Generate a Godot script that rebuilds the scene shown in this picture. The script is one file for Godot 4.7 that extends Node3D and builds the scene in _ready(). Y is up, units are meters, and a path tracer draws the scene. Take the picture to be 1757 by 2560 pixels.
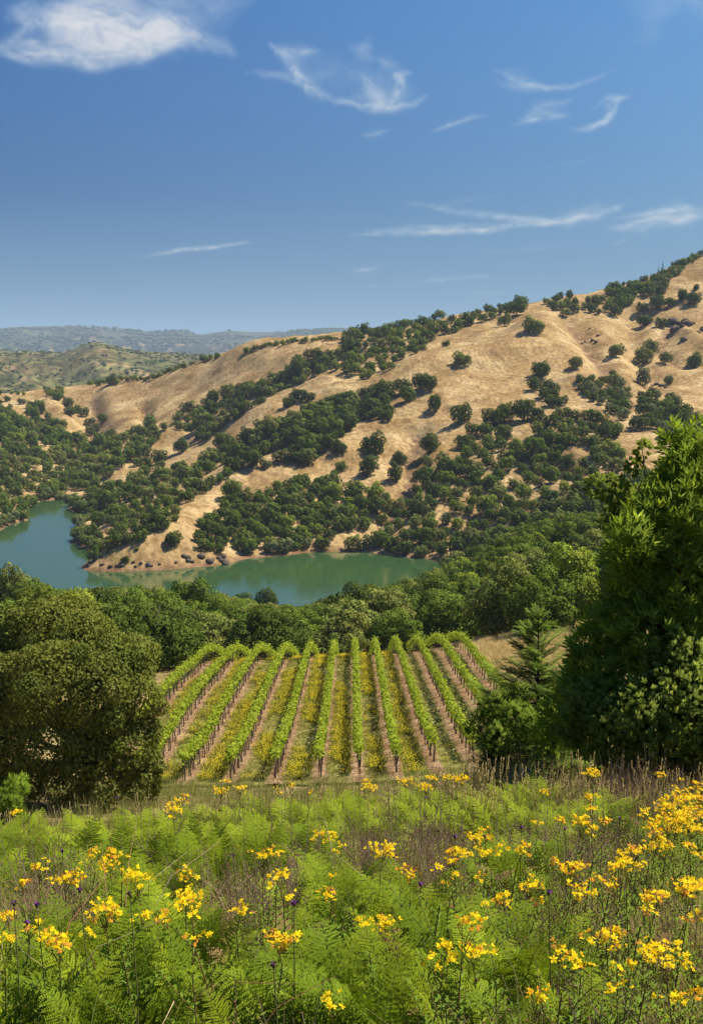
extends Node3D
# A vineyard above a reservoir between dry golden hills. Units are metres, y is up, the view is towards -z.

const LAKE := -86.0
# surveyed ground points: x, y, z
const SURVEY := [430.44,117.58,-1000,
	499.32,85.58,-1160,
	611.23,7.58,-1420,
	347.95,98.96,-985,
	404.47,66.96,-1145,
	496.32,-11.04,-1405,
	300.39,80.7,-960,
	350.46,48.7,-1120,
	431.82,-29.3,-1380,
	262.45,65.26,-950,
	306.65,33.26,-1110,
	378.48,-44.74,-1370,
	223.06,54.8,-940,
	261.03,22.8,-1100,
	322.72,-55.2,-1360,
	184.24,48.12,-930,
	215.93,16.12,-1090,
	267.44,-61.88,-1350,
	146.13,41.2,-920,
	171.55,9.2,-1080,
	212.85,-68.8,-1340,
	107.55,34.04,-900,
	126.67,2.04,-1060,
	157.74,-75.96,-1320,
	71.29,26.06,-890,
	84.1,-5.94,-1050,
	104.93,-83.94,-1310,
	35.72,18.23,-880,
	42.22,-13.77,-1040,
	52.77,-91.77,-1300,
	0.87,12.66,-875,
	1.03,-19.34,-1035,
	1.28,-97.34,-1295,
	-34.41,10.06,-890,
	-40.6,-21.94,-1050,
	-50.65,-99.94,-1310,
	-63.74,6.65,-905,
	-75.01,-25.35,-1065,
	-93.32,-103.35,-1325,
	-102.51,-0.16,-930,
	-120.15,-32.16,-1090,
	-148.81,-110.16,-1350,
	-140.42,-13.46,-960,
	-163.83,-45.46,-1120,
	-201.86,-123.46,-1380,
	-198.29,-23.58,-1000,
	-230.02,-55.58,-1160,
	-281.57,-133.58,-1420,
	-243.08,-28.93,-1020,
	-281.21,-60.93,-1180,
	-343.17,-138.93,-1440,
	-289.47,-33.25,-1040,
	-334.01,-65.25,-1200,
	-406.38,-143.25,-1460,
	-337.48,-36.86,-1060,
	-388.42,-68.86,-1220,
	-471.19,-146.86,-1480,
	-473.41,-41.03,-1080,
	-543.54,-73.03,-1240,
	-657.51,-151.03,-1500,
	270.82,35.28,-860,
	247.03,1.69,-780,
	222.71,-20.42,-700,
	191.77,-36.37,-600,
	157.52,-49.11,-490,
	383.09,36.06,-880,
	307.88,-20.42,-700,
	231.1,-52.23,-520,
	209.41,34.35,-880,
	190.97,14.23,-800,
	169.16,-12.2,-705,
	152.98,-28.46,-635,
	136.75,-43.22,-565,
	120.36,-53.64,-495,
	106.2,-59.34,-435,
	136.88,26.92,-860,
	123.73,7.77,-775,
	111.47,-14.75,-695,
	102.26,-30.99,-635,
	93.78,-44.41,-580,
	86.09,-57.56,-530,
	78.33,-67.62,-480,
	73.98,-72.86,-452,
	79.78,12.94,-820,
	72.23,-4.13,-740,
	65.2,-24.59,-665,
	61,-37.65,-620,
	55.58,-54.31,-562,
	51.5,-68.88,-518,
	47.75,-79.13,-478,
	17.3,3.31,-830,
	15.27,-15.58,-730,
	13.97,-32.53,-665,
	12.91,-46.96,-612,
	11.71,-64.51,-552,
	10.83,-75.84,-508,
	-32.99,1.68,-852,
	-30.87,-13.98,-795,
	-28.23,-26.97,-725,
	-25.79,-40.19,-660,
	-23.62,-53.44,-602,
	-21.75,-64.51,-552,
	-19.99,-75.38,-505,
	-88.17,-12.43,-895,
	-83.93,-25.17,-850,
	-78.18,-35.83,-790,
	-70.96,-46.55,-715,
	-63.28,-59.03,-635,
	-57.67,-65.16,-577,
	-52.18,-73.41,-520,
	-135.61,-27.54,-925,
	-125.71,-42.33,-855,
	-114.31,-55.26,-775,
	-102.1,-64.29,-690,
	-87.66,-71.47,-590,
	-75.78,-75.84,-508,
	-68.56,-79.53,-458,
	-191.69,-34.55,-965,
	-179.35,-51.84,-900,
	-164.87,-63.91,-825,
	-151.24,-70.51,-755,
	-135,-76.18,-672,
	-121.29,-80.33,-602,
	-105.17,-83.02,-520,
	-94.77,-82.02,-449,
	-236.25,-37.46,-990,
	-222.51,-51.76,-930,
	-205.22,-66.3,-855,
	-188.96,-76.56,-785,
	-172.56,-82.62,-715,
	-278.66,-39.85,-1000,
	-252.99,-55.76,-905,
	-227.22,-69.24,-810,
	-209.8,-79.01,-735,
	-318.7,-41.84,-1000,
	-281.27,-54.17,-880,
	-247.11,-68.84,-770,
	-217.5,-79.27,-675,
	-190.78,-83.52,-590,
	-417.62,-54.81,-950,
	-336.03,-74.06,-760,
	-266.84,-82.51,-600,
	39.9,-86,-460.11,
	25.2,-86,-466.2,
	10.2,-86,-476.7,
	-7.35,-86,-481.03,
	-19.03,-86,-478.85,
	-30.22,-86,-470.34,
	-44.98,-86,-464.15,
	-54.71,-86,-450.31,
	-68.7,-86,-445.55,
	-84.56,-86,-442.75,
	-98.43,-86,-439.98,
	-108.76,-86,-441.82,
	-111.75,-86,-470.34,
	-132.94,-86,-512.38,
	-141.91,-86,-552.24,
	-148.71,-86,-598.65,
	-163.94,-86,-624.84,
	-175.5,-86,-659.39,
	-180,-86,-651.39,
	-181.67,-86,-624.84,
	-169.67,-86,-574.53,
	-174.09,-86,-536.94,
	-200.93,-86,-494.49,
	-174.54,-95,-634.08,
	-170.27,-95,-624.84,
	-169.35,-95,-598.65,
	-158.34,-95,-593.67,
	-160.77,-95,-559.48,
	-151.68,-95,-559.48,
	-150.45,-95,-538.3,
	-161.77,-95,-525.03,
	-140.42,-95,-525.03,
	-148.56,-95,-494.49,
	-125.1,-95,-452.23,
	-167.96,-95,-433.64,
	-132.51,-95,-433.64,
	-92.44,-95,-412.39,
	-68.41,-95,-420.65,
	-43.44,-95,-429.22,
	-17.28,-95,-433.64,
	9.31,-95,-433.64,
	27.87,-95,-447.44,
	-16.15,-95,-404.45,
	-145.97,-86,-396.8,
	-115.21,-86,-391.61,
	-87.92,-86,-391.61,
	-62.92,-86,-385.83,
	-36.8,-86,-377.47,
	-16.49,-86,-373.42,
	0.39,-86,-377.47,
	16.67,-86,-396.8,
	35.54,-86,-429.22,
	45.67,-86,-442.75,
	-40,-79,-330,
	0,-80,-330,
	-90,-80,-320,
	35,-74,-320,
	-75,-63,-260,
	-40,-63,-260,
	0,-63,-260,
	-60,-46,-190,
	-25,-46,-190,
	5,-46,-190,
	-45,-38,-145,
	-20,-38,-145,
	5,-38,-145,
	79.48,-52.04,-330,
	52.5,-56.36,-320,
	38.3,-59.05,-310,
	24.87,-62.08,-300,
	45.26,-45.06,-220,
	31.11,-48.05,-215,
	18.3,-47.1,-200,
	30.77,-41.34,-165,
	37.21,-36.15,-150,
	100.53,-49.42,-310,
	62.02,-38.28,-190,
	116.84,-45.46,-260,
	60,-76,-395,
	95,-70,-395,
	130,-62,-410,
	-9.83,-20.73,-56,
	-8.64,-20.36,-56,
	-3.64,-20.01,-55,
	0.78,-20.21,-57,
	4.01,-20.38,-59,
	6.21,-20.42,-60,
	9.14,-20.83,-62,
	-11.84,-21.83,-68,
	-8.56,-22.18,-69,
	-4.6,-22.53,-70,
	0.07,-22.57,-71,
	4.57,-22.29,-72,
	8.58,-22.31,-73,
	-15.06,-23.64,-83,
	-11.41,-24.12,-84,
	-6.88,-24.2,-84,
	-1.32,-24.43,-85,
	3.66,-24.37,-86,
	9.46,-24.3,-87,
	-15.79,-26.09,-96,
	-11.37,-26.71,-99,
	-4.91,-27.07,-101,
	1.38,-27.33,-103,
	6.98,-27.17,-104,
	10.95,-27.1,-105,
	15.42,-26.74,-106,
	-22,-34,-118,
	-8,-33,-119,
	4,-32.5,-119,
	16,-30,-120,
	30,-27,-120,
	-17.82,-25.72,-92,
	-21.83,-25.73,-88,
	-26.55,-24.61,-80,
	-40,5.4,25,
	-40,0,0,
	-15,5.15,25,
	-15,0,0,
	-5,5.05,25,
	-5,0,0,
	0,5,25,
	0,0,0,
	5,5.05,25,
	5,0,0,
	15,5.15,25,
	15,0,0,
	40,5.4,25,
	40,0,0,
	-3,-1.15,-4,
	0,-1.1,-4,
	3,-1.05,-4,
	-4,-2.5,-8,
	0,-2.35,-8,
	4,-2.2,-8,
	-4.5,-3.75,-11,
	0,-3.35,-11,
	4,-3.05,-11,
	9,-2.9,-11,
	-10,-3.9,-11,
	-7,-7.1,-18,
	0,-6.7,-18,
	3,-5.6,-18,
	6.5,-5.2,-18,
	12,-4.8,-18,
	-10,-11.6,-28,
	0,-11.5,-28,
	8,-9.8,-28,
	16,-8.5,-28,
	-14,-15.2,-40,
	-7,-15.4,-40,
	0,-16.6,-42,
	10,-15.4,-42,
	22,-13,-42,
	-35,-14,-40,
	-30,-20,-60,
	40,-16,-60]
# ravines (below zero) and spurs (above zero) on the far slope: height, width, line of x, z
const CREASES := [[-8.25,18.7,[-111,-776,-95,-803,-71,-807,-38,-800,-8,-830]],
	[-7.5,17.6,[-78,-656,-57,-650,-31,-639,-14,-663,-4,-684]],
	[7.5,15.4,[-161,-719,-143,-797,-106,-764,-79,-746,-57,-728]],
	[7.5,16.5,[-88,-453,-78,-500,-78,-558,-62,-579,-41,-584,-11,-596]],
	[7.5,19.8,[46,-737,73,-743,105,-761,134,-801,151,-849]],
	[-6,8.8,[11,-498,22,-527,31,-555,31,-584,37,-621]],
	[-6.75,9.9,[162,-848,165,-798,166,-729,162,-680]],
	[-7.5,12.1,[223,-869,202,-810,195,-740,189,-678]],
	[4.5,13.2,[127,-804,140,-735,144,-689]],
	[-7.5,15.4,[55,-489,67,-521,86,-537,107,-531]],
	[4.5,13.2,[49,-492,74,-527,103,-575,111,-555]],
	[-4.5,5.5,[-165,-863,-169,-909,-176,-933]],
	[6,11,[-235,-909,-270,-983]],
	[-7.5,13.2,[-205,-879,-240,-975]],
	[-4.5,6.6,[-232,-993,-212,-926,-198,-890]],
	[-6,9.9,[239,-834,219,-789,223,-750]],
	[6,8.8,[242,-816,246,-797,248,-785]]]
# oaks of the far slope that stand out singly: x, z, crown width, height over width, tone, label
const LONE := [[-11.8,-543.5,15.2,0.66,0,"wide flat-topped oak above the shore wood of the bay"],
	[78.0,-609.5,15.1,0.76,0,"left crown of the big dark oaks at the top of the central wood"],
	[12.8,-591.5,14.6,1.00,0,"big egg-shaped oak in the middle of the golden slope above the bay"],
	[95.8,-614.0,14.4,0.93,0,"rounded dark oak between the central wood and the long clump"],
	[8.2,-563.0,13.2,0.90,0,"oak left of the upright dark oak above the shore wood"],
	[62.0,-621.5,14.0,0.92,0,"large lone oak casting a shadow left on the mid slope"],
	[126.3,-774.5,16.7,0.76,2,"broad pale oak standing on the brow of the golden slope"],
	[85.1,-612.5,13.2,0.95,0,"right crown of the big dark oaks at the top of the central wood"],
	[42.3,-584.0,12.4,0.88,0,"forked oak with a long shadow by the gully on the slope"],
	[42.3,-684.5,14.2,0.78,0,"top oak of the tight foursome on the mid slope"],
	[32.4,-683.0,13.5,0.80,0,"left oak of the tight foursome on the mid slope"],
	[48.9,-647.0,12.8,0.87,0,"round oak standing alone right below the foursome on the mid slope"],
	[22.9,-557.0,10.8,1.05,0,"upright dark oak beside the erosion gully above the shore wood"],
	[151.5,-581.0,11.0,0.74,0,"oak standing by itself between the two right-hand woods"],
	[-74.4,-452.0,8.5,0.84,0,"round oak alone on the peninsula with its shadow at left"],
	[-79.8,-683.0,12.6,0.91,0,"oak at the upper left end of the middle tree belt"],
	[127.9,-864.5,15.6,0.76,0,"dark oak just above the two pale oaks on the brow"],
	[34.7,-669.5,12.1,0.89,1,"lowest oak of the tight foursome on the mid slope"],
	[-34.2,-719.0,12.6,0.76,0,"large middle oak of the three in the gap between the upper tree belts"],
	[70.8,-722.0,12.7,0.80,2,"lone spreading valley oak on the open golden slope"],
	[119.2,-696.5,12.2,0.92,0,"single dark oak just above the long dark clump on the slope"],
	[179.9,-755.0,13.3,0.76,2,"pale open-crowned oak above the erosion gully at right"],
	[200.5,-765.5,13.4,0.90,2,"left of two pale oaks beside the rocky gully"],
	[25.9,-585.5,10.3,0.77,0,"oak between the egg-shaped oak and the forked oak on the slope"],
	[-24.7,-548.0,9.1,0.77,0,"oak left of the wide flat-topped oak above the bay"],
	[233.4,-752.0,12.2,0.93,1,"pale oak at the far right on the golden slope"],
	[238.4,-875.0,14.2,0.83,0,"dark oak below the ridge top at upper right"],
	[-111.8,-723.5,11.7,0.91,0,"round oak alone on the golden spur above the left arm of the lake"],
	[47.4,-678.5,10.7,0.93,0,"right oak of the tight foursome on the mid slope"],
	[265.0,-867.5,13.7,0.77,0,"right oak of the pair at the right margin under the ridge"],
	[-6.2,-585.5,9.2,0.94,0,"small round oak on the open slope below the middle belt"],
	[209.5,-777.5,11.9,0.92,2,"right of two pale oaks beside the rocky gully"],
	[115.5,-842.0,12.5,0.80,2,"pale rounded oak at the upper edge of the golden slope, below the ridge belt"],
	[142.1,-701.0,10.4,0.81,2,"low pale bush oak on the open slope right of the lone oak"],
	[259.8,-878.0,13.0,0.82,0,"left oak of the pair at the right margin under the ridge"],
	[213.6,-756.5,10.9,0.79,2,"pale round oak right of the two beside the rocky gully"],
	[-106.1,-444.5,6.4,0.82,1,"green tree at the left waterline of the peninsula"],
	[136.5,-570.5,8.2,0.91,0,"small oak on the ridge between central wood and right wood"],
	[-40.3,-713.0,10.0,0.81,0,"left oak of the three in the gap between the upper tree belts"],
	[184.9,-702.5,9.8,1.30,3,"tall grey-green tree above the right-hand ravine"],
	[225.4,-857.0,12.0,0.77,0,"dark oak at the left of the upper right rocks"],
	[-27.8,-714.5,9.3,0.77,0,"right oak of the three in the gap between the upper tree belts"],
	[104.2,-612.5,8.0,0.90,0,"small dark oak at the right shoulder of the rounded dark oak"],
	[-235.2,-921.5,11.6,0.74,0,"lower oak of the pair on the left golden slope below the saddle"],
	[-58.3,-575.0,7.2,0.76,0,"small oak at the lower tip of the middle belt"],
	[-5.4,-570.5,7.2,0.79,1,"green bushy tree behind the wide oak above the bay"],
	[-251.0,-977.0,11.9,0.85,0,"upper oak of the pair on the left golden slope below the saddle"],
	[48.2,-816.5,9.9,0.95,1,"highest of the three green shrubs at the gully head left of the lone oak"],
	[232.4,-837.5,10.2,0.90,0,"dark oak at the foot of the upper right rocks"],
	[228.5,-878.0,10.7,0.85,0,"smaller oak left of the dark oak below the ridge top"],
	[-218.4,-1005.5,11.8,0.88,0,"round dark oak alone on the left saddle skyline of the golden ridge"],
	[248.1,-872.0,10.2,0.72,0,"oak right of the dark oak below the ridge top"],
	[34.8,-579.5,6.8,0.60,3,"grey-brown bush in the gully below the forked oak"],
	[205.0,-714.5,7.7,0.88,3,"small bare-looking grey tree on the slope at right"],
	[-45.4,-573.5,6.2,0.93,3,"thin grey half-bare tree below the middle belt"],
	[-260.9,-980.0,10.1,0.86,1,"small oak in the gully left of the pair of oaks below the saddle"],
	[246.5,-896.0,9.3,0.94,0,"oak at the lower edge of the ridge top wood"],
	[50.2,-791.0,7.5,0.73,4,"middle of the three green shrubs at the gully head left of the lone oak"],
	[-92.0,-440.0,3.8,0.77,0,"small shrub on the peninsula bank near the waterline"],
	[169.6,-719.0,5.8,0.82,2,"very small oak at the head of the right ravine"],
	[68.4,-801.5,6.1,0.85,1,"tiny oak in the gully right of the upper belt on the golden slope"],
	[275.3,-896.0,6.9,0.77,0,"small oak above the pair at the right margin"],
	[44.6,-780.5,5.6,0.91,1,"lowest of the three green shrubs at the gully head left of the lone oak"],
	[285.3,-956.0,4.3,0.92,1,"tiny shrub on the bare ridge top, left one"],
	[-88.1,-444.5,2.0,0.79,1,"tiny shrub on the bare crest of the peninsula"],
	[289.5,-954.5,3.9,0.79,1,"tiny shrub on the bare ridge top, right one"]]
# oaks of the far slope that stand in woods and belts: x, z, crown width, height over width, tone
const WOODS := {"central": [102.8,-578,13.6,0.9,0, 131.3,-566,11.9,0.9,0, 132.1,-593,12,0.8,0, 103.4,-558.5,11.1,0.8,0, 108.8,-557,10.5,0.8,1, 123,-555.5,9.8,0.8,1, 97.7,-573.5,9.7,0.9,2, 109.7,-570.5,9.6,0.8,2, 119.2,-570.5,9.5,0.8,1, 121.2,-602,9.8,0.8,0, 138.4,-575,8.9,0.8,1, 99.1,-563,8.3,0.9,0, 128.6,-602,8.3,0.7,1, 115.8,-578,7.4,0.8,0, 115.3,-612.5,7.7,0.9,2, 117.1,-593,7.3,0.9,1, 114.1,-557,6.8,0.7,0, 113.5,-600.5,7.3,0.8,0, 103.1,-569,6.9,0.8,1, 128.1,-584,7,0.8,0, 118.5,-555.5,6.4,0.8,0, 119.6,-615.5,7,0.9,1, 138.3,-587,6.6,0.8,0, 123.7,-591.5,6.6,0.8,1],
	"iso": [],
	"leftgully": [-186.3,-848,11.5,0.9,0, -208.6,-926,11.2,0.8,0, -232.1,-954.5,10.6,0.9,0, -220.6,-929,10.3,0.7,0, -210.7,-909.5,10.1,0.9,0, -213.7,-899,10,0.9,0, -195.4,-854,9.1,0.8,0, -241.4,-969.5,9.4,0.9,0],
	"leftridge": [-232.9,-1016,8.3,0.9,1, -243.4,-1031,8.4,0.7,4, -277.8,-1014.5,8.3,0.8,4, -176.5,-987.5,7.5,0.8,1, -196.9,-999.5,7.4,0.8,4, -147.3,-977,7.1,0.8,1, -163.3,-990.5,6.9,0.8,0, -265.1,-998,6.8,0.8,4, -267,-986,6.6,0.9,4, -158.1,-983,6.6,0.7,4, -275.5,-1020.5,6.6,0.7,4, -212.1,-1002.5,6.4,0.9,4, -166.9,-990.5,6.3,0.7,4, -263.7,-1008.5,6.3,0.9,4, -171.6,-990.5,6.2,0.7,4, -152.7,-989,6,0.9,4, -268,-1020.5,5.9,0.9,2, -268.6,-1013,5.8,0.9,4, -182.9,-993.5,5.7,0.8,0, -273,-1029.5,5.9,0.7,4, -227.1,-1016,5.8,0.9,4, -209.3,-1008.5,5.7,0.9,4, -155.4,-986,5.5,0.9,4, -190.2,-999.5,5.2,0.9,0, -202.8,-1001,5.2,0.9,1, -185.2,-992,5,0.8,1, -192.4,-996.5,4.6,0.8,4, -264.8,-986,4.4,0.7,4, -284.5,-1029.5,4.6,0.7,4, -283,-1034,4.6,0.7,2, -224.1,-1017.5,4.4,0.8,0, -260.2,-984.5,4.2,0.9,2, -272.7,-1022,4.3,0.8,2, -173,-989,4.1,0.9,0, -262.9,-1001,4.1,0.7,4, -270.8,-1010,4.1,0.8,2, -259.5,-990.5,4,0.9,2],
	"leftscrub": [-294.5,-986,8.6,0.7,0, -310.2,-996.5,8.1,0.7,0, -326.7,-1026.5,6.6,0.8,0, -300,-969.5,5.3,0.9,1, -313.2,-986,5,0.9,0, -314.7,-1023.5,4.8,0.8,4, -302.9,-1022,4.6,0.9,4, -307.3,-1019,4.6,0.9,1],
	"leftwood": [-188.1,-821,15,0.9,1, -260.3,-863,15.6,0.9,1, -221.7,-767,13.7,0.8,1, -162.1,-720.5,12.8,0.7,4, -258,-821,14.5,0.9,0, -246.7,-783.5,13.7,0.9,1, -183.7,-666.5,11.5,0.9,4, -154.2,-837.5,14.5,0.9,1, -221,-702.5,12.1,0.9,0, -277.7,-873.5,15,0.8,4, -183.4,-573.5,9.7,0.8,1, -193.8,-606.5,10.3,0.8,1, -202.2,-647,10.9,0.9,0, -209.9,-836,14.1,0.9,1, -249.1,-813.5,13.6,0.7,4, -231.2,-761,12.6,0.8,0, -180,-738.5,12.1,0.7,1, -156.6,-734,12,0.7,1, -202.3,-674,11,0.8,0, -167.5,-683,11.1,0.7,1, -264.9,-828.5,13.5,0.8,1, -268.6,-854,13.9,0.7,1, -251.5,-863,13.8,0.9,2, -202.8,-794,12.7,0.7,1, -251.6,-887,14.1,0.7,0, -239.7,-828.5,13.1,0.7,2, -178.8,-564.5,8.7,0.9,1, -208,-780.5,12,0.9,2, -256.2,-827,12.7,0.9,1, -177.3,-705.5,10.8,0.9,1, -183.1,-771.5,11.8,0.8,4, -235.5,-854,13,0.9,2, -177.2,-806,12.2,0.8,1, -157.2,-702.5,10.6,0.8,1, -146.9,-728,10.9,0.8,1, -186.5,-654.5,9.8,0.9,1, -148.1,-782,11.7,0.8,0, -268.6,-884,13.2,0.8,1, -253.9,-842,12.5,0.8,2, -284.7,-899,13.4,0.9,0, -152.5,-713,10.6,0.8,1, -233.1,-852.5,12.6,0.9,1, -276.2,-867.5,12.8,0.9,1, -192.1,-629,9.2,0.9,1, -262.2,-914,13.4,0.9,1, -237.5,-876.5,12.8,0.9,0, -232.8,-806,11.7,0.9,0, -249.6,-849.5,12.2,0.8,0, -212,-816.5,11.7,0.8,1, -274.1,-885.5,12.7,0.9,1, -244.2,-888.5,12.7,0.7,0, -205.6,-737,10.5,0.9,1, -217.8,-840.5,12,0.9,1, -240.5,-752,10.6,0.9,2, -198.9,-810.5,11.4,0.8,1, -200.2,-621.5,8.7,0.9,2, -190.1,-716,10,0.9,1, -165.8,-698,9.7,0.9,1, -227.9,-738.5,10.1,0.9,2, -139,-773,10.6,0.8,0, -215.4,-795.5,10.7,0.8,4, -147,-764,10.3,0.8,1, -227.2,-834.5,11.2,0.9,1, -195.2,-822.5,11,0.7,0, -234.4,-782,10.5,0.9,0, -215.7,-743,9.9,0.8,4, -189.8,-758,9.9,0.8,1, -227.3,-861.5,11.2,0.8,2, -144.8,-738.5,9.5,0.8,0, -203.8,-716,9.2,0.7,2, -244.3,-872,11.2,0.8,1, -175.3,-689,8.8,0.8,1, -231,-723.5,9.2,0.9,1, -215.7,-705.5,8.9,0.8,1, -194.2,-662,8.3,0.8,4, -300.9,-942.5,11.8,0.7,0, -213,-776,9.7,0.8,2, -232,-879.5,11,0.9,1, -180.5,-834.5,10.4,0.8,4, -172.1,-708.5,8.8,0.7,1, -261.5,-932,11.5,0.9,0, -266.8,-866,10.7,0.7,2, -188.2,-800,9.8,0.9,0, -295.2,-927.5,11.3,0.9,0, -217.9,-732.5,8.9,0.8,1, -173.1,-831.5,10,0.9,4, -179.2,-675.5,8.1,0.9,1, -260.2,-872,10.4,0.8,1, -169.8,-803,9.5,0.9,1, -184.2,-698,8.2,0.9,0, -196.4,-758,8.9,0.9,2, -221.1,-726.5,8.5,0.9,1, -199.3,-726.5,8.4,0.8,1, -174.9,-740,8.5,0.8,1, -224.4,-845,9.6,0.8,1, -205.1,-843.5,9.6,0.9,4, -139.1,-758,8.6,0.8,1, -210.5,-803,9.1,0.9,4, -165.4,-845,9.6,0.9,1, -224.6,-698,7.8,0.8,0, -209.9,-720.5,8.1,0.8,1, -191.8,-783.5,8.7,0.8,1, -243.6,-794,8.7,0.9,0, -231,-870.5,9.6,0.9,2, -245,-830,9.1,0.8,1, -200,-657.5,7.1,0.9,0, -256.6,-845,9.2,0.7,1, -268.9,-953,10.3,0.9,1, -188.8,-699.5,7.5,0.8,4, -232.5,-833,8.9,0.8,0, -150.9,-722,7.7,0.8,1, -222.9,-747.5,8,0.9,2, -246.4,-825.5,8.7,0.9,4, -231.2,-833,8.7,0.8,0, -194.1,-692,7.2,0.9,0, -244.6,-843.5,8.8,0.7,1, -212.9,-759.5,7.9,0.9,0, -187.5,-618.5,6.4,0.7,1, -213.1,-683,7,0.9,1, -228.6,-794,8.1,0.8,1, -133.9,-788,8.1,0.8,2, -207.4,-755,7.7,0.9,4, -255.1,-855.5,8.7,0.9,2, -152,-755,7.7,0.9,4, -246,-768.5,7.8,0.8,4, -267.8,-854,8.6,0.9,1, -245,-863,8.7,0.7,0, -189.5,-611,6.1,0.9,4, -203.1,-773,7.8,0.8,0, -238.5,-893,8.9,0.8,2, -180.6,-728,7.2,0.9,2, -236,-744.5,7.4,0.9,1, -223.5,-822.5,8.1,0.9,1, -240.9,-806,7.9,0.8,2, -141.6,-789.5,7.7,0.9,2, -238.3,-879.5,8.6,0.8,2, -272.5,-855.5,8.3,0.8,1, -192.9,-744.5,7.3,0.7,1, -245.6,-860,8.4,0.9,1, -282.9,-920,8.9,0.8,1, -238.6,-764,7.4,0.8,1, -171.7,-849.5,8.2,0.8,1, -198.5,-741.5,7.2,0.8,1, -276.6,-969.5,9.3,0.8,2, -188.8,-743,7.1,0.7,4, -193.6,-803,7.6,0.8,1, -147,-756.5,7.1,0.9,1, -281.8,-971,9.1,0.8,0, -262,-891.5,8.3,0.8,1, -195.4,-719,6.7,0.9,1, -221.7,-789.5,7.3,0.8,1, -183.4,-804.5,7.5,0.9,4, -185.5,-623,5.8,0.9,4, -224.4,-843.5,7.8,0.8,1, -164,-824,7.6,0.8,1, -162.1,-713,6.5,0.8,1, -271.4,-924.5,8.4,0.8,0, -277,-945.5,8.6,0.9,2, -157.3,-714.5,6.5,0.9,1, -273.6,-953,8.6,0.7,1, -184.1,-711.5,6.4,0.9,1, -205.4,-708.5,6.4,0.8,4, -189.3,-732.5,6.6,0.9,1, -215.5,-669.5,6,0.9,1, -198.5,-800,7.2,0.8,4, -288,-927.5,8.3,0.9,1, -166.8,-713,6.3,0.9,0, -178,-792.5,7,0.8,4, -217.9,-818,7.3,0.8,4, -228.1,-818,7.2,0.9,1, -175.5,-573.5,5,0.9,1, -151.2,-738.5,6.4,0.9,0, -152.3,-746,6.5,0.8,2, -197.2,-632,5.5,0.9,2, -142.4,-746,6.5,0.8,4, -278.6,-899,7.6,0.9,0, -219.6,-848,7.2,0.8,1, -223.4,-863,7.1,0.8,1, -260,-816.5,6.7,0.9,1, -250.8,-830,6.8,0.9,1, -238.4,-846.5,6.9,0.8,1, -251.9,-912.5,7.4,0.9,0, -262.9,-858.5,6.9,0.9,1, -234.3,-870.5,7,0.9,1, -294.3,-945.5,7.5,0.9,1, -240.9,-833,6.6,0.9,1],
	"longclump": [118.2,-674,10.7,0.7,0, 113.3,-653,10.4,0.8,0, 111,-671,10.4,0.9,0, 113.9,-633.5,9.8,0.8,0, 117.5,-647,9.4,0.9,0, 121.6,-666.5,8.7,0.9,0, 117.2,-630.5,7.6,0.8,0, 121.1,-635,7.4,0.9,0],
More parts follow.
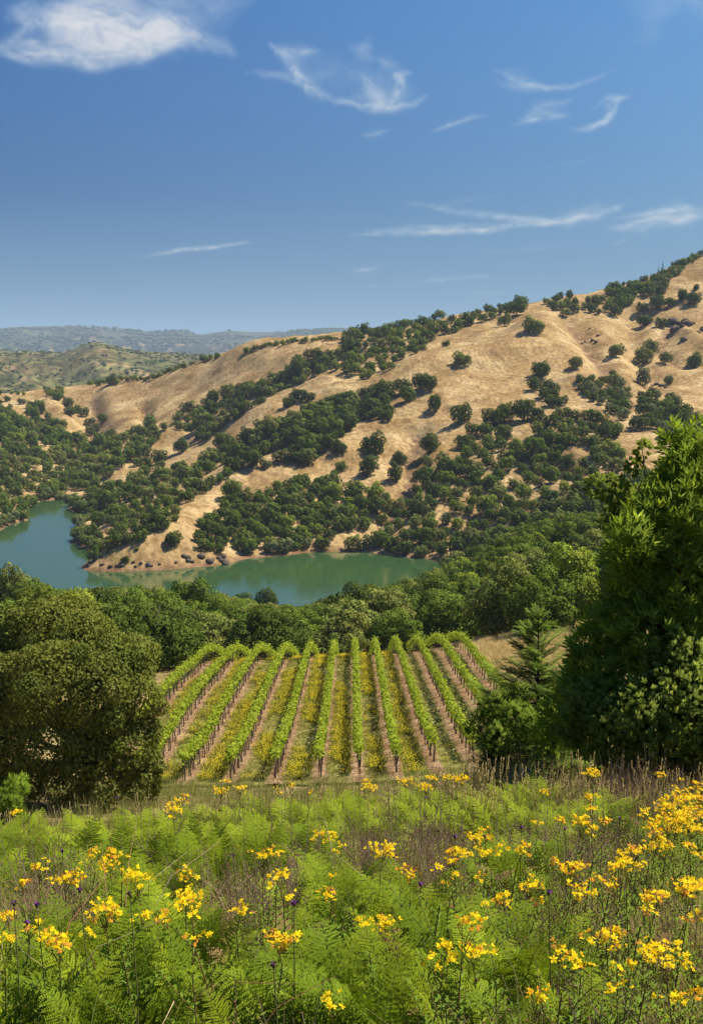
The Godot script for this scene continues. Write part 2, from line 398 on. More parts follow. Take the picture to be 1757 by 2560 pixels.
	"midbelt": [-2.7,-633.5,16.2,0.8,0, -47.9,-665,16.7,0.8,2, -67.1,-654.5,16.1,0.8,0, -23.4,-582.5,14.1,0.9,1, -34.2,-659,15.6,0.9,2, -10.6,-624.5,14.5,0.9,1, -62,-668,15.4,0.9,0, -32.4,-647,14.6,0.7,0, 12.1,-657.5,14.6,0.8,0, -19.2,-662,14.7,0.8,1, -25.8,-681.5,14.9,0.7,1, -17.8,-668,14.5,0.9,0, -5.8,-681.5,14.7,0.8,0, -62.3,-572,12.3,0.7,0, -19.3,-644,13.7,0.8,0, -27.8,-669.5,14.2,0.8,1, -51.4,-573.5,11.9,0.9,0, -5.7,-683,13.8,0.7,1, -0.1,-693.5,13.7,0.9,2, 21.6,-687.5,13.5,0.9,1, -8.4,-639.5,12.4,0.9,0, -23.7,-576.5,11.1,0.8,2, -56.2,-659,12.6,0.9,2, -45,-654.5,12.1,0.8,0, -14.9,-680,12.6,0.9,1, 0.5,-674,12.2,0.8,1, -12.2,-588.5,10.6,0.9,0, -19,-689,12.4,0.8,2, -0.3,-639.5,11.4,0.7,1, 20.4,-668,11.5,0.9,0, -38.3,-651.5,11.1,0.8,1, 22.2,-650,11,0.8,0, -84.6,-672.5,11.2,0.8,0, -31.8,-648.5,10.8,0.9,1, -27.6,-671,11.1,0.9,0, -40.3,-668,11,0.8,0, -34.9,-672.5,11.1,0.9,0, -17.8,-590,9.7,0.9,1, -37.6,-579.5,9.5,0.8,0, -49.9,-647,10.3,0.9,1, 16.8,-645.5,10.2,0.8,1, 0.3,-699.5,10.9,0.8,1, 16.3,-684.5,10.7,0.8,0, 0.2,-692,10.7,0.9,1, -76.7,-663.5,10,0.8,2, 1.3,-690.5,10.4,0.9,1, -19.6,-690.5,10.3,0.8,0, -55.9,-651.5,9.7,0.8,0, -10.6,-674,10,0.9,0, -41.2,-662,9.8,0.8,0, -25.2,-662,9.8,0.8,0, -0.2,-668,9.7,0.8,0, 11.5,-686,9.9,0.9,0, -56.1,-680,9.8,0.9,2, -55.9,-671,9.7,0.9,2, -27.7,-684.5,9.6,0.8,0, -20.4,-647,9.1,0.8,1, -22.1,-680,9.5,0.8,1, -75.7,-672.5,9.4,0.8,1, -5.4,-701,9.8,0.9,0, 21.5,-641,8.9,0.9,0, -43,-647,8.9,0.8,2, -56.7,-666.5,9.1,0.9,1, -31,-659,9,0.9,0, -4.6,-698,9.5,0.9,0, -41.2,-669.5,9.1,0.9,1, -24.8,-659,8.9,0.8,0, -30.2,-578,7.8,0.8,0, -41.4,-654.5,8.8,0.8,0, 16.1,-698,9.3,0.8,1, -8.2,-696.5,9.1,0.9,0, -74.9,-680,8.8,0.9,1, -66.6,-668,8.7,0.7,0, -14.3,-698,8.9,0.9,0, -26.5,-650,8.2,0.9,0, -13.2,-690.5,8.7,0.8,0, -30.9,-584,7.3,0.9,0, -47.9,-662,8.1,0.8,0, -7,-669.5,8.1,0.9,1, -50.4,-656,7.9,0.9,2, -46,-671,8,0.9,0, -13.7,-695,8.3,0.8,1, -8.7,-696.5,8.3,0.9,0, 1,-656,7.7,0.8,0, -15.1,-701,8.2,0.8,1, -2.4,-702.5,8.2,0.9,0, 7.2,-686,8,0.8,1, -21.2,-596,7,0.9,0, -3.3,-635,7.4,0.8,0, 5.7,-671,7.8,0.9,0, -8.7,-702.5,8.1,0.8,1, 5.4,-653,7.5,0.8,0, 11.3,-648.5,7.5,0.8,1, 24.2,-678.5,7.8,0.9,0, -14.2,-630.5,7.2,0.8,0, -16.1,-653,7.4,0.8,0, 7.1,-699.5,7.9,0.9,0, -36.3,-660.5,7.4,0.8,0, 11.3,-696.5,7.8,0.9,0, -49.5,-669.5,7.4,0.9,1, -9.1,-630.5,6.9,0.9,0, -26.3,-653,7.2,0.7,0, -55,-672.5,7.3,0.9,0],
	"peninsula": [-133.1,-596,12.1,0.9,1, -82.8,-459.5,9.3,0.9,1, -100.5,-581,11.7,0.8,2, -94.1,-621.5,12.2,0.8,2, -127.1,-543.5,10.4,0.8,1, -102.4,-651.5,12.4,0.8,0, -123,-626,11.9,0.9,2, -86.6,-668,12.5,0.8,2, -124.5,-710,13.2,0.8,0, -139.4,-623,11.4,0.8,1, -82.7,-557,10.2,0.8,2, -83.2,-627.5,11.4,0.8,1, -109.3,-585.5,10.6,0.8,2, -118.3,-548,9.8,0.9,1, -75.4,-543.5,9.6,0.9,0, -110.2,-558.5,9.5,0.8,1, -87.1,-458,7.8,0.9,0, -118.9,-606.5,10.2,0.8,0, -120.5,-501.5,8.4,0.9,0, -128.2,-672.5,11.2,0.8,0, -82,-488,8.1,0.9,1, -78.8,-459.5,7.6,0.8,0, -139.2,-731,11.9,0.9,0, -79.8,-525.5,8.5,0.8,0, -92.7,-654.5,10.4,0.8,1, -85.7,-611,9.4,0.9,1, -117.8,-561.5,8.5,0.7,0, -107.7,-644,9.6,0.7,2, -112.4,-524,7.8,0.7,0, -80.4,-470,7,0.9,1, -130.5,-701,10.4,0.9,0, -127.6,-621.5,9.2,0.7,1, -87.1,-449,6.6,0.8,1, -96.9,-447.5,6.5,0.9,1, -110.5,-633.5,9.1,0.9,1, -71.8,-552.5,7.9,0.9,0, -158.4,-678.5,9.7,0.9,1, -91.4,-666.5,9.4,0.9,1, -119.4,-540.5,7.6,0.7,0, -122.4,-600.5,8.4,0.7,0, -95.3,-533,7.4,0.9,0, -109.6,-498.5,6.9,0.7,2, -114.6,-494,6.8,0.8,0, -131.9,-611,8.3,0.7,1, -147,-611,8.1,0.9,0, -101.1,-447.5,5.9,0.9,2, -126.4,-506,6.6,0.9,0, -84.6,-527,6.9,0.8,2, -90.4,-453.5,5.9,0.9,0, -154.8,-612.5,8,0.9,1, -141.8,-599,7.8,0.8,1, -116.3,-659,8.6,0.8,2, -103.7,-488,6.3,0.9,1, -143.7,-615.5,8,0.9,0, -64.7,-564.5,7.3,0.8,1, -90.9,-560,7.2,0.8,1, -134.3,-633.5,8,0.8,0, -97.9,-608,7.7,0.8,1, -113.9,-539,6.8,0.7,1, -77.7,-480.5,6,0.9,2, -107.2,-566,7.1,0.9,0, -125.1,-554,6.9,0.8,1, -148.9,-603.5,7.5,0.8,1, -79,-539,6.6,0.8,1, -157.9,-662,8.1,0.8,1, -139.1,-614,7.5,0.8,0, -109.7,-528.5,6.4,0.8,1, -98.1,-552.5,6.7,0.9,1, -151.8,-614,7.4,0.7,0, -136.5,-593,7.1,0.9,1, -111.9,-549.5,6.6,0.8,1, -104.5,-543.5,6.5,0.9,0, -101.3,-546.5,6.4,0.9,1, -106.9,-540.5,6.3,0.8,2, -105.9,-623,7.2,0.8,2, -105.4,-450.5,5.2,0.7,1, -94.7,-450.5,5.2,0.8,0, -127.6,-605,7,0.8,0, -84.4,-455,5.2,0.8,1, -110.7,-618.5,7.1,0.8,0, -135.1,-678.5,7.7,0.8,2, -140.5,-605,6.9,0.9,1, -101.4,-630.5,7.2,0.9,1, -129.1,-615.5,7,0.9,0, -67.7,-560,6.2,0.8,1, -81.8,-456.5,5,0.9,0, -105.8,-530,5.8,0.8,1, -134.8,-662,7.2,0.8,1, -120.6,-690.5,7.4,0.7,1, -104.9,-480.5,5.2,0.9,0, -92.9,-447.5,4.8,0.9,0, -101.1,-452,4.8,0.9,0, -140.3,-717.5,7.6,0.9,1, -91.9,-549.5,5.8,0.8,2, -111.6,-542,5.7,0.8,1, -117.4,-645.5,6.7,0.8,0, -87.1,-455,4.7,0.7,0, -147.8,-675.5,6.9,0.8,1, -120.1,-638,6.4,0.8,0, -76.7,-471.5,4.7,0.7,1, -113.9,-486.5,4.9,0.9,0, -97.7,-561.5,5.6,0.9,1, -112.6,-614,6.1,0.7,1, -96.8,-618.5,6.1,0.9,1, -130.1,-588.5,5.8,0.8,0, -90.8,-449,4.4,0.7,2, -124.7,-615.5,6,0.9,1, -115.7,-632,6.2,0.7,0, -116.8,-621.5,6,0.8,1],
	"pointclump": [-58.3,-537.5,12.3,0.9,1, -52.3,-525.5,11.4,0.8,0, -52.6,-488,10.1,0.9,0, -62.4,-470,8.6,0.9,0, -45.4,-509,9.2,0.8,1, -55.1,-498.5,8.9,0.9,1, -54.3,-515,9,0.9,0, -56.7,-473,8.2,0.9,0, -59.3,-512,8.6,0.9,1, -62.2,-456.5,6.7,0.9,1, -59.5,-528.5,7.5,0.8,0, -54.8,-482,6.8,0.7,0, -60.4,-500,6.9,0.9,0, -44.6,-498.5,6.7,0.8,0, -50.2,-516.5,6.9,0.7,0, -56.8,-465.5,6.1,0.9,0, -51.7,-507.5,6.6,0.9,0, -64,-485,6.3,0.8,1, -60.9,-491,6.3,0.8,0, -65.5,-477.5,6,0.8,1, -59.2,-459.5,5.7,0.7,1, -63.8,-492.5,6,0.8,1, -57.4,-488,5.9,0.8,1, -59.6,-479,5.7,0.9,0, -56.1,-459.5,5.4,0.9,0, -48.7,-504.5,5.9,0.8,0, -48.7,-497,5.8,0.8,0, -65.1,-465.5,5.4,0.7,0, -65,-461,5.3,0.9,0, -54.9,-471.5,5.4,0.7,0, -42.5,-504.5,5.7,0.8,1, -60.1,-465.5,5.3,0.8,0],
	"ridge": [31.2,-822.5,12.4,0.8,4, 9.7,-878,13.2,0.9,1, 3.7,-780.5,11.7,0.9,4, 2,-759.5,11.2,0.8,4, 56.5,-875,12.6,0.8,1, 136.4,-902,12.9,0.9,1, 20.7,-827,11.8,0.8,0, 56.2,-819.5,11.7,0.8,0, 194.6,-890,12.2,0.8,0, 2.3,-872,12,0.9,4, 205,-869,11.8,0.9,0, 35.8,-837.5,11.1,0.9,1, 218.7,-893,11.7,0.8,1, 232.5,-932,12.2,0.8,1, 216.8,-929,12.1,0.9,1, 38.4,-873.5,11.2,0.9,1, 89.6,-875,11.2,0.8,1, 213.8,-885.5,11.3,0.9,1, 30.4,-897.5,11.4,0.8,4, 63.6,-855.5,10.8,0.9,4, 13.8,-747.5,9.4,0.9,1, 173.9,-870.5,10.9,0.8,0, 220.6,-911,11.3,0.9,0, 37.1,-810.5,10,0.8,0, 17.2,-809,10,0.9,1, 1,-846.5,10.3,0.8,0, 45.4,-810.5,9.8,0.9,4, 49.1,-833,10,0.9,4, 23.7,-867.5,10.4,0.8,1, 213.2,-906.5,10.9,0.9,0, 20.7,-750.5,8.8,0.9,0, 80.3,-849.5,10,0.9,1, 34.6,-788,9.3,0.8,4, 53.7,-851,9.9,0.8,1, 30.9,-854,9.9,0.9,4, 188.3,-875,10.1,0.9,0, 42.5,-893,10.2,0.8,1, 91.9,-860,9.7,0.9,0, 101.9,-867.5,9.7,0.7,1, 70.3,-837.5,9.4,0.9,0, 159.4,-882.5,9.7,0.9,0, 109.4,-888.5,9.7,0.9,1, 72.1,-903.5,9.9,0.8,4, 211.9,-918.5,10,0.9,1, 52.1,-810.5,8.8,0.8,1, 26.3,-851,9.1,0.9,0, 2.7,-839,8.8,0.9,1, 166.2,-887,9.3,0.9,4, 166.1,-911,9.5,0.7,0, 12.5,-824,8.6,0.7,0, 16.3,-863,9,0.9,1, 49.8,-866,8.7,0.8,4, 42,-789.5,7.9,0.9,0, 37.1,-860,8.6,0.8,1, 178.8,-915.5,9.2,0.9,0, 201.4,-878,8.8,0.9,1, 4.5,-852.5,8.5,0.7,4, 43.9,-855.5,8.5,0.8,1, 172.2,-894.5,8.9,0.9,1, 96.8,-881,8.6,0.8,1, 19.4,-777.5,7.6,0.9,4, 164.5,-860,8.3,0.8,1, 123.5,-884,8.5,0.8,0, 20.8,-855.5,8.2,0.9,0, 87.2,-860,8.2,0.7,1, 24.3,-810.5,7.7,0.8,1, 29.4,-771.5,7.3,0.8,1, 23.1,-782,7.3,0.8,1, 69.1,-866,8.1,0.9,1, 78.4,-878,8.2,0.9,0, 179,-893,8.3,0.9,0, 52.4,-899,8.1,0.8,0, 223.5,-933.5,8.4,0.8,4, 209.1,-897.5,8.1,0.7,4, 83.5,-867.5,7.7,0.8,1, 19.3,-890,7.9,0.8,4, 9.7,-797,7.1,0.9,0, 200.8,-899,7.9,0.8,1, 109.3,-870.5,7.7,0.8,4, 172.1,-921.5,8,0.9,0, 29.7,-812,7,0.9,0, 34.8,-773,6.7,0.8,0, 7,-756.5,6.5,0.9,4, 62.7,-840.5,7.1,0.8,0, 214.3,-899,7.5,0.8,1, 161.2,-900.5,7.5,0.7,1, 67.4,-906.5,7.5,0.8,1, 230.1,-912.5,7.5,0.8,0, 11,-842,6.8,0.8,0, 125.4,-902,7.3,0.8,0, 134.5,-885.5,7.1,0.9,1, 120.7,-866,7,0.8,1, 158.2,-906.5,7.3,0.8,4, 190.1,-897.5,7.2,0.9,1, 129.3,-893,7.1,0.8,0, 29.3,-797,6.3,0.9,1, 226.2,-915.5,7.3,0.9,1, 223.4,-906.5,7.2,0.9,0, 130,-909.5,7.2,0.8,1, 7.6,-866,6.8,0.8,0, 116.6,-876.5,6.9,0.9,0, 183.8,-882.5,6.9,0.9,4, 18.2,-848,6.6,0.7,1, 112.9,-882.5,6.9,0.9,1, 120.4,-900.5,7,0.8,1, 62.8,-882.5,6.8,0.8,0, 48.2,-911,6.9,0.8,1, 6,-845,6.4,0.9,0, 74.7,-839,6.3,0.8,0, 59.8,-855.5,6.4,0.9,1, 192.7,-872,6.5,0.7,0, 205.3,-891.5,6.6,0.8,4, 43.1,-842,6.2,0.9,1, 10.7,-771.5,5.7,0.7,0, 15.5,-893,6.6,0.9,1, 79.1,-842,6.2,0.8,4, 13.7,-768.5,5.6,0.9,1, 101.2,-890,6.5,0.8,4, 14.3,-851,6.1,0.7,1, 72.8,-872,6.2,0.7,1, 14.4,-804.5,5.7,0.8,4],
	"ridgetop": [236.4,-914,8.7,0.8,0, 237.9,-900.5,8.5,0.9,0, 238.8,-944,8.8,0.7,4, 232,-917,8.5,0.9,0, 256.4,-927.5,8.2,0.7,1, 254.7,-912.5,7.9,0.9,1, 221.5,-890,7.6,0.8,4, 246.9,-947,8,0.9,1, 242,-915.5,7.6,0.9,4, 269.8,-947,7.6,0.8,4, 288.6,-962,7.6,0.8,4, 294.5,-966.5,7.6,0.9,4, 253.1,-944,7.4,0.8,0, 279.8,-959,7.5,0.9,1, 285.3,-968,7.4,0.8,4, 235,-945.5,7.3,0.8,1, 302.3,-972.5,7.2,0.8,1, 257.6,-942.5,6.9,0.8,1, 282.2,-954.5,6.9,0.9,1, 236.4,-932,6.7,0.7,1, 261.9,-950,6.6,0.9,1, 228.5,-902,6.2,0.9,4, 233.9,-903.5,6.2,0.9,1, 273.3,-936.5,6.4,0.9,4, 224.6,-896,6,0.7,1, 230.5,-933.5,6.3,0.9,1, 240.9,-935,6.2,0.9,4, 245.4,-914,5.9,0.9,4, 242.7,-902,5.9,0.7,1, 276.6,-963.5,6.2,0.9,1, 228.4,-924.5,5.8,0.8,0, 252.5,-930.5,5.8,0.8,1, 267.7,-938,5.8,0.9,1, 242,-909.5,5.5,0.8,4, 263.1,-929,5.5,0.9,4, 243,-929,5.4,0.7,4, 248.2,-923,5.3,0.9,0, 257.8,-954.5,5.5,0.9,0, 248,-906.5,5.2,0.8,4, 259.6,-923,5.2,0.7,1, 298.4,-969.5,5.5,0.8,4, 252.1,-918.5,5.1,0.8,1, 265.9,-950,5.3,0.8,1, 228,-914,5,0.7,0, 231.7,-927.5,5,0.9,1, 238.8,-911,4.9,0.8,4, 279,-947,5.1,0.7,4, 224.5,-903.5,4.8,0.7,1, 286,-959,5.1,0.9,1, 244.3,-948.5,5,0.8,1, 268.8,-933.5,4.8,0.8,1, 245.8,-924.5,4.7,0.9,1, 233.5,-912.5,4.6,0.9,1, 230.1,-912.5,4.6,0.8,4, 270.8,-939.5,4.7,0.8,1, 247.7,-933.5,4.6,0.9,1, 245.2,-909.5,4.5,0.8,1, 250.7,-909.5,4.5,0.8,1, 249.9,-920,4.5,0.9,1, 263.1,-941,4.6,0.8,4, 250.8,-939.5,4.5,0.8,1, 277.5,-950,4.5,0.9,4, 248.1,-914,4.3,0.9,1],
	"rightravine": [157.3,-645.5,9.7,0.9,3, 143.8,-665,9.8,0.9,3, 165.7,-701,9.8,0.9,2, 148.6,-603.5,8.3,0.9,3, 147.1,-615.5,8,0.8,1, 168.1,-693.5,9,0.9,3, 141.5,-645.5,8.4,0.8,0, 155,-624.5,8.1,0.9,1, 160.5,-662,8.2,0.9,0, 153.1,-638,7.5,0.9,0, 154.3,-654.5,7.7,0.8,0, 145.1,-623,7.2,0.8,3, 153.6,-665,7.6,0.8,3, 145.4,-659,7.2,0.9,3, 143.3,-675.5,7.3,0.9,0, 139.3,-678.5,6.7,0.9,0, 149.4,-657.5,6.4,0.8,0, 140.4,-659,6.1,0.8,1, 152,-618.5,5.7,0.8,3, 163.3,-653,6,0.8,2, 149.8,-680,6.2,0.8,2, 139.4,-666.5,6,0.8,1, 169.7,-683,6.2,0.8,1, 149.6,-666.5,6,0.7,3, 152,-629,5.6,0.9,1, 163.6,-708.5,6.2,0.8,1, 154.1,-683,5.9,0.8,1, 144.3,-638,5.5,0.9,3, 147.7,-648.5,5.6,0.9,1, 158.4,-639.5,5.5,0.9,2, 148,-683,5.8,0.9,1, 139.3,-672.5,5.7,0.7,2, 150.7,-644,5.4,0.7,1, 157.6,-701,5.8,0.8,0, 149.7,-635,5,0.8,2, 162.6,-689,5.4,0.9,0],
	"rightwood": [177.3,-605,11.9,0.8,0, 184.3,-573.5,10.8,0.9,0, 178.8,-629,11.7,0.8,1, 168.8,-570.5,10.5,0.7,1, 177,-590,10.8,0.9,0, 190,-572,9.6,0.9,0, 186.5,-617,10.4,0.8,0, 198.2,-578,9,0.7,0, 186.5,-636.5,9.6,0.8,0, 178.9,-561.5,8.5,0.9,1, 161.7,-573.5,8.5,0.9,3, 169.6,-558.5,8.1,0.7,0, 162.1,-614,8.8,0.9,0, 179.4,-557,7.9,0.9,0, 159.4,-582.5,8.2,0.7,0, 191.4,-591.5,8.2,0.8,1, 198.6,-603.5,8.1,0.8,0, 166.9,-636.5,8.5,0.8,0, 176.9,-576.5,7.7,0.8,3, 193.3,-605,8,0.7,1, 196.5,-566,7.4,0.7,0, 164.7,-593,7.7,0.8,0, 173.1,-618.5,8,0.7,1, 172.9,-555.5,7.2,0.8,1, 167.8,-617,7.9,0.9,3, 171,-635,8.1,0.8,0, 202.8,-594.5,7.4,0.7,0, 193.6,-605,7.2,0.9,1, 177.4,-569,6.7,0.9,0, 190.1,-611,7.2,0.8,0, 162.1,-557,6.5,0.8,1, 172,-602,7,0.7,0, 185.6,-585.5,6.6,0.9,3, 170.7,-590,6.5,0.9,0, 184.8,-605,6.7,0.9,0, 188.3,-561.5,6.2,0.9,1, 203.7,-606.5,6.7,0.8,1, 191.2,-558.5,6.1,0.7,1, 179.9,-651.5,7.1,0.9,3, 184.9,-597.5,6.4,0.8,1, 166.9,-588.5,6.3,0.7,0, 197,-594.5,6.3,0.9,1, 183.8,-558.5,5.9,0.8,0, 194,-569,6,0.8,0, 172.4,-654.5,6.9,0.7,0, 163.4,-569,5.8,0.8,0, 182.6,-588.5,5.9,0.8,1, 174.4,-633.5,6.3,0.9,1, 165.8,-627.5,6.3,0.8,0, 158.3,-563,5.6,0.8,1, 161.9,-605,6,0.7,0, 175.8,-653,6.5,0.9,1, 158.7,-557,5.5,0.9,3, 189.4,-603.5,5.9,0.7,0, 165.8,-606.5,5.9,0.8,0, 198.1,-590,5.7,0.9,0, 162.6,-599,5.7,0.8,0, 187.4,-650,6.1,0.8,0, 188.3,-690.5,6.5,0.9,0, 170.8,-609.5,5.7,0.8,0],
	"shorewood": [-27.7,-528.5,12,0.8,1, -7.4,-512,11.5,0.7,1, -8.5,-527,11.5,0.9,4, -43.5,-486.5,10.4,0.9,1, -35.6,-494,10.6,0.9,0, -45.2,-470,9.9,0.8,1, -32.9,-516.5,10.8,0.9,0, -37.2,-504.5,9.8,0.8,1, -28.1,-486.5,9.4,0.7,1, -20,-497,9.5,0.8,0, -29.2,-494,9.4,0.8,4, -26.3,-518,9.6,0.9,2, -21.7,-489.5,8.7,0.8,4, -10.3,-506,9,0.9,0, -35.6,-477.5,8.3,0.7,4, -26.7,-504.5,8.6,0.9,1, -16.3,-492.5,8.3,0.8,4, -45.9,-477.5,8,0.9,2, -26.3,-543.5,9.1,0.9,1, -0.2,-522.5,8.7,0.8,4, -19.1,-504.5,8.3,0.8,1, -39.3,-483.5,7.9,0.9,1, -43.8,-524,8.5,0.8,1, -5.8,-500,8.1,0.9,2, -18.5,-534.5,8.6,0.9,1, -10.5,-491,7.3,0.7,0, -2.2,-510.5,7.6,0.8,0, -36.2,-543.5,8.1,0.8,1, -23.4,-483.5,7.1,0.8,1, 0.2,-503,7.3,0.9,0, -2.5,-498.5,7.2,0.9,0, -15.5,-500,7.2,0.9,0, -40.5,-533,7.7,0.9,1, -45,-534.5,7.6,0.8,1, -16,-515,7.2,0.8,4, -34.6,-488,6.7,0.9,1, -19.4,-522.5,7.1,0.9,0, -12.3,-519.5,7,0.9,1, -23.1,-507.5,6.7,0.8,2, -1.2,-531.5,7,0.9,0, -0.1,-516.5,6.8,0.8,4, -33.3,-531.5,6.9,0.9,0, -48.7,-483.5,6.3,0.9,4, -30.2,-479,6.2,0.8,1, -13.9,-533,6.9,0.8,1, -12.2,-498.5,6.4,0.9,0, -19.9,-512,6.5,0.9,0, -14.7,-509,6.5,0.7,4, -39.7,-492.5,6.3,0.8,1, -19.6,-488,6.2,0.8,4, -41.7,-477.5,6,0.7,0, -14.7,-486.5,6.1,0.7,4, -37.2,-516.5,6.3,0.9,2, -31.5,-509,6.2,0.8,0, -51.2,-476,5.8,0.8,0, -23,-528.5,6.3,0.9,2, -13.5,-525.5,6.3,0.9,2, -31.6,-546.5,6.4,0.9,2, -6.5,-497,5.7,0.8,1, -50.3,-471.5,5.4,0.7,1],
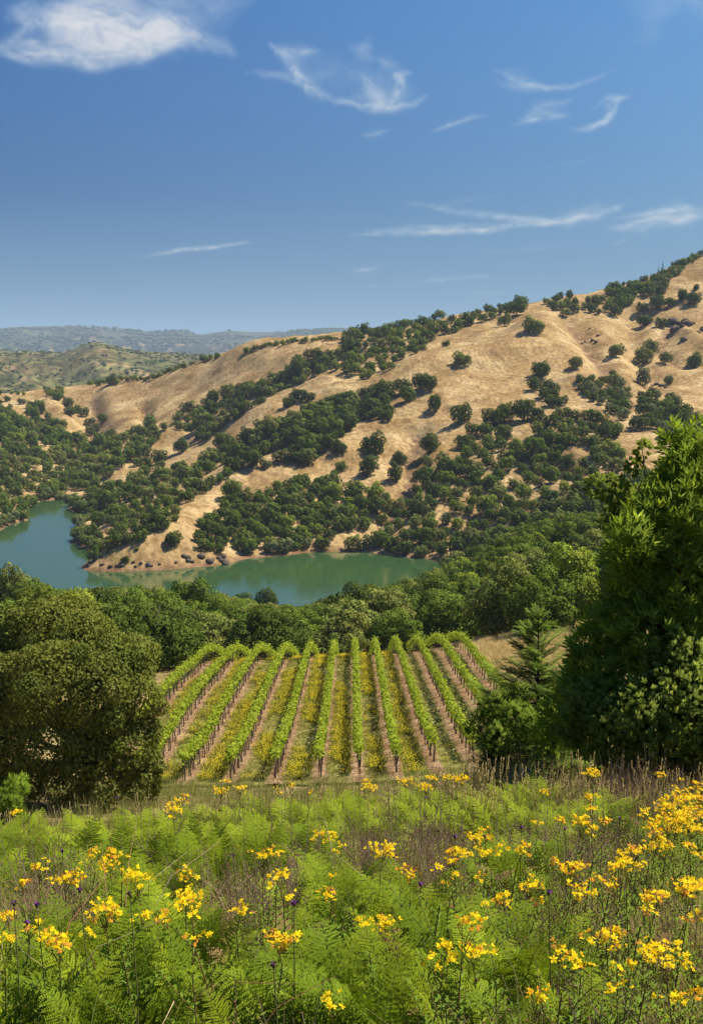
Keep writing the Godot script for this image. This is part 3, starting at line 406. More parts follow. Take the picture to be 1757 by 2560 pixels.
	"shorewood2": [84.1,-385.9,12,0.8,1, 123.7,-389,11.9,0.8,1, 47.9,-408.3,12,0.8,0, 82.3,-404.1,11.8,0.9,1, 55.3,-403.2,11.7,0.8,2, 144.6,-400.3,11.6,0.9,0, 87.9,-393.6,11.3,0.8,1, 111.9,-405.4,11.6,0.9,2, 40.1,-417.7,11.8,0.8,2, 112.6,-422,11.9,0.8,2, 125.3,-423.6,11.9,0.8,1, 100.7,-387.1,10.8,0.8,0, 65.8,-413.3,11.5,0.8,0, 76.8,-428.6,11.9,0.8,1, 37.8,-389.5,10.6,0.8,1, 100.7,-397.8,10.6,0.9,1, 47.6,-424.9,11.3,0.8,0, 112.4,-396.9,10.5,0.8,1, 154.1,-418.1,11.1,0.8,2, 54.5,-417.4,11,0.9,0, 158.2,-428.3,11.3,0.8,0, 121,-397.2,10.5,0.8,1, 85.4,-418.3,11,0.8,1, 144.6,-439.5,11.5,0.8,2, 60.1,-457.4,11.9,0.8,1, 116.3,-413.2,10.7,0.9,1, 96.6,-435.9,11.3,0.8,1, 70.4,-386.7,10,0.8,1, 61.4,-395.1,10.2,0.8,1, 115.4,-434.8,11.2,0.9,0, 102.8,-461.2,11.9,0.8,1, 52.4,-461.7,11.9,0.9,2, 66,-402.8,10.3,0.9,1, 138.4,-414.8,10.6,0.8,1, 155,-460.6,11.6,0.8,2, 124.3,-448.4,11.3,0.8,0, 45.7,-434.2,10.8,0.8,1, 55.3,-387.8,9.6,0.9,1, 136,-388.4,9.6,0.9,2, 61.7,-443.6,10.8,0.8,1, 69.3,-422.1,10.3,0.9,1, 104.3,-408.7,9.9,0.8,1, 121.7,-407.6,9.9,0.8,0, 102.4,-428.2,10.4,0.8,1, 91.5,-401.4,9.7,0.9,1, 93.4,-419.9,10.1,0.8,2, 72.3,-394.3,9.4,0.9,2, 55.5,-449.1,10.6,0.9,0, 145.4,-420.1,9.9,0.8,0, 131,-430.1,10.2,0.8,0, 63,-388.1,9.2,0.8,1, 132,-451.6,10.6,0.9,1, 71.6,-461.7,10.8,0.8,1, 48.1,-389.6,9.1,0.8,1, 150.2,-446,10.4,0.8,2, 52.6,-395.9,9.2,0.9,0, 92.3,-442.5,10.1,0.8,1, 123.2,-415.5,9.4,0.9,0, 161.9,-440,10,0.8,1, 125.7,-437,9.9,0.9,2, 72.7,-406.2,9.2,0.8,2, 102.6,-419.3,9.4,0.8,1, 143.2,-388.9,8.7,0.8,1, 157,-451.7,10.1,0.8,1, 141,-447.8,10,0.9,0, 118.7,-442.9,9.8,0.9,1, 92.2,-408.8,9.1,0.9,1, 39.5,-399.6,8.9,0.9,1, 79.5,-395.1,8.7,0.9,1, 131.4,-398.2,8.8,0.9,0, 108.7,-385.3,8.5,0.9,1, 58.8,-425.5,9.3,0.8,0, 165.3,-459.6,10,0.8,1, 114.8,-385.8,8.4,0.9,0, 87.2,-458.4,9.9,0.9,2, 131.7,-411.9,8.9,0.9,1, 140,-432.9,9.3,0.9,1, 52.3,-431.1,9.2,0.8,2, 138.2,-395.8,8.5,0.8,2, 142.5,-407.5,8.6,0.9,1, 77.7,-412.1,8.6,0.9,1, 87.7,-435.9,9.1,0.9,1, 134.7,-421.1,8.8,0.8,1, 151.6,-433.4,9.1,0.9,1, 92.8,-453.2,9.5,0.8,2, 138.5,-426.3,8.9,0.9,1, 149.5,-426.6,8.8,0.9,2, 77.6,-420.1,8.6,0.8,2, 129.8,-404.5,8.2,0.9,0, 75.6,-437.2,8.9,0.8,2, 78.5,-448.7,9.1,0.9,1, 62.8,-431.4,8.7,0.9,2, 163.6,-449.1,9,0.9,1, 86.1,-410.6,8.2,0.9,1, 131.5,-441.7,8.9,0.9,1, 98.3,-414.4,8.3,0.9,1, 109.6,-415,8.3,0.8,0, 94.8,-428.2,8.5,0.8,1, 45.1,-461,11,0.9,0, 113,-459.7,9.1,0.8,1, 154.5,-439.5,8.7,0.9,2, 70.6,-440,10.5,0.8,1, 99.6,-451.6,9,0.9,0, 50.8,-439.9,8.7,0.9,2, 82.2,-440.8,8.7,0.9,2, 137.9,-462,9.1,0.9,0, 31.9,-476,11.2,0.8,0, 47,-554,13.1,0.9,0, 112.1,-444.2,8.7,0.9,0, 31.6,-507.5,12,0.8,0, 106.4,-436.5,8.5,0.9,2, 1.5,-533,12.5,0.8,1, 73.1,-416.1,8.1,0.9,0, 89.4,-425.3,8.3,0.9,2, 69.2,-430.8,8.4,0.8,2, 70.1,-442.2,8.6,0.9,1, 84.5,-429,8.3,0.9,1, 131.7,-458.6,8.8,0.8,1, 61.5,-419.6,8,0.8,1, 85.7,-447.6,8.5,0.8,2, 122.5,-411.5,9.3,0.8,0, 48.5,-479,10.9,0.7,0, 62.2,-503,11.3,0.9,4, 37.2,-551,12.4,0.9,1, 12.2,-522.5,11.7,0.8,0, 106.1,-453.8,8.5,0.8,2, 68.3,-448.1,8.4,0.9,1, 78.4,-455.5,8.5,0.9,2, 93.4,-513.5,11.4,0.8,1, 54,-545,12.1,0.7,0, 10.6,-534.5,11.8,0.8,4, 101.6,-444.2,8.1,0.9,1, 49.8,-453.4,8.3,0.9,1, 86.5,-470,10.2,0.9,0, 68.9,-516.5,11.2,0.8,2, 60.4,-582.5,12.6,0.7,0, 64.5,-456.5,9.8,0.8,1, 112.4,-452,8,0.9,1, 112.8,-419,8.9,0.8,1, 119.4,-454.9,8,0.9,1, 142.7,-457.1,8,0.8,1, 21.4,-528.5,11,0.9,2, 84.3,-558.5,11.5,0.8,4, 92.1,-552.5,11.4,0.9,1, 73.2,-501.5,10.3,0.8,1, 12.9,-483.5,9.9,0.9,1, 118.9,-500,10.2,0.9,2, 128.9,-546.5,11.2,0.7,4, 81.7,-462.5,9.4,0.9,0, 100.4,-425,8.6,0.7,4, 71.9,-462.5,9.3,0.9,0, 25,-479,9.6,0.8,0, 81.3,-429.5,8.5,0.9,4, 81.6,-590,11.6,0.8,0, 137.7,-455,9,0.9,1, 106.2,-540.5,10.5,0.9,0, 39.7,-530,10.2,0.9,0, 98.6,-471.5,9,0.8,1, 80,-504.5,9.6,0.8,4, 121.7,-543.5,10.3,0.8,1, 120.4,-444.5,8.4,0.9,0, 67.9,-531.5,9.8,0.7,1, 28.5,-494,9,0.8,2, 128.3,-527,9.6,0.8,1, 3.9,-522.5,9.5,0.9,0, 46,-543.5,9.8,0.8,4, 90,-450.5,8.2,0.9,1, 62.1,-543.5,9.8,0.8,2, 34.7,-491,8.8,0.8,1, 116.3,-416,7.5,0.8,1, 69.2,-491,8.8,0.8,1, 77.9,-551,9.8,0.8,0, 112.2,-426.5,7.5,0.9,1, 6.5,-507.5,8.9,0.8,1, 125.4,-443,7.8,0.8,1, 124.9,-465.5,8.1,0.9,1, 131.2,-458,8,0.8,0, 119,-467,8.1,0.9,2, 113.6,-441.5,7.6,0.9,1, 96.5,-434,7.4,0.9,4, 58.5,-564.5,9.7,0.9,1, 50.5,-524,9,0.8,2, 48.4,-492.5,8.3,0.7,4, 51.1,-462.5,7.8,0.9,2, 18.7,-477.5,8,0.8,0, 71.7,-581,9.7,0.8,1, 93.8,-464,7.8,0.9,0, 87.1,-494,8.2,0.7,2, 109.4,-447.5,7.4,0.8,4, 76.8,-543.5,8.9,0.9,4, 109.5,-498.5,8.2,0.8,0, 48.8,-506,8.3,0.9,4, 73.3,-597.5,9.7,0.8,1, 94.7,-488,7.9,0.8,4, 121.3,-534.5,8.7,0.8,1, 60.1,-489.5,7.9,0.8,0, 103.8,-455,7.3,0.8,0, 34.4,-470,7.5,0.7,0, 110.5,-470,7.4,0.9,1, 116.5,-446,7,0.7,0, 64,-495.5,7.8,0.8,0, 93.4,-545,8.5,0.8,4, 78.3,-525.5,8.2,0.7,1, 79.5,-447.5,7,0.9,1, 85.8,-528.5,8.2,0.9,1, 44.1,-524,8.1,0.9,4, 101,-546.5,8.5,0.9,0, 53.6,-533,8.2,0.8,0, 101.8,-513.5,7.9,0.7,1, 78.8,-479,7.3,0.9,4, 23.4,-471.5,7.2,0.7,1, 76.4,-440,6.7,0.8,0, 65.8,-597.5,9.1,0.9,1, 85.4,-549.5,8.3,0.9,0, 126,-423.5,6.4,0.8,1, 91.2,-540.5,7.9,0.8,2, 38.8,-480.5,7,0.9,1, 116.5,-479,7,0.8,2, 26.4,-509,7.3,0.8,1, 85.4,-455,6.5,0.9,0, 60,-522.5,7.5,0.9,2, 73.8,-482,6.9,0.8,0, 103.1,-552.5,7.8,0.8,1, 138.5,-468.5,6.6,0.9,1, 93.8,-446,6.3,0.8,0, 21.9,-501.5,7.1,0.9,1, 64.5,-573.5,8.1,0.9,1, 102.3,-492.5,6.9,0.9,0, 60.3,-555.5,7.7,0.7,0, 116.2,-437,6,0.8,1, 22.2,-518,7.1,0.9,0, 72,-542,7.4,0.8,2, 102.9,-435.5,6,0.8,1, 126.8,-482,6.6,0.9,2, 68.5,-557,7.6,0.9,1, 121.5,-434,5.9,0.9,0, 61.1,-539,7.3,0.9,1, 46,-533,7.2,0.8,0, 131.6,-437,5.9,0.9,1, 5.1,-513.5,6.9,0.8,0, 75.9,-455,6.1,0.9,4, 17.4,-536,7.2,0.8,2, 36.6,-524,7,0.8,0, 127.6,-432.5,5.8,0.9,0, 62.5,-533,7.1,0.8,1, 39.6,-566,7.5,0.9,2, 91.2,-435.5,5.8,0.8,0, 119.5,-420.5,5.5,0.8,1, 77.2,-492.5,6.4,0.8,1, 125,-437,5.7,0.9,0, 126.7,-456.5,5.9,0.9,0, 32.7,-545,7,0.8,4, 134.6,-447.5,5.8,0.8,0, 109.1,-426.5,5.5,0.9,1, 123.9,-407,5.2,0.9,1, 117.4,-423.5,5.4,0.9,1, 57.4,-515,6.6,0.9,4, 38.2,-512,6.5,0.9,0, 120.3,-458,5.8,0.7,0, 54.3,-558.5,7.1,0.9,1, 43.1,-497,6.3,0.9,0, 32.4,-533,6.7,0.9,4, 87.3,-512,6.4,0.9,2, 131.4,-477.5,6,0.9,0, 119.7,-416,5.2,0.9,0, 28.6,-531.5,6.6,0.9,1, 100,-449,5.6,0.8,1, 17.7,-497,6.2,0.9,2, 133.7,-455,5.7,0.9,0, 129.5,-444.5,5.5,0.7,1, 76.9,-467,5.8,0.7,0, 0.7,-506,6.3,0.9,2, 42.4,-486.5,6,0.9,0, 54.4,-504.5,6.2,0.9,1, 54.8,-492.5,6.1,0.8,1, 73.2,-536,6.6,0.9,1, 122.6,-464,5.7,0.7,1, 59.1,-470,5.8,0.9,0, 69.5,-549.5,6.7,0.8,0, 114.4,-539,6.6,0.9,1, 96.5,-542,6.6,0.8,0, 130.1,-431,5.2,0.8,0, 111.4,-534.5,6.5,0.9,4, 122.5,-429.5,5.2,0.9,0, 77.6,-569,6.9,0.9,1, 125.5,-503,6.1,0.8,1, 14.4,-516.5,6.2,0.9,1, 67.4,-567.5,6.8,0.8,1, 55.6,-465.5,5.6,0.8,4, 107.2,-428,5.1,0.9,0, 16.8,-509,6.1,0.8,0, 97.9,-551,6.6,0.9,2, 48.3,-518,6.2,0.8,0, 97.3,-459.5,5.5,0.9,4, 105.1,-477.5,5.7,0.8,4, 39.9,-471.5,5.6,0.7,1, 50.2,-540.5,6.4,0.7,4, 87.5,-440,5.2,0.8,0, 71.8,-570.5,6.7,0.9,1, 84.5,-542,6.3,0.8,1, 116.7,-429.5,5,0.8,0, 36.5,-501.5,5.8,0.8,4, 91.1,-564.5,6.5,0.9,1, 136.5,-476,5.5,0.7,1, 93.9,-429.5,4.9,0.9,4, 77.9,-581,6.7,0.9,0, 67.4,-486.5,5.6,0.8,1, 62.9,-479,5.5,0.7,2, 112.7,-437,4.8,0.7,1, 122.5,-423.5,4.6,0.8,0, 127.4,-420.5,4.6,0.8,0, 119.2,-437,4.8,0.9,0],
	"skyline": [-86.5,-917,7.2,0.8,4, -55.2,-900.5,7,0.7,4, -129.5,-966.5,6.9,0.9,1, -19.6,-881,6.2,0.8,4, 1.5,-908,6.4,0.8,0, -114.9,-954.5,6.4,0.9,1, 223.8,-962,6.4,0.9,1, -36.9,-893,5.8,0.9,4, -121.5,-962,5.9,0.9,4, -61,-908,5.5,0.8,4, -80.2,-917,5.4,0.8,1, 227.6,-953,5.4,0.8,1, -15.9,-878,4.9,0.8,1, -70.7,-911,5.1,0.8,4, -65.9,-906.5,4.9,0.9,1, -125.3,-963.5,5.1,0.8,4, -69,-912.5,4.8,0.8,4, -76.6,-912.5,4.8,0.8,1, -48.2,-899,4.7,0.9,4, -51.4,-902,4.6,0.8,4, 232.5,-959,4.7,0.9,0, -117.2,-956,4.6,0.8,4, -40.2,-894.5,4.3,0.9,1, -140.3,-971,4.6,0.8,4, -46.3,-900.5,4.2,0.9,1, -25.7,-890,4.1,0.8,4, -82,-914,4.2,0.8,4, -31.5,-888.5,4,0.9,4, -28.5,-887,3.9,0.8,4, -43.7,-899,3.9,0.7,4, -62.2,-905,3.8,0.9,1, -11.2,-878,3.5,0.7,1, -73.5,-912.5,3.5,0.8,4, -13.3,-879.5,3.4,0.9,4, -23.5,-890,3.4,0.9,4, -82.9,-918.5,3.5,0.7,1, -138,-971,3.6,0.7,1],
	"slopeshrub": [11.4,-738.5,7.1,0.9,4, 26.3,-735.5,6.7,0.9,4, 7,-738.5,6.4,0.8,4, 21.8,-741.5,6.4,0.8,4],
	"upper": [-93.9,-837.5,15.7,0.8,2, -39.9,-819.5,15.2,0.9,0, -29.2,-836,15,0.7,0, -105.6,-843.5,15.2,0.8,0, -91.7,-816.5,14.5,0.7,0, -22.3,-824,14.3,0.8,0, -79.2,-822.5,14.2,0.9,1, -102.7,-753.5,13,0.9,2, -49.4,-818,14.1,0.7,0, -2.7,-768.5,13.1,0.7,0, -114.6,-818,13.8,0.8,1, -77.4,-729.5,12,0.7,0, -57.2,-824,13,0.7,0, -124.3,-840.5,13.2,0.9,0, -73.5,-732.5,11.1,0.7,0, -58.9,-818,12.2,0.9,2, -82.1,-816.5,11.8,0.7,0, -23.2,-812,11.6,0.9,1, -107.2,-828.5,11.6,0.8,0, -4.6,-846.5,11.8,0.9,0, -57.6,-773,10.5,0.8,2, -122.8,-788,10.4,0.8,2, -83.5,-840.5,10.9,0.8,0, -100.1,-738.5,9.5,0.9,0, -71.7,-821,10.5,0.9,1, 0.3,-849.5,10.8,0.8,0, -2.2,-833,10.6,0.9,2, -100.3,-729.5,9.2,0.8,0, -33.4,-822.5,10.2,0.8,0, -51.3,-813.5,10.1,0.7,0, -53.7,-807.5,10,0.9,2, -111.1,-758,9.3,0.8,1, -10.4,-842,10.2,0.9,2, -69.4,-825.5,9.9,0.9,0, -68,-729.5,8.7,0.8,2, -34.4,-815,9.7,0.8,2, -89.3,-732.5,8.7,0.8,2, -14.8,-827,9.8,0.7,2, -113.1,-831.5,9.7,0.8,0, -47.8,-827,9.5,0.9,0, -40.5,-834.5,9.5,0.9,0, -22.6,-836,9.5,0.8,0, -35.7,-830,9.2,0.8,1, -95,-725,7.9,0.8,1, -10.5,-782,8.6,0.8,2, -131,-831.5,8.8,0.9,2, -40.8,-807.5,8.4,0.8,1, -16.2,-840.5,8.7,0.9,0, -66.6,-816.5,8.5,0.7,0, -28.4,-825.5,8.5,0.8,0, -117.2,-803,8.2,0.7,0, -67,-831.5,8.4,0.8,1, -96,-750.5,7.6,0.9,1, -111.8,-846.5,8.5,0.8,2, -35.7,-807.5,8.1,0.9,2, -104.9,-752,7.5,0.8,2, -46.6,-804.5,8,0.7,0, -86.4,-836,8.3,0.9,0, -3.4,-879.5,8.6,0.8,0, -93.1,-734,7.2,0.9,2, -84.8,-732.5,7.1,0.8,2, -89.6,-740,7.1,0.9,2, -42.9,-816.5,7.8,0.8,2, -77.4,-839,8,0.8,1, -59.4,-731,7,0.8,1, -62.7,-731,7,0.7,1, -5.9,-869,8.2,0.9,2, -83.4,-735.5,6.9,0.9,0, -96.8,-743,6.9,0.9,1, -13.2,-836,7.7,0.9,2, -122.4,-822.5,7.6,0.8,0, -101.8,-825.5,7.6,0.8,0, -87,-747.5,6.9,0.9,2, -132.1,-845,7.7,0.8,1, -102.6,-819.5,7.4,0.8,0, -94.2,-831.5,7.5,0.9,0],
	"waterside": [39.1,-465,8.1,0.9,1, 0.6,-482.5,8.2,0.9,1, -29.5,-473.9,8,0.9,3, 8.5,-481.5,8,0.9,2, -118.9,-491.6,7.8,0.7,2, 16.5,-476.8,7.6,0.8,1, -28.8,-476.5,7.4,0.8,2, -12.6,-482.6,7.4,0.8,0, 23.1,-470.5,7.2,0.9,1, -113.9,-482.4,7.4,0.7,2, -117.7,-489.5,7.5,0.7,0, -127.2,-506.4,7.5,0.9,2, -129.5,-525,7.7,0.9,2, -176.6,-554.7,8,0.8,3, -130.1,-511.8,7.3,0.8,2, -176.5,-546.4,7.6,0.9,2, -138.2,-550,7.5,0.7,3, -34.7,-472.3,6.4,0.9,3, -130.7,-533.3,7.2,0.8,0, -175.6,-563.9,7.5,0.8,3, -172.4,-570.8,7.5,0.7,2, -45,-468.9,6.2,0.9,1, -164.6,-644.2,8.4,0.7,2, -183.6,-621.1,8.1,0.7,2, -175.2,-656.9,8.4,0.7,2, -180.7,-531.5,6.8,0.9,1, -161.5,-627.7,8,0.9,1, -20,-482.8,6.1,0.8,3, -180.6,-661.3,8.3,0.9,1, -175.7,-577.3,7.2,0.9,0, -183.3,-610.2,7.6,0.8,1, -138.8,-554.1,6.9,0.8,2, -138.3,-577.4,7.2,0.7,3, 30.8,-466.6,5.8,0.9,2, -183.5,-653.5,8.1,0.9,3, -138.7,-559.4,6.9,0.8,3, -183,-623.1,7.6,0.8,1, 28.5,-467.1,5.7,0.8,2, -129.9,-509.6,6.2,0.9,1, -150.8,-606,7.4,0.9,3, -139.5,-572.1,6.9,0.7,3, -24.8,-478.9,5.8,0.7,1, -184.9,-614.8,7.4,0.7,1, -160.6,-628.9,7.5,0.9,3, 4.9,-482.1,5.7,0.7,2, -176.9,-542.1,6.3,0.9,3, -183,-624.8,7.3,0.8,0, -183.8,-650.7,7.4,0.8,2, -181.3,-657.2,7.5,0.7,2, -183.6,-528.1,6,0.8,2, -110.4,-472.5,5.3,0.8,0, -122.9,-497.1,5.6,0.9,1, -161.8,-624,6.9,0.9,3, -141.2,-579.1,6.4,0.8,0, -152.7,-609.3,6.7,0.8,1, -176.8,-535.7,5.9,0.9,3, -174.7,-580.5,6.4,0.8,1, -125.9,-502.9,5.5,0.9,3, -154.8,-612.5,6.6,0.8,0, 19.2,-473,5,0.7,1, -174.8,-654.6,6.9,0.7,3, -139.3,-552.4,5.8,0.9,2, -176.4,-538.1,5.6,0.8,1, 16.1,-476.6,4.9,0.7,3, -115.7,-485,5,0.7,2, -179,-593.2,6.1,0.9,0, -140.7,-587.9,6,0.9,0, -159.3,-620.6,6.3,0.8,2, -36.4,-472.4,4.8,0.9,0, -135.9,-544.5,5.5,0.9,3, -142.1,-593.4,5.9,0.8,1, -130,-516.3,5.2,0.8,2, -123.5,-498.8,5,0.9,2, -145.4,-597.9,5.9,0.8,0, -133,-540.3,5.3,0.8,1, -129.6,-523.9,5.1,0.9,3, -111.2,-476.6,4.6,0.9,0, -187.5,-639.8,6.2,0.8,3, -175.7,-561.9,5.4,0.7,1, -185.7,-634,5.9,0.7,0, -178.7,-549.5,5.1,0.8,2, -136.9,-557.9,5.2,0.9,1, -182,-605.7,5.6,0.8,1, -180.6,-598.4,5.5,0.9,1, -147.7,-600.5,5.3,0.8,0, -138.8,-568.7,5,0.8,1, -178,-586.7,5,0.9,2, -185.8,-628.2,5.3,0.7,1, -161.8,-632.9,5.2,0.9,3, -180.7,-601.1,4.9,0.9,0, -172.2,-574.5,4.6,0.9,3, -173.8,-573.6,4.6,0.7,3, -143.6,-594.7,4.7,0.8,3, -182.5,-654,5.1,0.8,0, -155.6,-615,4.6,0.8,1, -170.8,-652.2,4.5,0.7,2]}
# trees of the middle distance: x, z, crown width, height, tone, label
const NAMED := [[-53.6,-170.0,7.9,12.0,2,"pale yellow-green tree at the left edge below the lake"],
	[-24.1,-165.0,8.6,9.5,1,"tall bright-topped tree behind the vineyard, left of centre"],
	[-28.1,-152.0,7.9,8.2,1,"broad dark tree left of the tall bright-topped one behind the vineyard"],
	[-18.7,-150.0,6.6,6.5,1,"rounded tree right of the tall bright-topped one behind the vineyard"],
	[-22.8,-140.0,8.4,6.2,0,"low dark tree in front of the tall bright-topped one"],
	[-33.0,-320.0,6.4,9.5,0,"small dark round tree against the lake, left of the conical one"],
	[-25.4,-320.0,7.1,10.0,0,"small pointed dark tree against the lake"],
	[-7.8,-145.0,6.4,5.9,1,"dense green tree behind the middle of the vineyard"],
	[-12.2,-140.0,6.2,5.2,1,"rounded tree behind the vineyard between the two dark masses"],
	[0.9,-160.0,9.6,9.4,0,"great dark spreading oak behind the vineyard, right of centre"],
	[19.6,-150.0,6.0,6.2,2,"olive-brown tree behind the right end of the vineyard"],
	[29.7,-165.0,4.0,7.7,2,"pale tree among the dark oaks on the right knoll"],
	[25.8,-160.0,2.6,8.2,4,"slender yellow-green tree below the right knoll"],
	[36.1,-190.0,9.9,6.8,0,"dark grove oak on the right knoll with shaded trunks"],
	[-30.4,-110.0,5.7,6.2,1,"olive oak behind the big left oak"],
	[-29.9,-125.0,6.0,6.8,1,"olive oak between the big left oak and the dark trees"],
	[-36.5,-120.0,6.3,9.2,1,"tall oak at the left edge behind the big left oak"],
	[-19.1,-108.0,3.7,3.3,4,"rounded bright green bush at the left end of the vineyard"]]
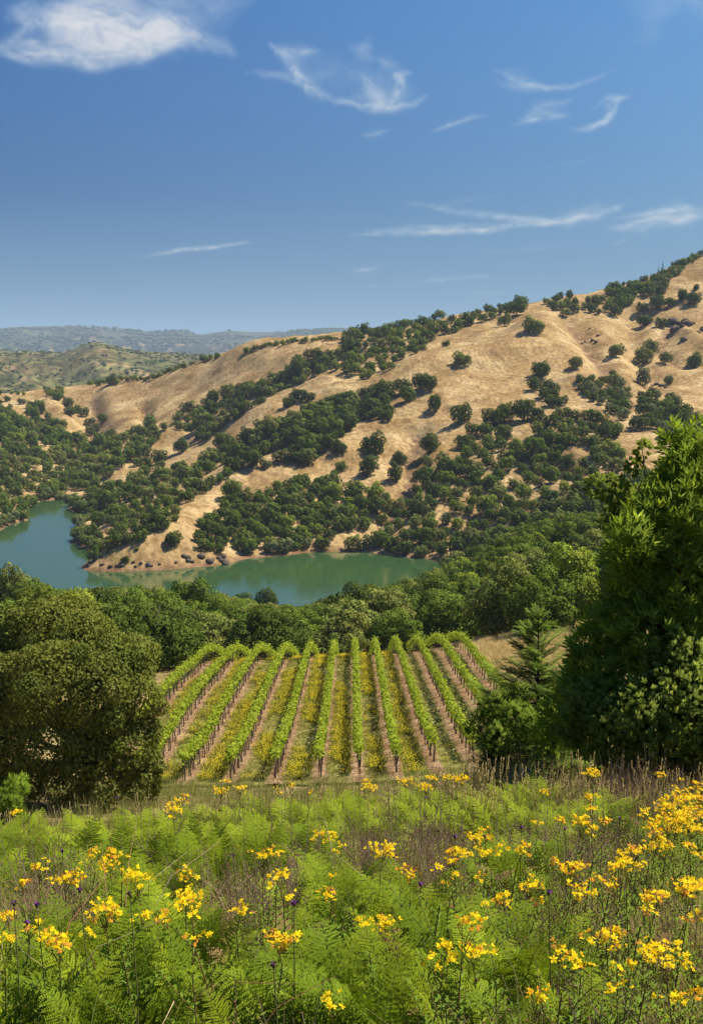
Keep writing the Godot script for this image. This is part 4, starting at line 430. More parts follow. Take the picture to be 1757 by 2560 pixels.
# oaks of the dense wood before the lake: x, z, crown width, height, tone
const VALLEY := [-17.9,-95.1,10.3,7.2,0,
	-18.9,-88.2,9.3,7.4,0,
	-32.5,-93.6,9.6,6.7,0,
	-26.4,-100.9,10.2,8.8,4,
	-43.3,-119.7,12.1,7.5,1,
	-23.8,-84.4,8.3,7.1,2,
	-21.5,-114.5,11.3,9.2,0,
	-25.4,-94.3,9,6.2,1,
	34.1,-112,10.6,8.5,1,
	-30.5,-116.1,10.9,8.5,1,
	28.7,-106.4,9.5,9.6,1,
	24.1,-117.4,10.5,9,4,
	27.4,-128.9,11.4,9.9,1,
	-28.9,-87.3,7.5,6.7,1,
	31.8,-118.5,10,8.9,0,
	-16.1,-135.2,11.4,7.6,1,
	34.2,-125.2,10.5,10.8,1,
	-9.7,-125.1,10.4,7,0,
	0.7,-141.8,11.8,7.8,2,
	-24,-130.3,10.3,8,0,
	-38.5,-105.1,8.3,8.1,4,
	12.9,-135.5,10.6,7.3,1,
	5.5,-152.8,11.9,9.1,2,
	17.1,-120.4,9.3,9.3,2,
	-25.1,-121.1,9.3,6.2,1,
	37.6,-141.9,10.9,10,2,
	-16.8,-127.5,9.8,7.9,2,
	40.1,-133.9,10.2,6.7,1,
	-59.7,-163.3,12.3,7.4,1,
	-45.9,-126.3,9.5,5.7,0,
	-32.2,-103.5,7.7,6.4,1,
	48.4,-131.9,9.7,8.6,0,
	19.3,-128.4,9.4,9.9,2,
	-33.9,-156.9,11.5,7.7,0,
	45.6,-138.9,10.1,7.7,0,
	13.9,-145.7,10.6,6.6,1,
	-9,-132.7,9.6,6.5,1,
	55.9,-169.4,12.3,9.7,0,
	13.8,-170.8,12.3,7.7,1,
	43.7,-123.4,8.8,7,1,
	20.3,-137.8,9.8,8,0,
	39.4,-118.1,8.2,6.4,4,
	-1.4,-125.9,8.8,7.1,2,
	39.7,-108.6,7.6,6.1,2,
	19.7,-110.5,7.7,6.9,1,
	36.5,-167.5,11.6,9.4,1,
	-45.6,-138.6,9.5,7.5,1,
	-36.3,-110,7.5,6.9,4,
	60.7,-179.4,12,8.4,1,
	31.4,-158.1,10.4,10.8,1,
	52,-182,11.9,7.4,4,
	-37,-144.3,9.4,6.2,0,
	-30.5,-133.2,8.6,7.8,0,
	33.7,-133.3,8.6,7.2,1,
	62.4,-188.4,12.2,11.1,2,
	22.8,-172.9,11.1,8.2,2,
	21.2,-195.4,12.5,8.8,4,
	39.1,-153.3,9.8,7.6,0,
	56.8,-160,10.1,8.4,1,
	-12.9,-147.3,9.2,6.1,2,
	-29.3,-142.2,8.8,8.5,1,
	-43.9,-165.7,10.3,6.4,2,
	-35.6,-136.6,8.4,8.8,0,
	-39.8,-153,9.5,6.7,2,
	-50.5,-161.4,9.9,8.7,0,
	-37.7,-128.6,7.9,8.2,4,
	20.5,-181.4,11.1,8.7,1,
	13.1,-157.6,9.6,6.3,1,
	25.2,-147.3,9,6,0,
	4.8,-131.2,8,6.2,1,
	15,-205.2,12.4,8.3,0,
	-68,-204.5,12.4,8.4,0,
	39.9,-176,10.4,8.4,2,
	-3.8,-152.9,9.1,6,1,
	13.9,-189.1,11.2,9.2,0,
	-62.6,-170.7,10,9.8,1,
	38.3,-160.3,9.4,6.5,0,
	-60.9,-189.2,11.1,9.5,1,
	-5.3,-138,8,6,1,
	33.8,-207.4,11.9,10.9,2,
	-37.7,-163.5,9.4,7.2,0,
	-29.1,-175.2,10,6.9,1,
	30.6,-142.8,8.1,6,2,
	47.4,-207.1,11.8,11.9,2,
	-32.4,-148.1,8.3,7.9,1,
	55.2,-153.5,8.5,6.6,0,
	29.6,-175,9.7,6.1,1,
	29,-137.7,7.6,7.3,4,
	30.9,-151.7,8.4,6.3,4,
	45.7,-160.1,8.8,8.7,0,
	-54.7,-154.1,8.5,5.8,0,
	-76.3,-206.5,11.4,9.5,0,
	-38.2,-170.9,9.3,6.2,1,
	74.5,-203.8,11.1,8.3,2,
	50.6,-146.9,8,5.2,1,
	73.1,-211.3,11.4,11.1,4,
	55.4,-223.6,12,9.2,0,
	5.6,-165.8,8.9,6.5,2,
	28.8,-192.6,10.2,7.7,4,
	-66.3,-184.7,9.8,6.4,1,
	46.5,-176.7,9.4,7,2,
	-49.5,-146.4,7.7,7,2,
	-16,-158,8.3,5.5,2,
	-47.5,-179.5,9.3,6.2,2,
	-46.4,-155.8,8,6,4,
	-86.6,-244,12.3,7.9,0,
	-58.3,-182.6,9.2,8.5,2,
	-59.9,-176.4,8.9,9.3,2,
	20.1,-155,7.8,6.1,1,
	4.5,-177.9,8.9,8,4,
	35.5,-244.1,12.2,9.6,1,
	81.1,-222.4,11.1,10.7,0,
	-9.7,-156.2,7.7,5.1,0,
	-2.3,-171,8.4,5.6,0,
	5.8,-186.6,9.2,5.6,4,
	19.6,-166.7,8.2,6.1,2,
	88.2,-241.9,11.8,9.3,2,
	-43.6,-173.5,8.4,5.9,0,
	34.4,-181.4,8.8,7.7,2,
	25,-235.6,11.4,9.4,1,
	69.5,-190.3,9.2,9.4,0,
	-51.2,-188.6,9.1,6.1,1,
	-29.1,-185.9,9,6,1,
	-65.8,-194.7,9.4,8.8,1,
	25.1,-156.1,7.5,6.5,1,
	-17.5,-163.8,7.9,5.2,0,
	27.9,-184.2,8.8,8.3,1,
	-35.4,-196.2,9.4,6.3,0,
	42,-197.7,9.5,6.5,2,
	6.7,-193.2,9.2,7,1,
	-24.3,-182.3,8.7,6.2,1,
	-23,-158.1,7.5,6.4,4,
	57.9,-204.3,9.7,7.4,0,
	-1.4,-187.1,8.8,5.9,4,
	66,-250.9,11.8,8.7,2,
	60.8,-216.9,10.2,9.5,4,
	-56.6,-195.3,9.2,7.6,1,
	-58,-210.9,9.9,6.6,1,
	83.5,-233,11,8,4,
	58.8,-243.3,11.4,9.8,2,
	-48.7,-216.7,10.2,7.2,2,
	18.4,-160.9,7.5,5.3,1,
	12.3,-221.1,10.3,7.6,2,
	9.8,-199.6,9.3,6.9,0,
	-93.3,-266.2,12.4,12.7,2,
	-31.2,-163,7.6,6.6,0,
	-43.4,-190,8.9,5.9,1,
	-4.7,-164.2,7.6,5.1,0,
	59.5,-198.2,9.2,5.8,1,
	41.5,-185.7,8.6,6.3,0,
	-19.3,-170.2,7.8,5.2,1,
	66.6,-208.9,9.6,10.1,1,
	4.4,-218.4,10,6.7,2,
	-42.9,-254.3,11.6,7.7,1,
	-66.7,-239.7,10.9,7.3,0,
	35.7,-199.9,9,5.5,2,
	-2.1,-177.4,8,5.5,0,
	-36.9,-179,8.1,5.3,0,
	-72.3,-275.4,12.3,8.9,1,
	11.7,-245.2,11,7.3,0,
	-35.2,-233,10.4,6.9,2,
	-57.9,-234.1,10.5,7,0,
	-44.9,-203.1,9.1,6.2,2,
	44.3,-168.4,7.5,6.3,2,
	53.4,-259.7,11.6,7.7,0,
	27.7,-169.1,7.5,6.9,1,
	48,-233.7,10.3,6.5,0,
	-25.1,-196.4,8.6,5.8,0,
	6.8,-230.3,10.1,6.4,0,
	-55.6,-261.8,11.4,8.2,2,
	-26.9,-204.1,8.9,5.9,4,
	62.6,-172.1,7.5,7.3,2,
	25,-204.3,8.9,7.7,4,
	-52.9,-177.2,7.7,7.5,0,
	34.1,-224.9,9.8,9.2,2,
	-71.3,-218.9,9.5,7.7,1,
	84.8,-253.9,10.9,8.8,2,
	-99.7,-276.6,11.9,8,4,
	48.7,-189,8.1,5.6,0,
	-35.2,-223.9,9.6,6.4,2,
	-48.1,-197.4,8.5,5.4,1,
	-59.1,-276.5,11.8,9.7,1,
	54.7,-190.8,8.1,6.9,1,
	-52,-208,8.9,6,0,
	-65.2,-211,8.9,7.6,0,
	32.4,-216.9,9.2,8.4,2,
	-83,-233.2,9.9,6.6,2,
	-46,-225.1,9.5,6.3,1,
	-49.7,-231.9,9.8,6.5,2,
	60.5,-257.5,10.9,7.5,1,
	71.9,-197.5,8.3,8.3,2,
	38.5,-216.1,9.1,9.2,1,
	9.6,-179.9,7.6,6.4,1,
	0.7,-201.1,8.4,6.5,2,
	-11.1,-172,7.2,4.8,1,
	-54.4,-226.7,9.5,6.3,2,
	45.3,-217.3,9.1,8.1,2,
	-90,-276.8,11.5,9,1,
	-58.3,-218.7,9.1,6.1,1,
	-36.9,-217.1,9,6.2,0,
	50.4,-195.7,8.1,5.2,1,
	-0.3,-266.7,11.1,7.4,0,
	3.5,-211.4,8.7,5.8,0,
	64.8,-234.7,9.7,9.3,1,
	42,-223.4,9.2,8,0,
	-37.7,-188.7,7.8,6.5,2,
	-76.4,-234.4,9.7,8.8,1,
	-94.4,-257,10.6,6.7,0,
	-42.6,-184.3,7.5,5.3,1,
	-78.6,-216.5,8.9,7.5,1,
	92.8,-251.5,10.3,6.3,0,
	-40.9,-229.4,9.4,6.9,1,
	93.6,-272.6,11.1,7.4,0,
	50,-242.8,9.9,7.7,0,
	43.1,-241.8,9.8,8.2,0,
	24.6,-251.8,10.2,6.8,2,
	-56.1,-242.3,9.8,6.3,0,
	-28.2,-224.2,9.1,6,0,
	1.6,-234,9.5,6.3,2,
	7.2,-206.9,8.4,6.5,1,
	-67.7,-255.8,10.3,7.3,1,
	-84.1,-256.9,10.3,6.8,0,
	-85.6,-269.7,10.8,7.8,1,
	-48.6,-292.4,11.7,8.8,2,
	19.8,-243.4,9.8,8.1,4,
	-0.9,-226.2,9,5.7,1,
	-31.9,-251.7,10,6.7,1,
	-26,-217.7,8.7,5.8,2,
	-66.8,-248.4,9.9,6.6,1,
	-80.7,-222.4,8.8,8.9,1,
	-61.1,-203.8,8.1,8.1,1,
	-54.4,-202,8,5.5,2,
	97.9,-265,10.4,8.9,4,
	31,-256.3,10.1,6.7,2,
	-12,-164.9,6.4,4.3,1,
	-89.3,-294.5,11.5,9.8,4,
	106,-287.4,11.2,8.4,0,
	-19.5,-192.4,7.5,5,1,
	23,-212.3,8.3,6.7,2,
	52.1,-251.7,9.8,9.8,1,
	49,-266.1,10.3,6.9,1,
	-70.8,-308.6,11.9,10.4,4,
	-31.3,-265.3,10.2,6.8,1,
	18,-237.1,9.1,8.1,0,
	-37.2,-204.4,7.9,6.9,2,
	-101.5,-291.5,11.2,7.8,0,
	-46.2,-244,9.4,6.8,0,
	66.8,-199.9,7.7,7.5,1,
	-60.1,-251.8,9.6,6.5,2,
	15.4,-230.2,8.8,5.3,0,
	-58,-290.1,11.1,9.3,4,
	-1.2,-193.6,7.4,4.9,1,
	-36.3,-257.1,9.8,7.5,2,
	7,-311.2,11.8,7.9,0,
	-80.8,-314.4,11.9,11.1,1,
	-42.2,-208.5,7.9,5,2,
	-31.8,-213.7,8.1,5.9,2,
	98.5,-282.7,10.7,7.1,1,
	47.3,-200.3,7.6,7.4,0,
	15,-215.4,8.1,5.8,1,
	22.3,-228.5,8.6,7.5,0,
	60.6,-230.3,8.7,9,0,
	-64.1,-227,8.5,6.6,1,
	-20.1,-185.5,7,4.7,1,
	-71.6,-211.7,8,7.2,2,
	-31.9,-243.7,9.2,6.1,4,
	-43.7,-263.4,9.9,7.7,2,
	52.6,-201.2,7.6,4.8,0,
	71.6,-226.3,8.5,7.7,2,
	28.3,-228.5,8.5,8.6,1,
	-40.4,-279.3,10.4,7.6,1,
	53.3,-216.1,8,4.9,1,
	-92.1,-287.1,10.6,7.5,2,
	104.9,-337.3,12.5,8.3,2,
	-71.5,-261.4,9.7,7.6,1,
	7.4,-257.4,9.5,6.3,1,
	74.4,-248.4,9.2,6.4,1,
	61.6,-264.7,9.8,6,0,
	-21,-212.1,7.8,5.2,2,
	-77,-227.7,8.4,5.9,2,
	31.4,-333.9,12.2,11.3,4,
	-4.5,-246.1,9,6,4,
	-79.1,-326.9,12,7.8,4,
	18.2,-249.5,9.1,7.5,1,
	30.7,-249.6,9.1,6.5,0,
	104.5,-299.2,10.9,8.2,0,
	50.2,-330.6,12.1,9,1,
	-80.7,-263.1,9.6,6.3,1,
	58.7,-211.4,7.7,5.1,4,
	9.2,-214.9,7.8,5.6,1,
	34.4,-311.1,11.3,7.5,1,
	26.6,-221.9,8,5.3,0,
	18.5,-220,8,5.9,0,
	-71.5,-229.8,8.3,6.1,2,
	65.8,-242.6,8.8,7.3,1,
	58.6,-250.5,9,7.6,4,
	75.8,-217.2,7.8,6.7,1,
	-38.3,-299.9,10.8,6.6,1,
	66.4,-228.7,8.2,8.3,4,
	38.2,-318.9,11.4,11.8,1,
	49.7,-340.7,12.2,12.4,1,
	-38,-286,10.1,7.8,1,
	-90.6,-327.4,11.6,10.3,0,
	72.3,-255.1,9,7.2,1,
	-62.8,-299.5,10.6,6.5,1,
	-98.8,-337,11.9,11.5,1,
	11.7,-305.1,10.8,7.2,4,
	-44.7,-236.5,8.3,6.5,0,
	2.3,-325,11.4,8.9,2,
	-16,-177.3,6.2,4.2,4,
	-76.5,-251,8.8,5.9,0,
	-23.9,-242.9,8.5,5.7,2,
	104.5,-312.7,11,7.7,4,
	-43,-214.5,7.5,5.7,0,
	-65.5,-221.3,7.8,7.4,4,
	68.5,-220.9,7.7,4.9,1,
	34,-350.8,12.3,8.5,1,
	-100.2,-311.8,10.9,7,4,
	99.1,-345.9,12.1,8.4,2,
	-37.8,-316.6,11,7.5,0,
	41.3,-255.6,8.9,8,1,
	111.9,-305.4,10.6,7.5,1,
	77.8,-341.4,11.9,8.3,0,
	27.4,-264,9.2,6.1,4,
	92,-354.7,12.3,10.8,2,
	-44.1,-304.4,10.6,7.9,1,
	42.8,-261.3,9.1,7.5,4,
	6.6,-268.6,9.3,7.2,2,
	-66.4,-279.9,9.6,7.7,2,
	-29.4,-276.9,9.5,6.5,0,
	-104.5,-301.1,10.4,10.8,4,
	-60.6,-315.9,10.8,8.5,2,
	77.4,-259.3,8.9,6.9,2,
	-72.5,-296.5,10.1,10,1,
	-19.9,-260.5,8.9,5.6,0,
	65.1,-331.4,11.3,8,1,
	-27.7,-234,7.9,5.3,1,
	76.7,-357.5,12.1,8.1,2,
	13.7,-259.1,8.8,5.8,0,
	-2.3,-206.6,7,4.7,1,
	1.9,-260.1,8.8,6.3,2,
	-47.3,-325.1,11,8.8,1,
	19.9,-364.1,12.3,7.7,1,
	-55.7,-309.3,10.4,7,1,
	1.5,-250.6,8.4,6.1,0,
	-80.4,-279.5,9.4,8.4,4,
	-48.3,-278.6,9.3,8.2,1,
	112.8,-312.8,10.5,6.5,2,
	75.6,-237.4,7.9,5.1,4,
	7.7,-250.4,8.3,8,1,
	-34,-305.7,10.2,7.8,1,
	-21.6,-249.6,8.3,5.2,2,
	-52.3,-273.6,9.1,5.5,1,
	-35.4,-273.2,9,6.9,4,
	8.9,-328.3,10.9,9,4,
	83.1,-270.8,8.9,6,0,
	76.1,-231.5,7.6,6,1,
	-52.6,-254.1,8.4,7.5,0,
	65.7,-354.7,11.7,10.4,2,
	-53.1,-318,10.5,9.2,0,
	-107.6,-312.6,10.3,6.5,1,
	73.9,-366.5,12.1,9.4,0,
	55.3,-235.3,7.7,5.7,1,
	92.6,-260.4,8.5,8.6,0,
	-77.7,-243.1,8,7.1,4,
	37.3,-231.7,7.6,5.6,0,
	-70.5,-287.1,9.4,7.5,0,
	-95.4,-306.4,10,8.6,1,
	20.9,-258.2,8.4,5.6,0,
	7.6,-276,9,6,1,
	71.6,-266,8.7,6.4,0,
	80.4,-247.5,8.1,6.7,2,
	-6.1,-195.4,6.4,4.3,2,
	-88.7,-314.5,10.3,6.9,1,
	18.1,-342.6,11.2,10.9,0,
	-5.6,-262.2,8.5,6.2,2,
	-36.8,-240.5,7.8,5,0,
	-4.5,-311.8,10.1,6.7,1,
	-58.9,-326.4,10.6,8.7,1,
	129.5,-383,12.4,8.4,1,
	-15.6,-188,6.1,4.1,1,
	90.3,-281.3,9.1,6.1,1,
	-37.7,-247.8,8,7,0,
	-102.7,-283.6,9.1,8.1,1,
	-26.7,-304.5,9.8,6.4,2,
	-64.5,-266,8.5,8.3,2,
	-3.1,-217.2,7,4.6,2,
	-53.5,-248.3,8,6.1,1,
	-25.4,-253.8,8.1,5.4,1,
	12.4,-239,7.6,6.5,1,
	15.3,-269.1,8.6,5.7,1,
	-126.1,-342.4,10.9,11.2,0,
	37.1,-260,8.3,6.9,0,
	15.5,-318.4,10.1,9.2,1,
	31.2,-238.5,7.6,6.1,1,
	67.1,-257.6,8.2,5.6,4,
	51.3,-318.2,10.1,6.7,1,
	-72.3,-338.3,10.7,7.2,4,
	-41.6,-269.9,8.5,7.7,4,
	-79.4,-304.4,9.6,6.7,4,
	-49.8,-300.7,9.5,9.1,0,
	-30.5,-286.1,9,6.4,1,
	-108.9,-328.9,10.4,10.7,0,
	84.7,-262.7,8.3,7.2,0,
	-6,-302.5,9.5,6.3,0,
	-18,-241.2,7.6,4.9,0,
	-27,-260.2,8.2,6.9,4,
	-114.6,-361.1,11.3,10.1,2,
	81.2,-383.4,12,12.2,1,
	-5.2,-236.4,7.4,4.9,2,
	25.4,-245.3,7.7,7.7,2,
	-120.5,-353,11,10.3,0,
	-56.2,-300.6,9.4,8.8,2,
	57.1,-351.5,10.9,8,2,
	35.8,-267.2,8.3,5.3,1,
	101,-356.2,11.1,9.8,2,
	27.6,-308.9,9.6,5.9,1,
	-1.6,-295.3,9.2,6.1,0,
	-71.8,-244.6,7.6,6.9,0,
	21.9,-267.5,8.3,5.5,2,
	11.9,-361.5,11.2,7.4,0,
	88.2,-326,10.1,6.7,1,
	5.6,-243.6,7.5,7.1,2,
	-7.5,-176.9,5.5,3.6,2,
	59,-336.4,10.4,6.4,2,
	15.2,-332.5,10.2,8.7,0,
	-105.7,-322.2,9.9,8.1,0,
	106.3,-329.9,10.1,7.5,1,
	-30.8,-292.4,8.9,7.1,0,
	-88.4,-252.3,7.7,6.9,2,
	117.4,-382.1,11.7,8.6,1,
	-25.1,-267.9,8.2,6.8,4,
	-47.8,-268.7,8.2,5.4,4,
	-6.1,-332.1,10.1,6.8,2,
	77.5,-265,8.1,6.1,1,
	-18.9,-206.7,6.3,4.2,1,
	41,-248.7,7.6,5.7,1,
	69.5,-339.5,10.3,6.9,4,
	-80.1,-273.1,8.3,5,2,
	27.7,-323,9.8,7.1,2,
	-90.5,-337.4,10.2,7.6,2,
	2.9,-317.2,9.5,9.9,1,
	37.4,-363.6,10.9,7.2,1,
	-18.4,-228.7,6.9,4.6,2,
	49.4,-374.2,11.2,7.3,1,
	-76.9,-267.4,8,5.5,4,
	111.6,-351.1,10.5,7,1,
	-39.7,-309.3,9.2,5.7,2,
	112,-342.2,10.2,6.1,1,
	45.8,-313.6,9.3,6.4,1,
	55.7,-268.1,8,5.3,1,
	112.4,-367.8,10.9,11.4,1,
	-20.5,-220.4,6.5,4.4,0,
	-0.3,-275,8.2,5.7,2,
	42.5,-326.5,9.7,8.4,4,
	-63,-332.5,9.9,6.1,2,
	-113.7,-334.8,9.9,7.5,0,
	-16.9,-247.4,7.3,4.9,2,
	-69.6,-330.4,9.7,9.3,1,
	46.4,-272.4,8,4.9,0,
	57.4,-376.5,11,7.1,4,
	-47.9,-313.1,9.2,8.6,1,
	-44.7,-331.5,9.7,6.5,1,
	-7.8,-253.5,7.4,4.9,1,
	69.9,-271.3,7.9,6,1,
	91,-366.7,10.7,6.8,2,
	21.3,-324.3,9.5,7.2,0,
	-95,-281.4,8.2,6.5,1,
	96.5,-316.5,9.2,7.1,1,
	108.8,-376.5,10.9,9,1,
	85,-362.2,10.5,11,0,
	-21.2,-235.9,6.8,4.6,1,
	117.8,-363.2,10.5,10,1,
	-132.3,-361.4,10.4,8.3,2,
	40.7,-377.7,10.9,9.2,0,
	-124.9,-363.8,10.5,9.2,2,
	21.5,-336.1,9.7,6.4,0,
	0.4,-289.6,8.3,5.5,1,
	97.1,-308.2,8.8,5.5,0,
	-11.4,-238.6,6.8,4.6,0,
	-7.9,-189.6,5.4,3.6,4,
	-79.1,-286.7,8.2,5.6,1,
	17.7,-349.6,10,7.7,2,
	35.2,-342.4,9.8,9.1,1,
	97.8,-288.9,8.2,7.5,0,
	-63.8,-321.8,9.2,8.6,0,
	120.4,-371.1,10.5,7,0,
	-10.9,-247.9,7,4.7,2,
	66.3,-364.2,10.3,6.3,1,
	29.5,-366.5,10.3,7.2,1,
	26.6,-348.1,9.8,6.8,4,
	91.4,-312.4,8.8,6.1,4,
	0.6,-348,9.8,5.9,1,
	12.3,-338.5,9.5,9.4,1,
	-19.5,-266.3,7.5,5,2,
	-51.2,-284.2,8,5.9,1,
	-0.3,-281.1,7.9,5.3,2,
	101.6,-275,7.7,5.6,1,
	-36.8,-293.3,8.2,7.7,2,
	-10.7,-180.3,5,3.4,2,
	19.8,-306.1,8.6,7.1,2,
	-15.5,-254.4,7.1,4.7,0,
	-114.2,-368.3,10.3,9,2,
	-57.4,-283.2,7.9,6.4,1,
	113.5,-333.1,9.3,9.1,0,
	70.1,-382.9,10.7,8.8,1,
	11.2,-283.2,7.9,5.5,0,
	100,-332,9.2,6.6,1,
	-21.1,-279.6,7.8,4.9,1,
	129.1,-375.1,10.4,10.1,1,
	100.9,-324.6,9,6.2,1,
	-111.7,-375.4,10.4,7.6,1,
	-83.7,-290.5,8,5.9,2,
	-10.9,-185.3,5.1,3.4,1,
	105.9,-320.7,8.8,6.4,0,
	-24.1,-295.1,8.1,5.6,1,
	7.3,-300.1,8.2,6.3,4,
	-111.3,-346.8,9.5,7.9,4,
	-128.3,-353.5,9.7,9.6,1,
	100.9,-376.5,10.3,8.7,1,
	0.7,-338.4,9.3,7.5,0,
	0.7,-301.5,8.3,5.3,1,
	-13.2,-279.2,7.6,5.1,0,
	-64.2,-287.6,7.8,5.4,1,
	57.8,-325.7,8.9,5.4,1,
	55.2,-386.5,10.5,10.6,0,
	-114.7,-313.3,8.5,5.5,1,
	-112,-321.6,8.7,7,4,
	98,-369.9,10,7.8,1,
	108,-293.8,7.9,6.7,4,
	13.6,-278.1,7.5,5,1,
	-78.8,-293.7,7.9,6.7,0,
	44.7,-358.4,9.7,6.7,0,
	-98.1,-297.6,8,4.9,1,
	129.6,-355.5,9.6,6,2,
	28.9,-316.8,8.5,8.2,0,
	84.3,-335.9,9,7.8,0,
	14.4,-311.4,8.3,5.5,1,
	-12.1,-226.4,6.1,4,1,
	100,-294.7,7.9,6.1,1,
	-8.9,-217.5,5.8,3.9,1,
	-105,-347.9,9.3,7.8,0,
	-13.6,-234,6.2,4.2,0,
	-134.5,-375.2,10,7.6,2,
	-37.1,-327.7,8.7,7.2,0,
	-6.5,-271.7,7.2,4.8,2,
	-14.5,-222.2,5.9,3.9,1,
	-90.3,-347,9.2,6.5,1,
	-62.5,-309.3,8.2,5.2,0,
	-84.3,-332.6,8.8,7.1,1,
	-13.2,-197.5,5.2,3.5,2,
	89.6,-344.4,9,7.7,2,
	84.7,-276.1,7.2,4.8,2,
	-92.8,-321.2,8.4,5.6,1,
	118.7,-349.7,9.2,6,1,
	112.3,-319.7,8.4,5.2,1,
	-120,-326.4,8.5,8.5,1,
	-44.4,-339.3,8.9,5.9,0,
	-19.1,-201.6,5.3,3.5,1,
	-109.5,-296.4,7.7,7,2,
	-85.8,-322.6,8.4,7.4,1,
	-39.2,-335.8,8.7,5.8,4,
	-18.7,-284.5,7.4,4.9,2,
	123.6,-344.2,8.9,7.8,1,
	91.9,-289.6,7.5,5,0,
	61.9,-385.5,10,6.1,1,
	-7.9,-317.8,8.2,5.7,2,
	113.7,-325.6,8.4,7,0,
	-6.5,-221.8,5.7,3.8,1,
	-8.2,-209.9,5.4,3.6,1,
	37.2,-387.4,10,7.7,0,
	78.2,-278.5,7.2,4.8,1,
	-84.6,-300.7,7.7,6.5,0,
	82.3,-368.4,9.4,8.2,1,
	97,-300.8,7.7,6.1,1,
	-110.1,-304.7,7.8,5.4,0,
	3.7,-354.3,9.1,6.1,0,
	-64.8,-348.5,8.9,7,1,
	-93.2,-300.3,7.7,7.2,0,
	-66.8,-314,8,5.7,0,
	66.4,-275.1,7,4.7,1,
	-75.2,-332.6,8.5,6.9,2,
	98.5,-363.2,9.2,7.8,1,
	76.7,-271.7,6.9,4.6,1,
	-4.5,-286.1,7.3,4.8,1,
	-74.7,-351,8.9,6.9,1,
	-88.6,-305.6,7.7,4.9,2,
	-51.5,-347.6,8.8,5.9,0,
	-8.8,-200.5,5.1,3.4,0,
	133.9,-362.9,9.2,9.6,2,
	61.6,-346.1,8.7,6.6,0,
	18.8,-298.5,7.5,5,0,
	6.6,-287.6,7.2,4.8,1,
	28.5,-374.1,9.4,6.3,0,
	-30.6,-312.9,7.9,5.2,1,
	-136,-386.1,9.7,7.2,4,
	-120.8,-337.5,8.4,6,2,
	95.5,-328.3,8.2,6.1,0,
	-112.3,-352.9,8.8,8.6,1,
	-20.7,-301.6,7.5,5,1,
	26.8,-358.2,8.9,9,0,
	94.2,-323,8,6.7,0,
	21.8,-315.7,7.8,7.3,0,
	-123.8,-378.4,9.4,6.1,2,
	96.1,-337.1,8.3,6.3,0,
	-141.4,-382.1,9.4,8.5,0,
	118.4,-341.2,8.4,7.1,2,
	119.2,-327.5,8.1,7.7,1,
	-104.5,-362.1,8.9,6,1,
	45,-319.4,7.9,5.4,1,
	-70.8,-322.3,7.9,5,1,
	-54.8,-331.6,8.1,5,0,
	48.5,-350.5,8.6,5.5,1,
	136.1,-371.2,9.1,6.7,4,
	-122.5,-386.3,9.4,6.4,2,
	102.2,-385,9.4,9.1,0,
	111.5,-361.3,8.8,8.5,0,
	-12.7,-214.2,5.2,3.5,0,
	-3.5,-357.6,8.7,5.8,1,
	6.2,-345.7,8.4,7,1,
	34.3,-325.8,7.9,7.6,2,
	33.8,-378.4,9.2,5.6,0,
	58.6,-277,6.7,4.5,1,
	-100.1,-319.5,7.7,6.4,1,
	3.4,-333.3,8,7.1,1,
	71.4,-348,8.4,5.7,0,
	25.9,-272.8,6.6,4.4,4,
	28.4,-386.9,9.3,6.2,1,
	-128.1,-373.9,9,7.8,1,
	-100.1,-326.1,7.8,7.4,1,
	15.2,-287.6,6.9,4.6,2,
	122.5,-333.3,8,8.1,0,
	72.8,-330.8,7.9,5.5,2,
	-114.6,-381.8,9.1,6.5,4,
	-11.9,-312.9,7.4,5,1,
	-57,-361.8,8.6,5.7,1,
	-71.1,-344.7,8.2,6.2,2,
	72.4,-325.6,7.7,5.2,1,
	94,-378.1,9,6.3,1,
	76.7,-350.6,8.3,8.1,1,
	-10.6,-295.3,7,4.6,0,
	106,-365.2,8.6,7.6,4,
	-52.7,-337,8,6.9,1,
	-11.8,-193.3,4.6,3,1,
	77.6,-375.2,8.8,7.3,2,
	43.9,-337.6,7.9,6.6,1,
	-19.2,-272.1,6.4,4.3,1,
	57.4,-359.7,8.4,7.2,1,
	-58.6,-346.4,8.1,4.9,2,
	14.6,-373.3,8.7,7.1,1,
	-54.8,-355.3,8.3,5.6,1,
	-76.5,-345.1,8.1,6,2,
	-16.7,-216.3,5.1,3.4,1,
	-41,-322.8,7.5,6.2,2,
	81.7,-288.3,6.7,4.5,2,
	-130.5,-367.8,8.5,7.4,1,
	84.6,-348.1,8.1,8.2,0,
	25.4,-328.3,7.6,4.8,0,
	-9.2,-324.8,7.5,5.9,1,
	-98.6,-346.6,8,5.3,1,
	63.6,-372.8,8.6,6,1,
	77.2,-319,7.3,4.9,1,
	82.9,-294.1,6.8,4.5,1,
	90.6,-373.1,8.6,8.1,1,
	49.3,-367.1,8.4,5.3,1,
	-95.5,-356.4,8.1,5.4,1,
	-61.3,-341.3,7.8,6,1,
	38.8,-356.8,8.1,5.8,2,
	-107.3,-342,7.8,6.2,0,
	-87.6,-355.6,8.1,5.4,4,
	89.5,-383.8,8.7,8.7,1,
	-80.5,-340.3,7.7,7.4,4,
	41.4,-346.4,7.8,7.4,0,
	140.3,-385.9,8.7,5.8,1,
	-17.3,-306.8,6.9,4.6,0,
	-19.1,-312.7,7.1,4.7,4,
	-25.2,-325.2,7.3,4.9,2,
	-121.3,-371.3,8.4,5.9,1,
	84.5,-376.7,8.5,6.9,2,
	-13.3,-265.5,6,4,1,
	139.1,-379.2,8.5,7.3,2,
	1.7,-366.3,8.2,6.2,1,
	-115.1,-342.5,7.6,6.3,1,
	-19.8,-326.3,7.3,4.8,1,
	-7.2,-338.1,7.5,5,1,
	-19.1,-291,6.5,4.3,0,
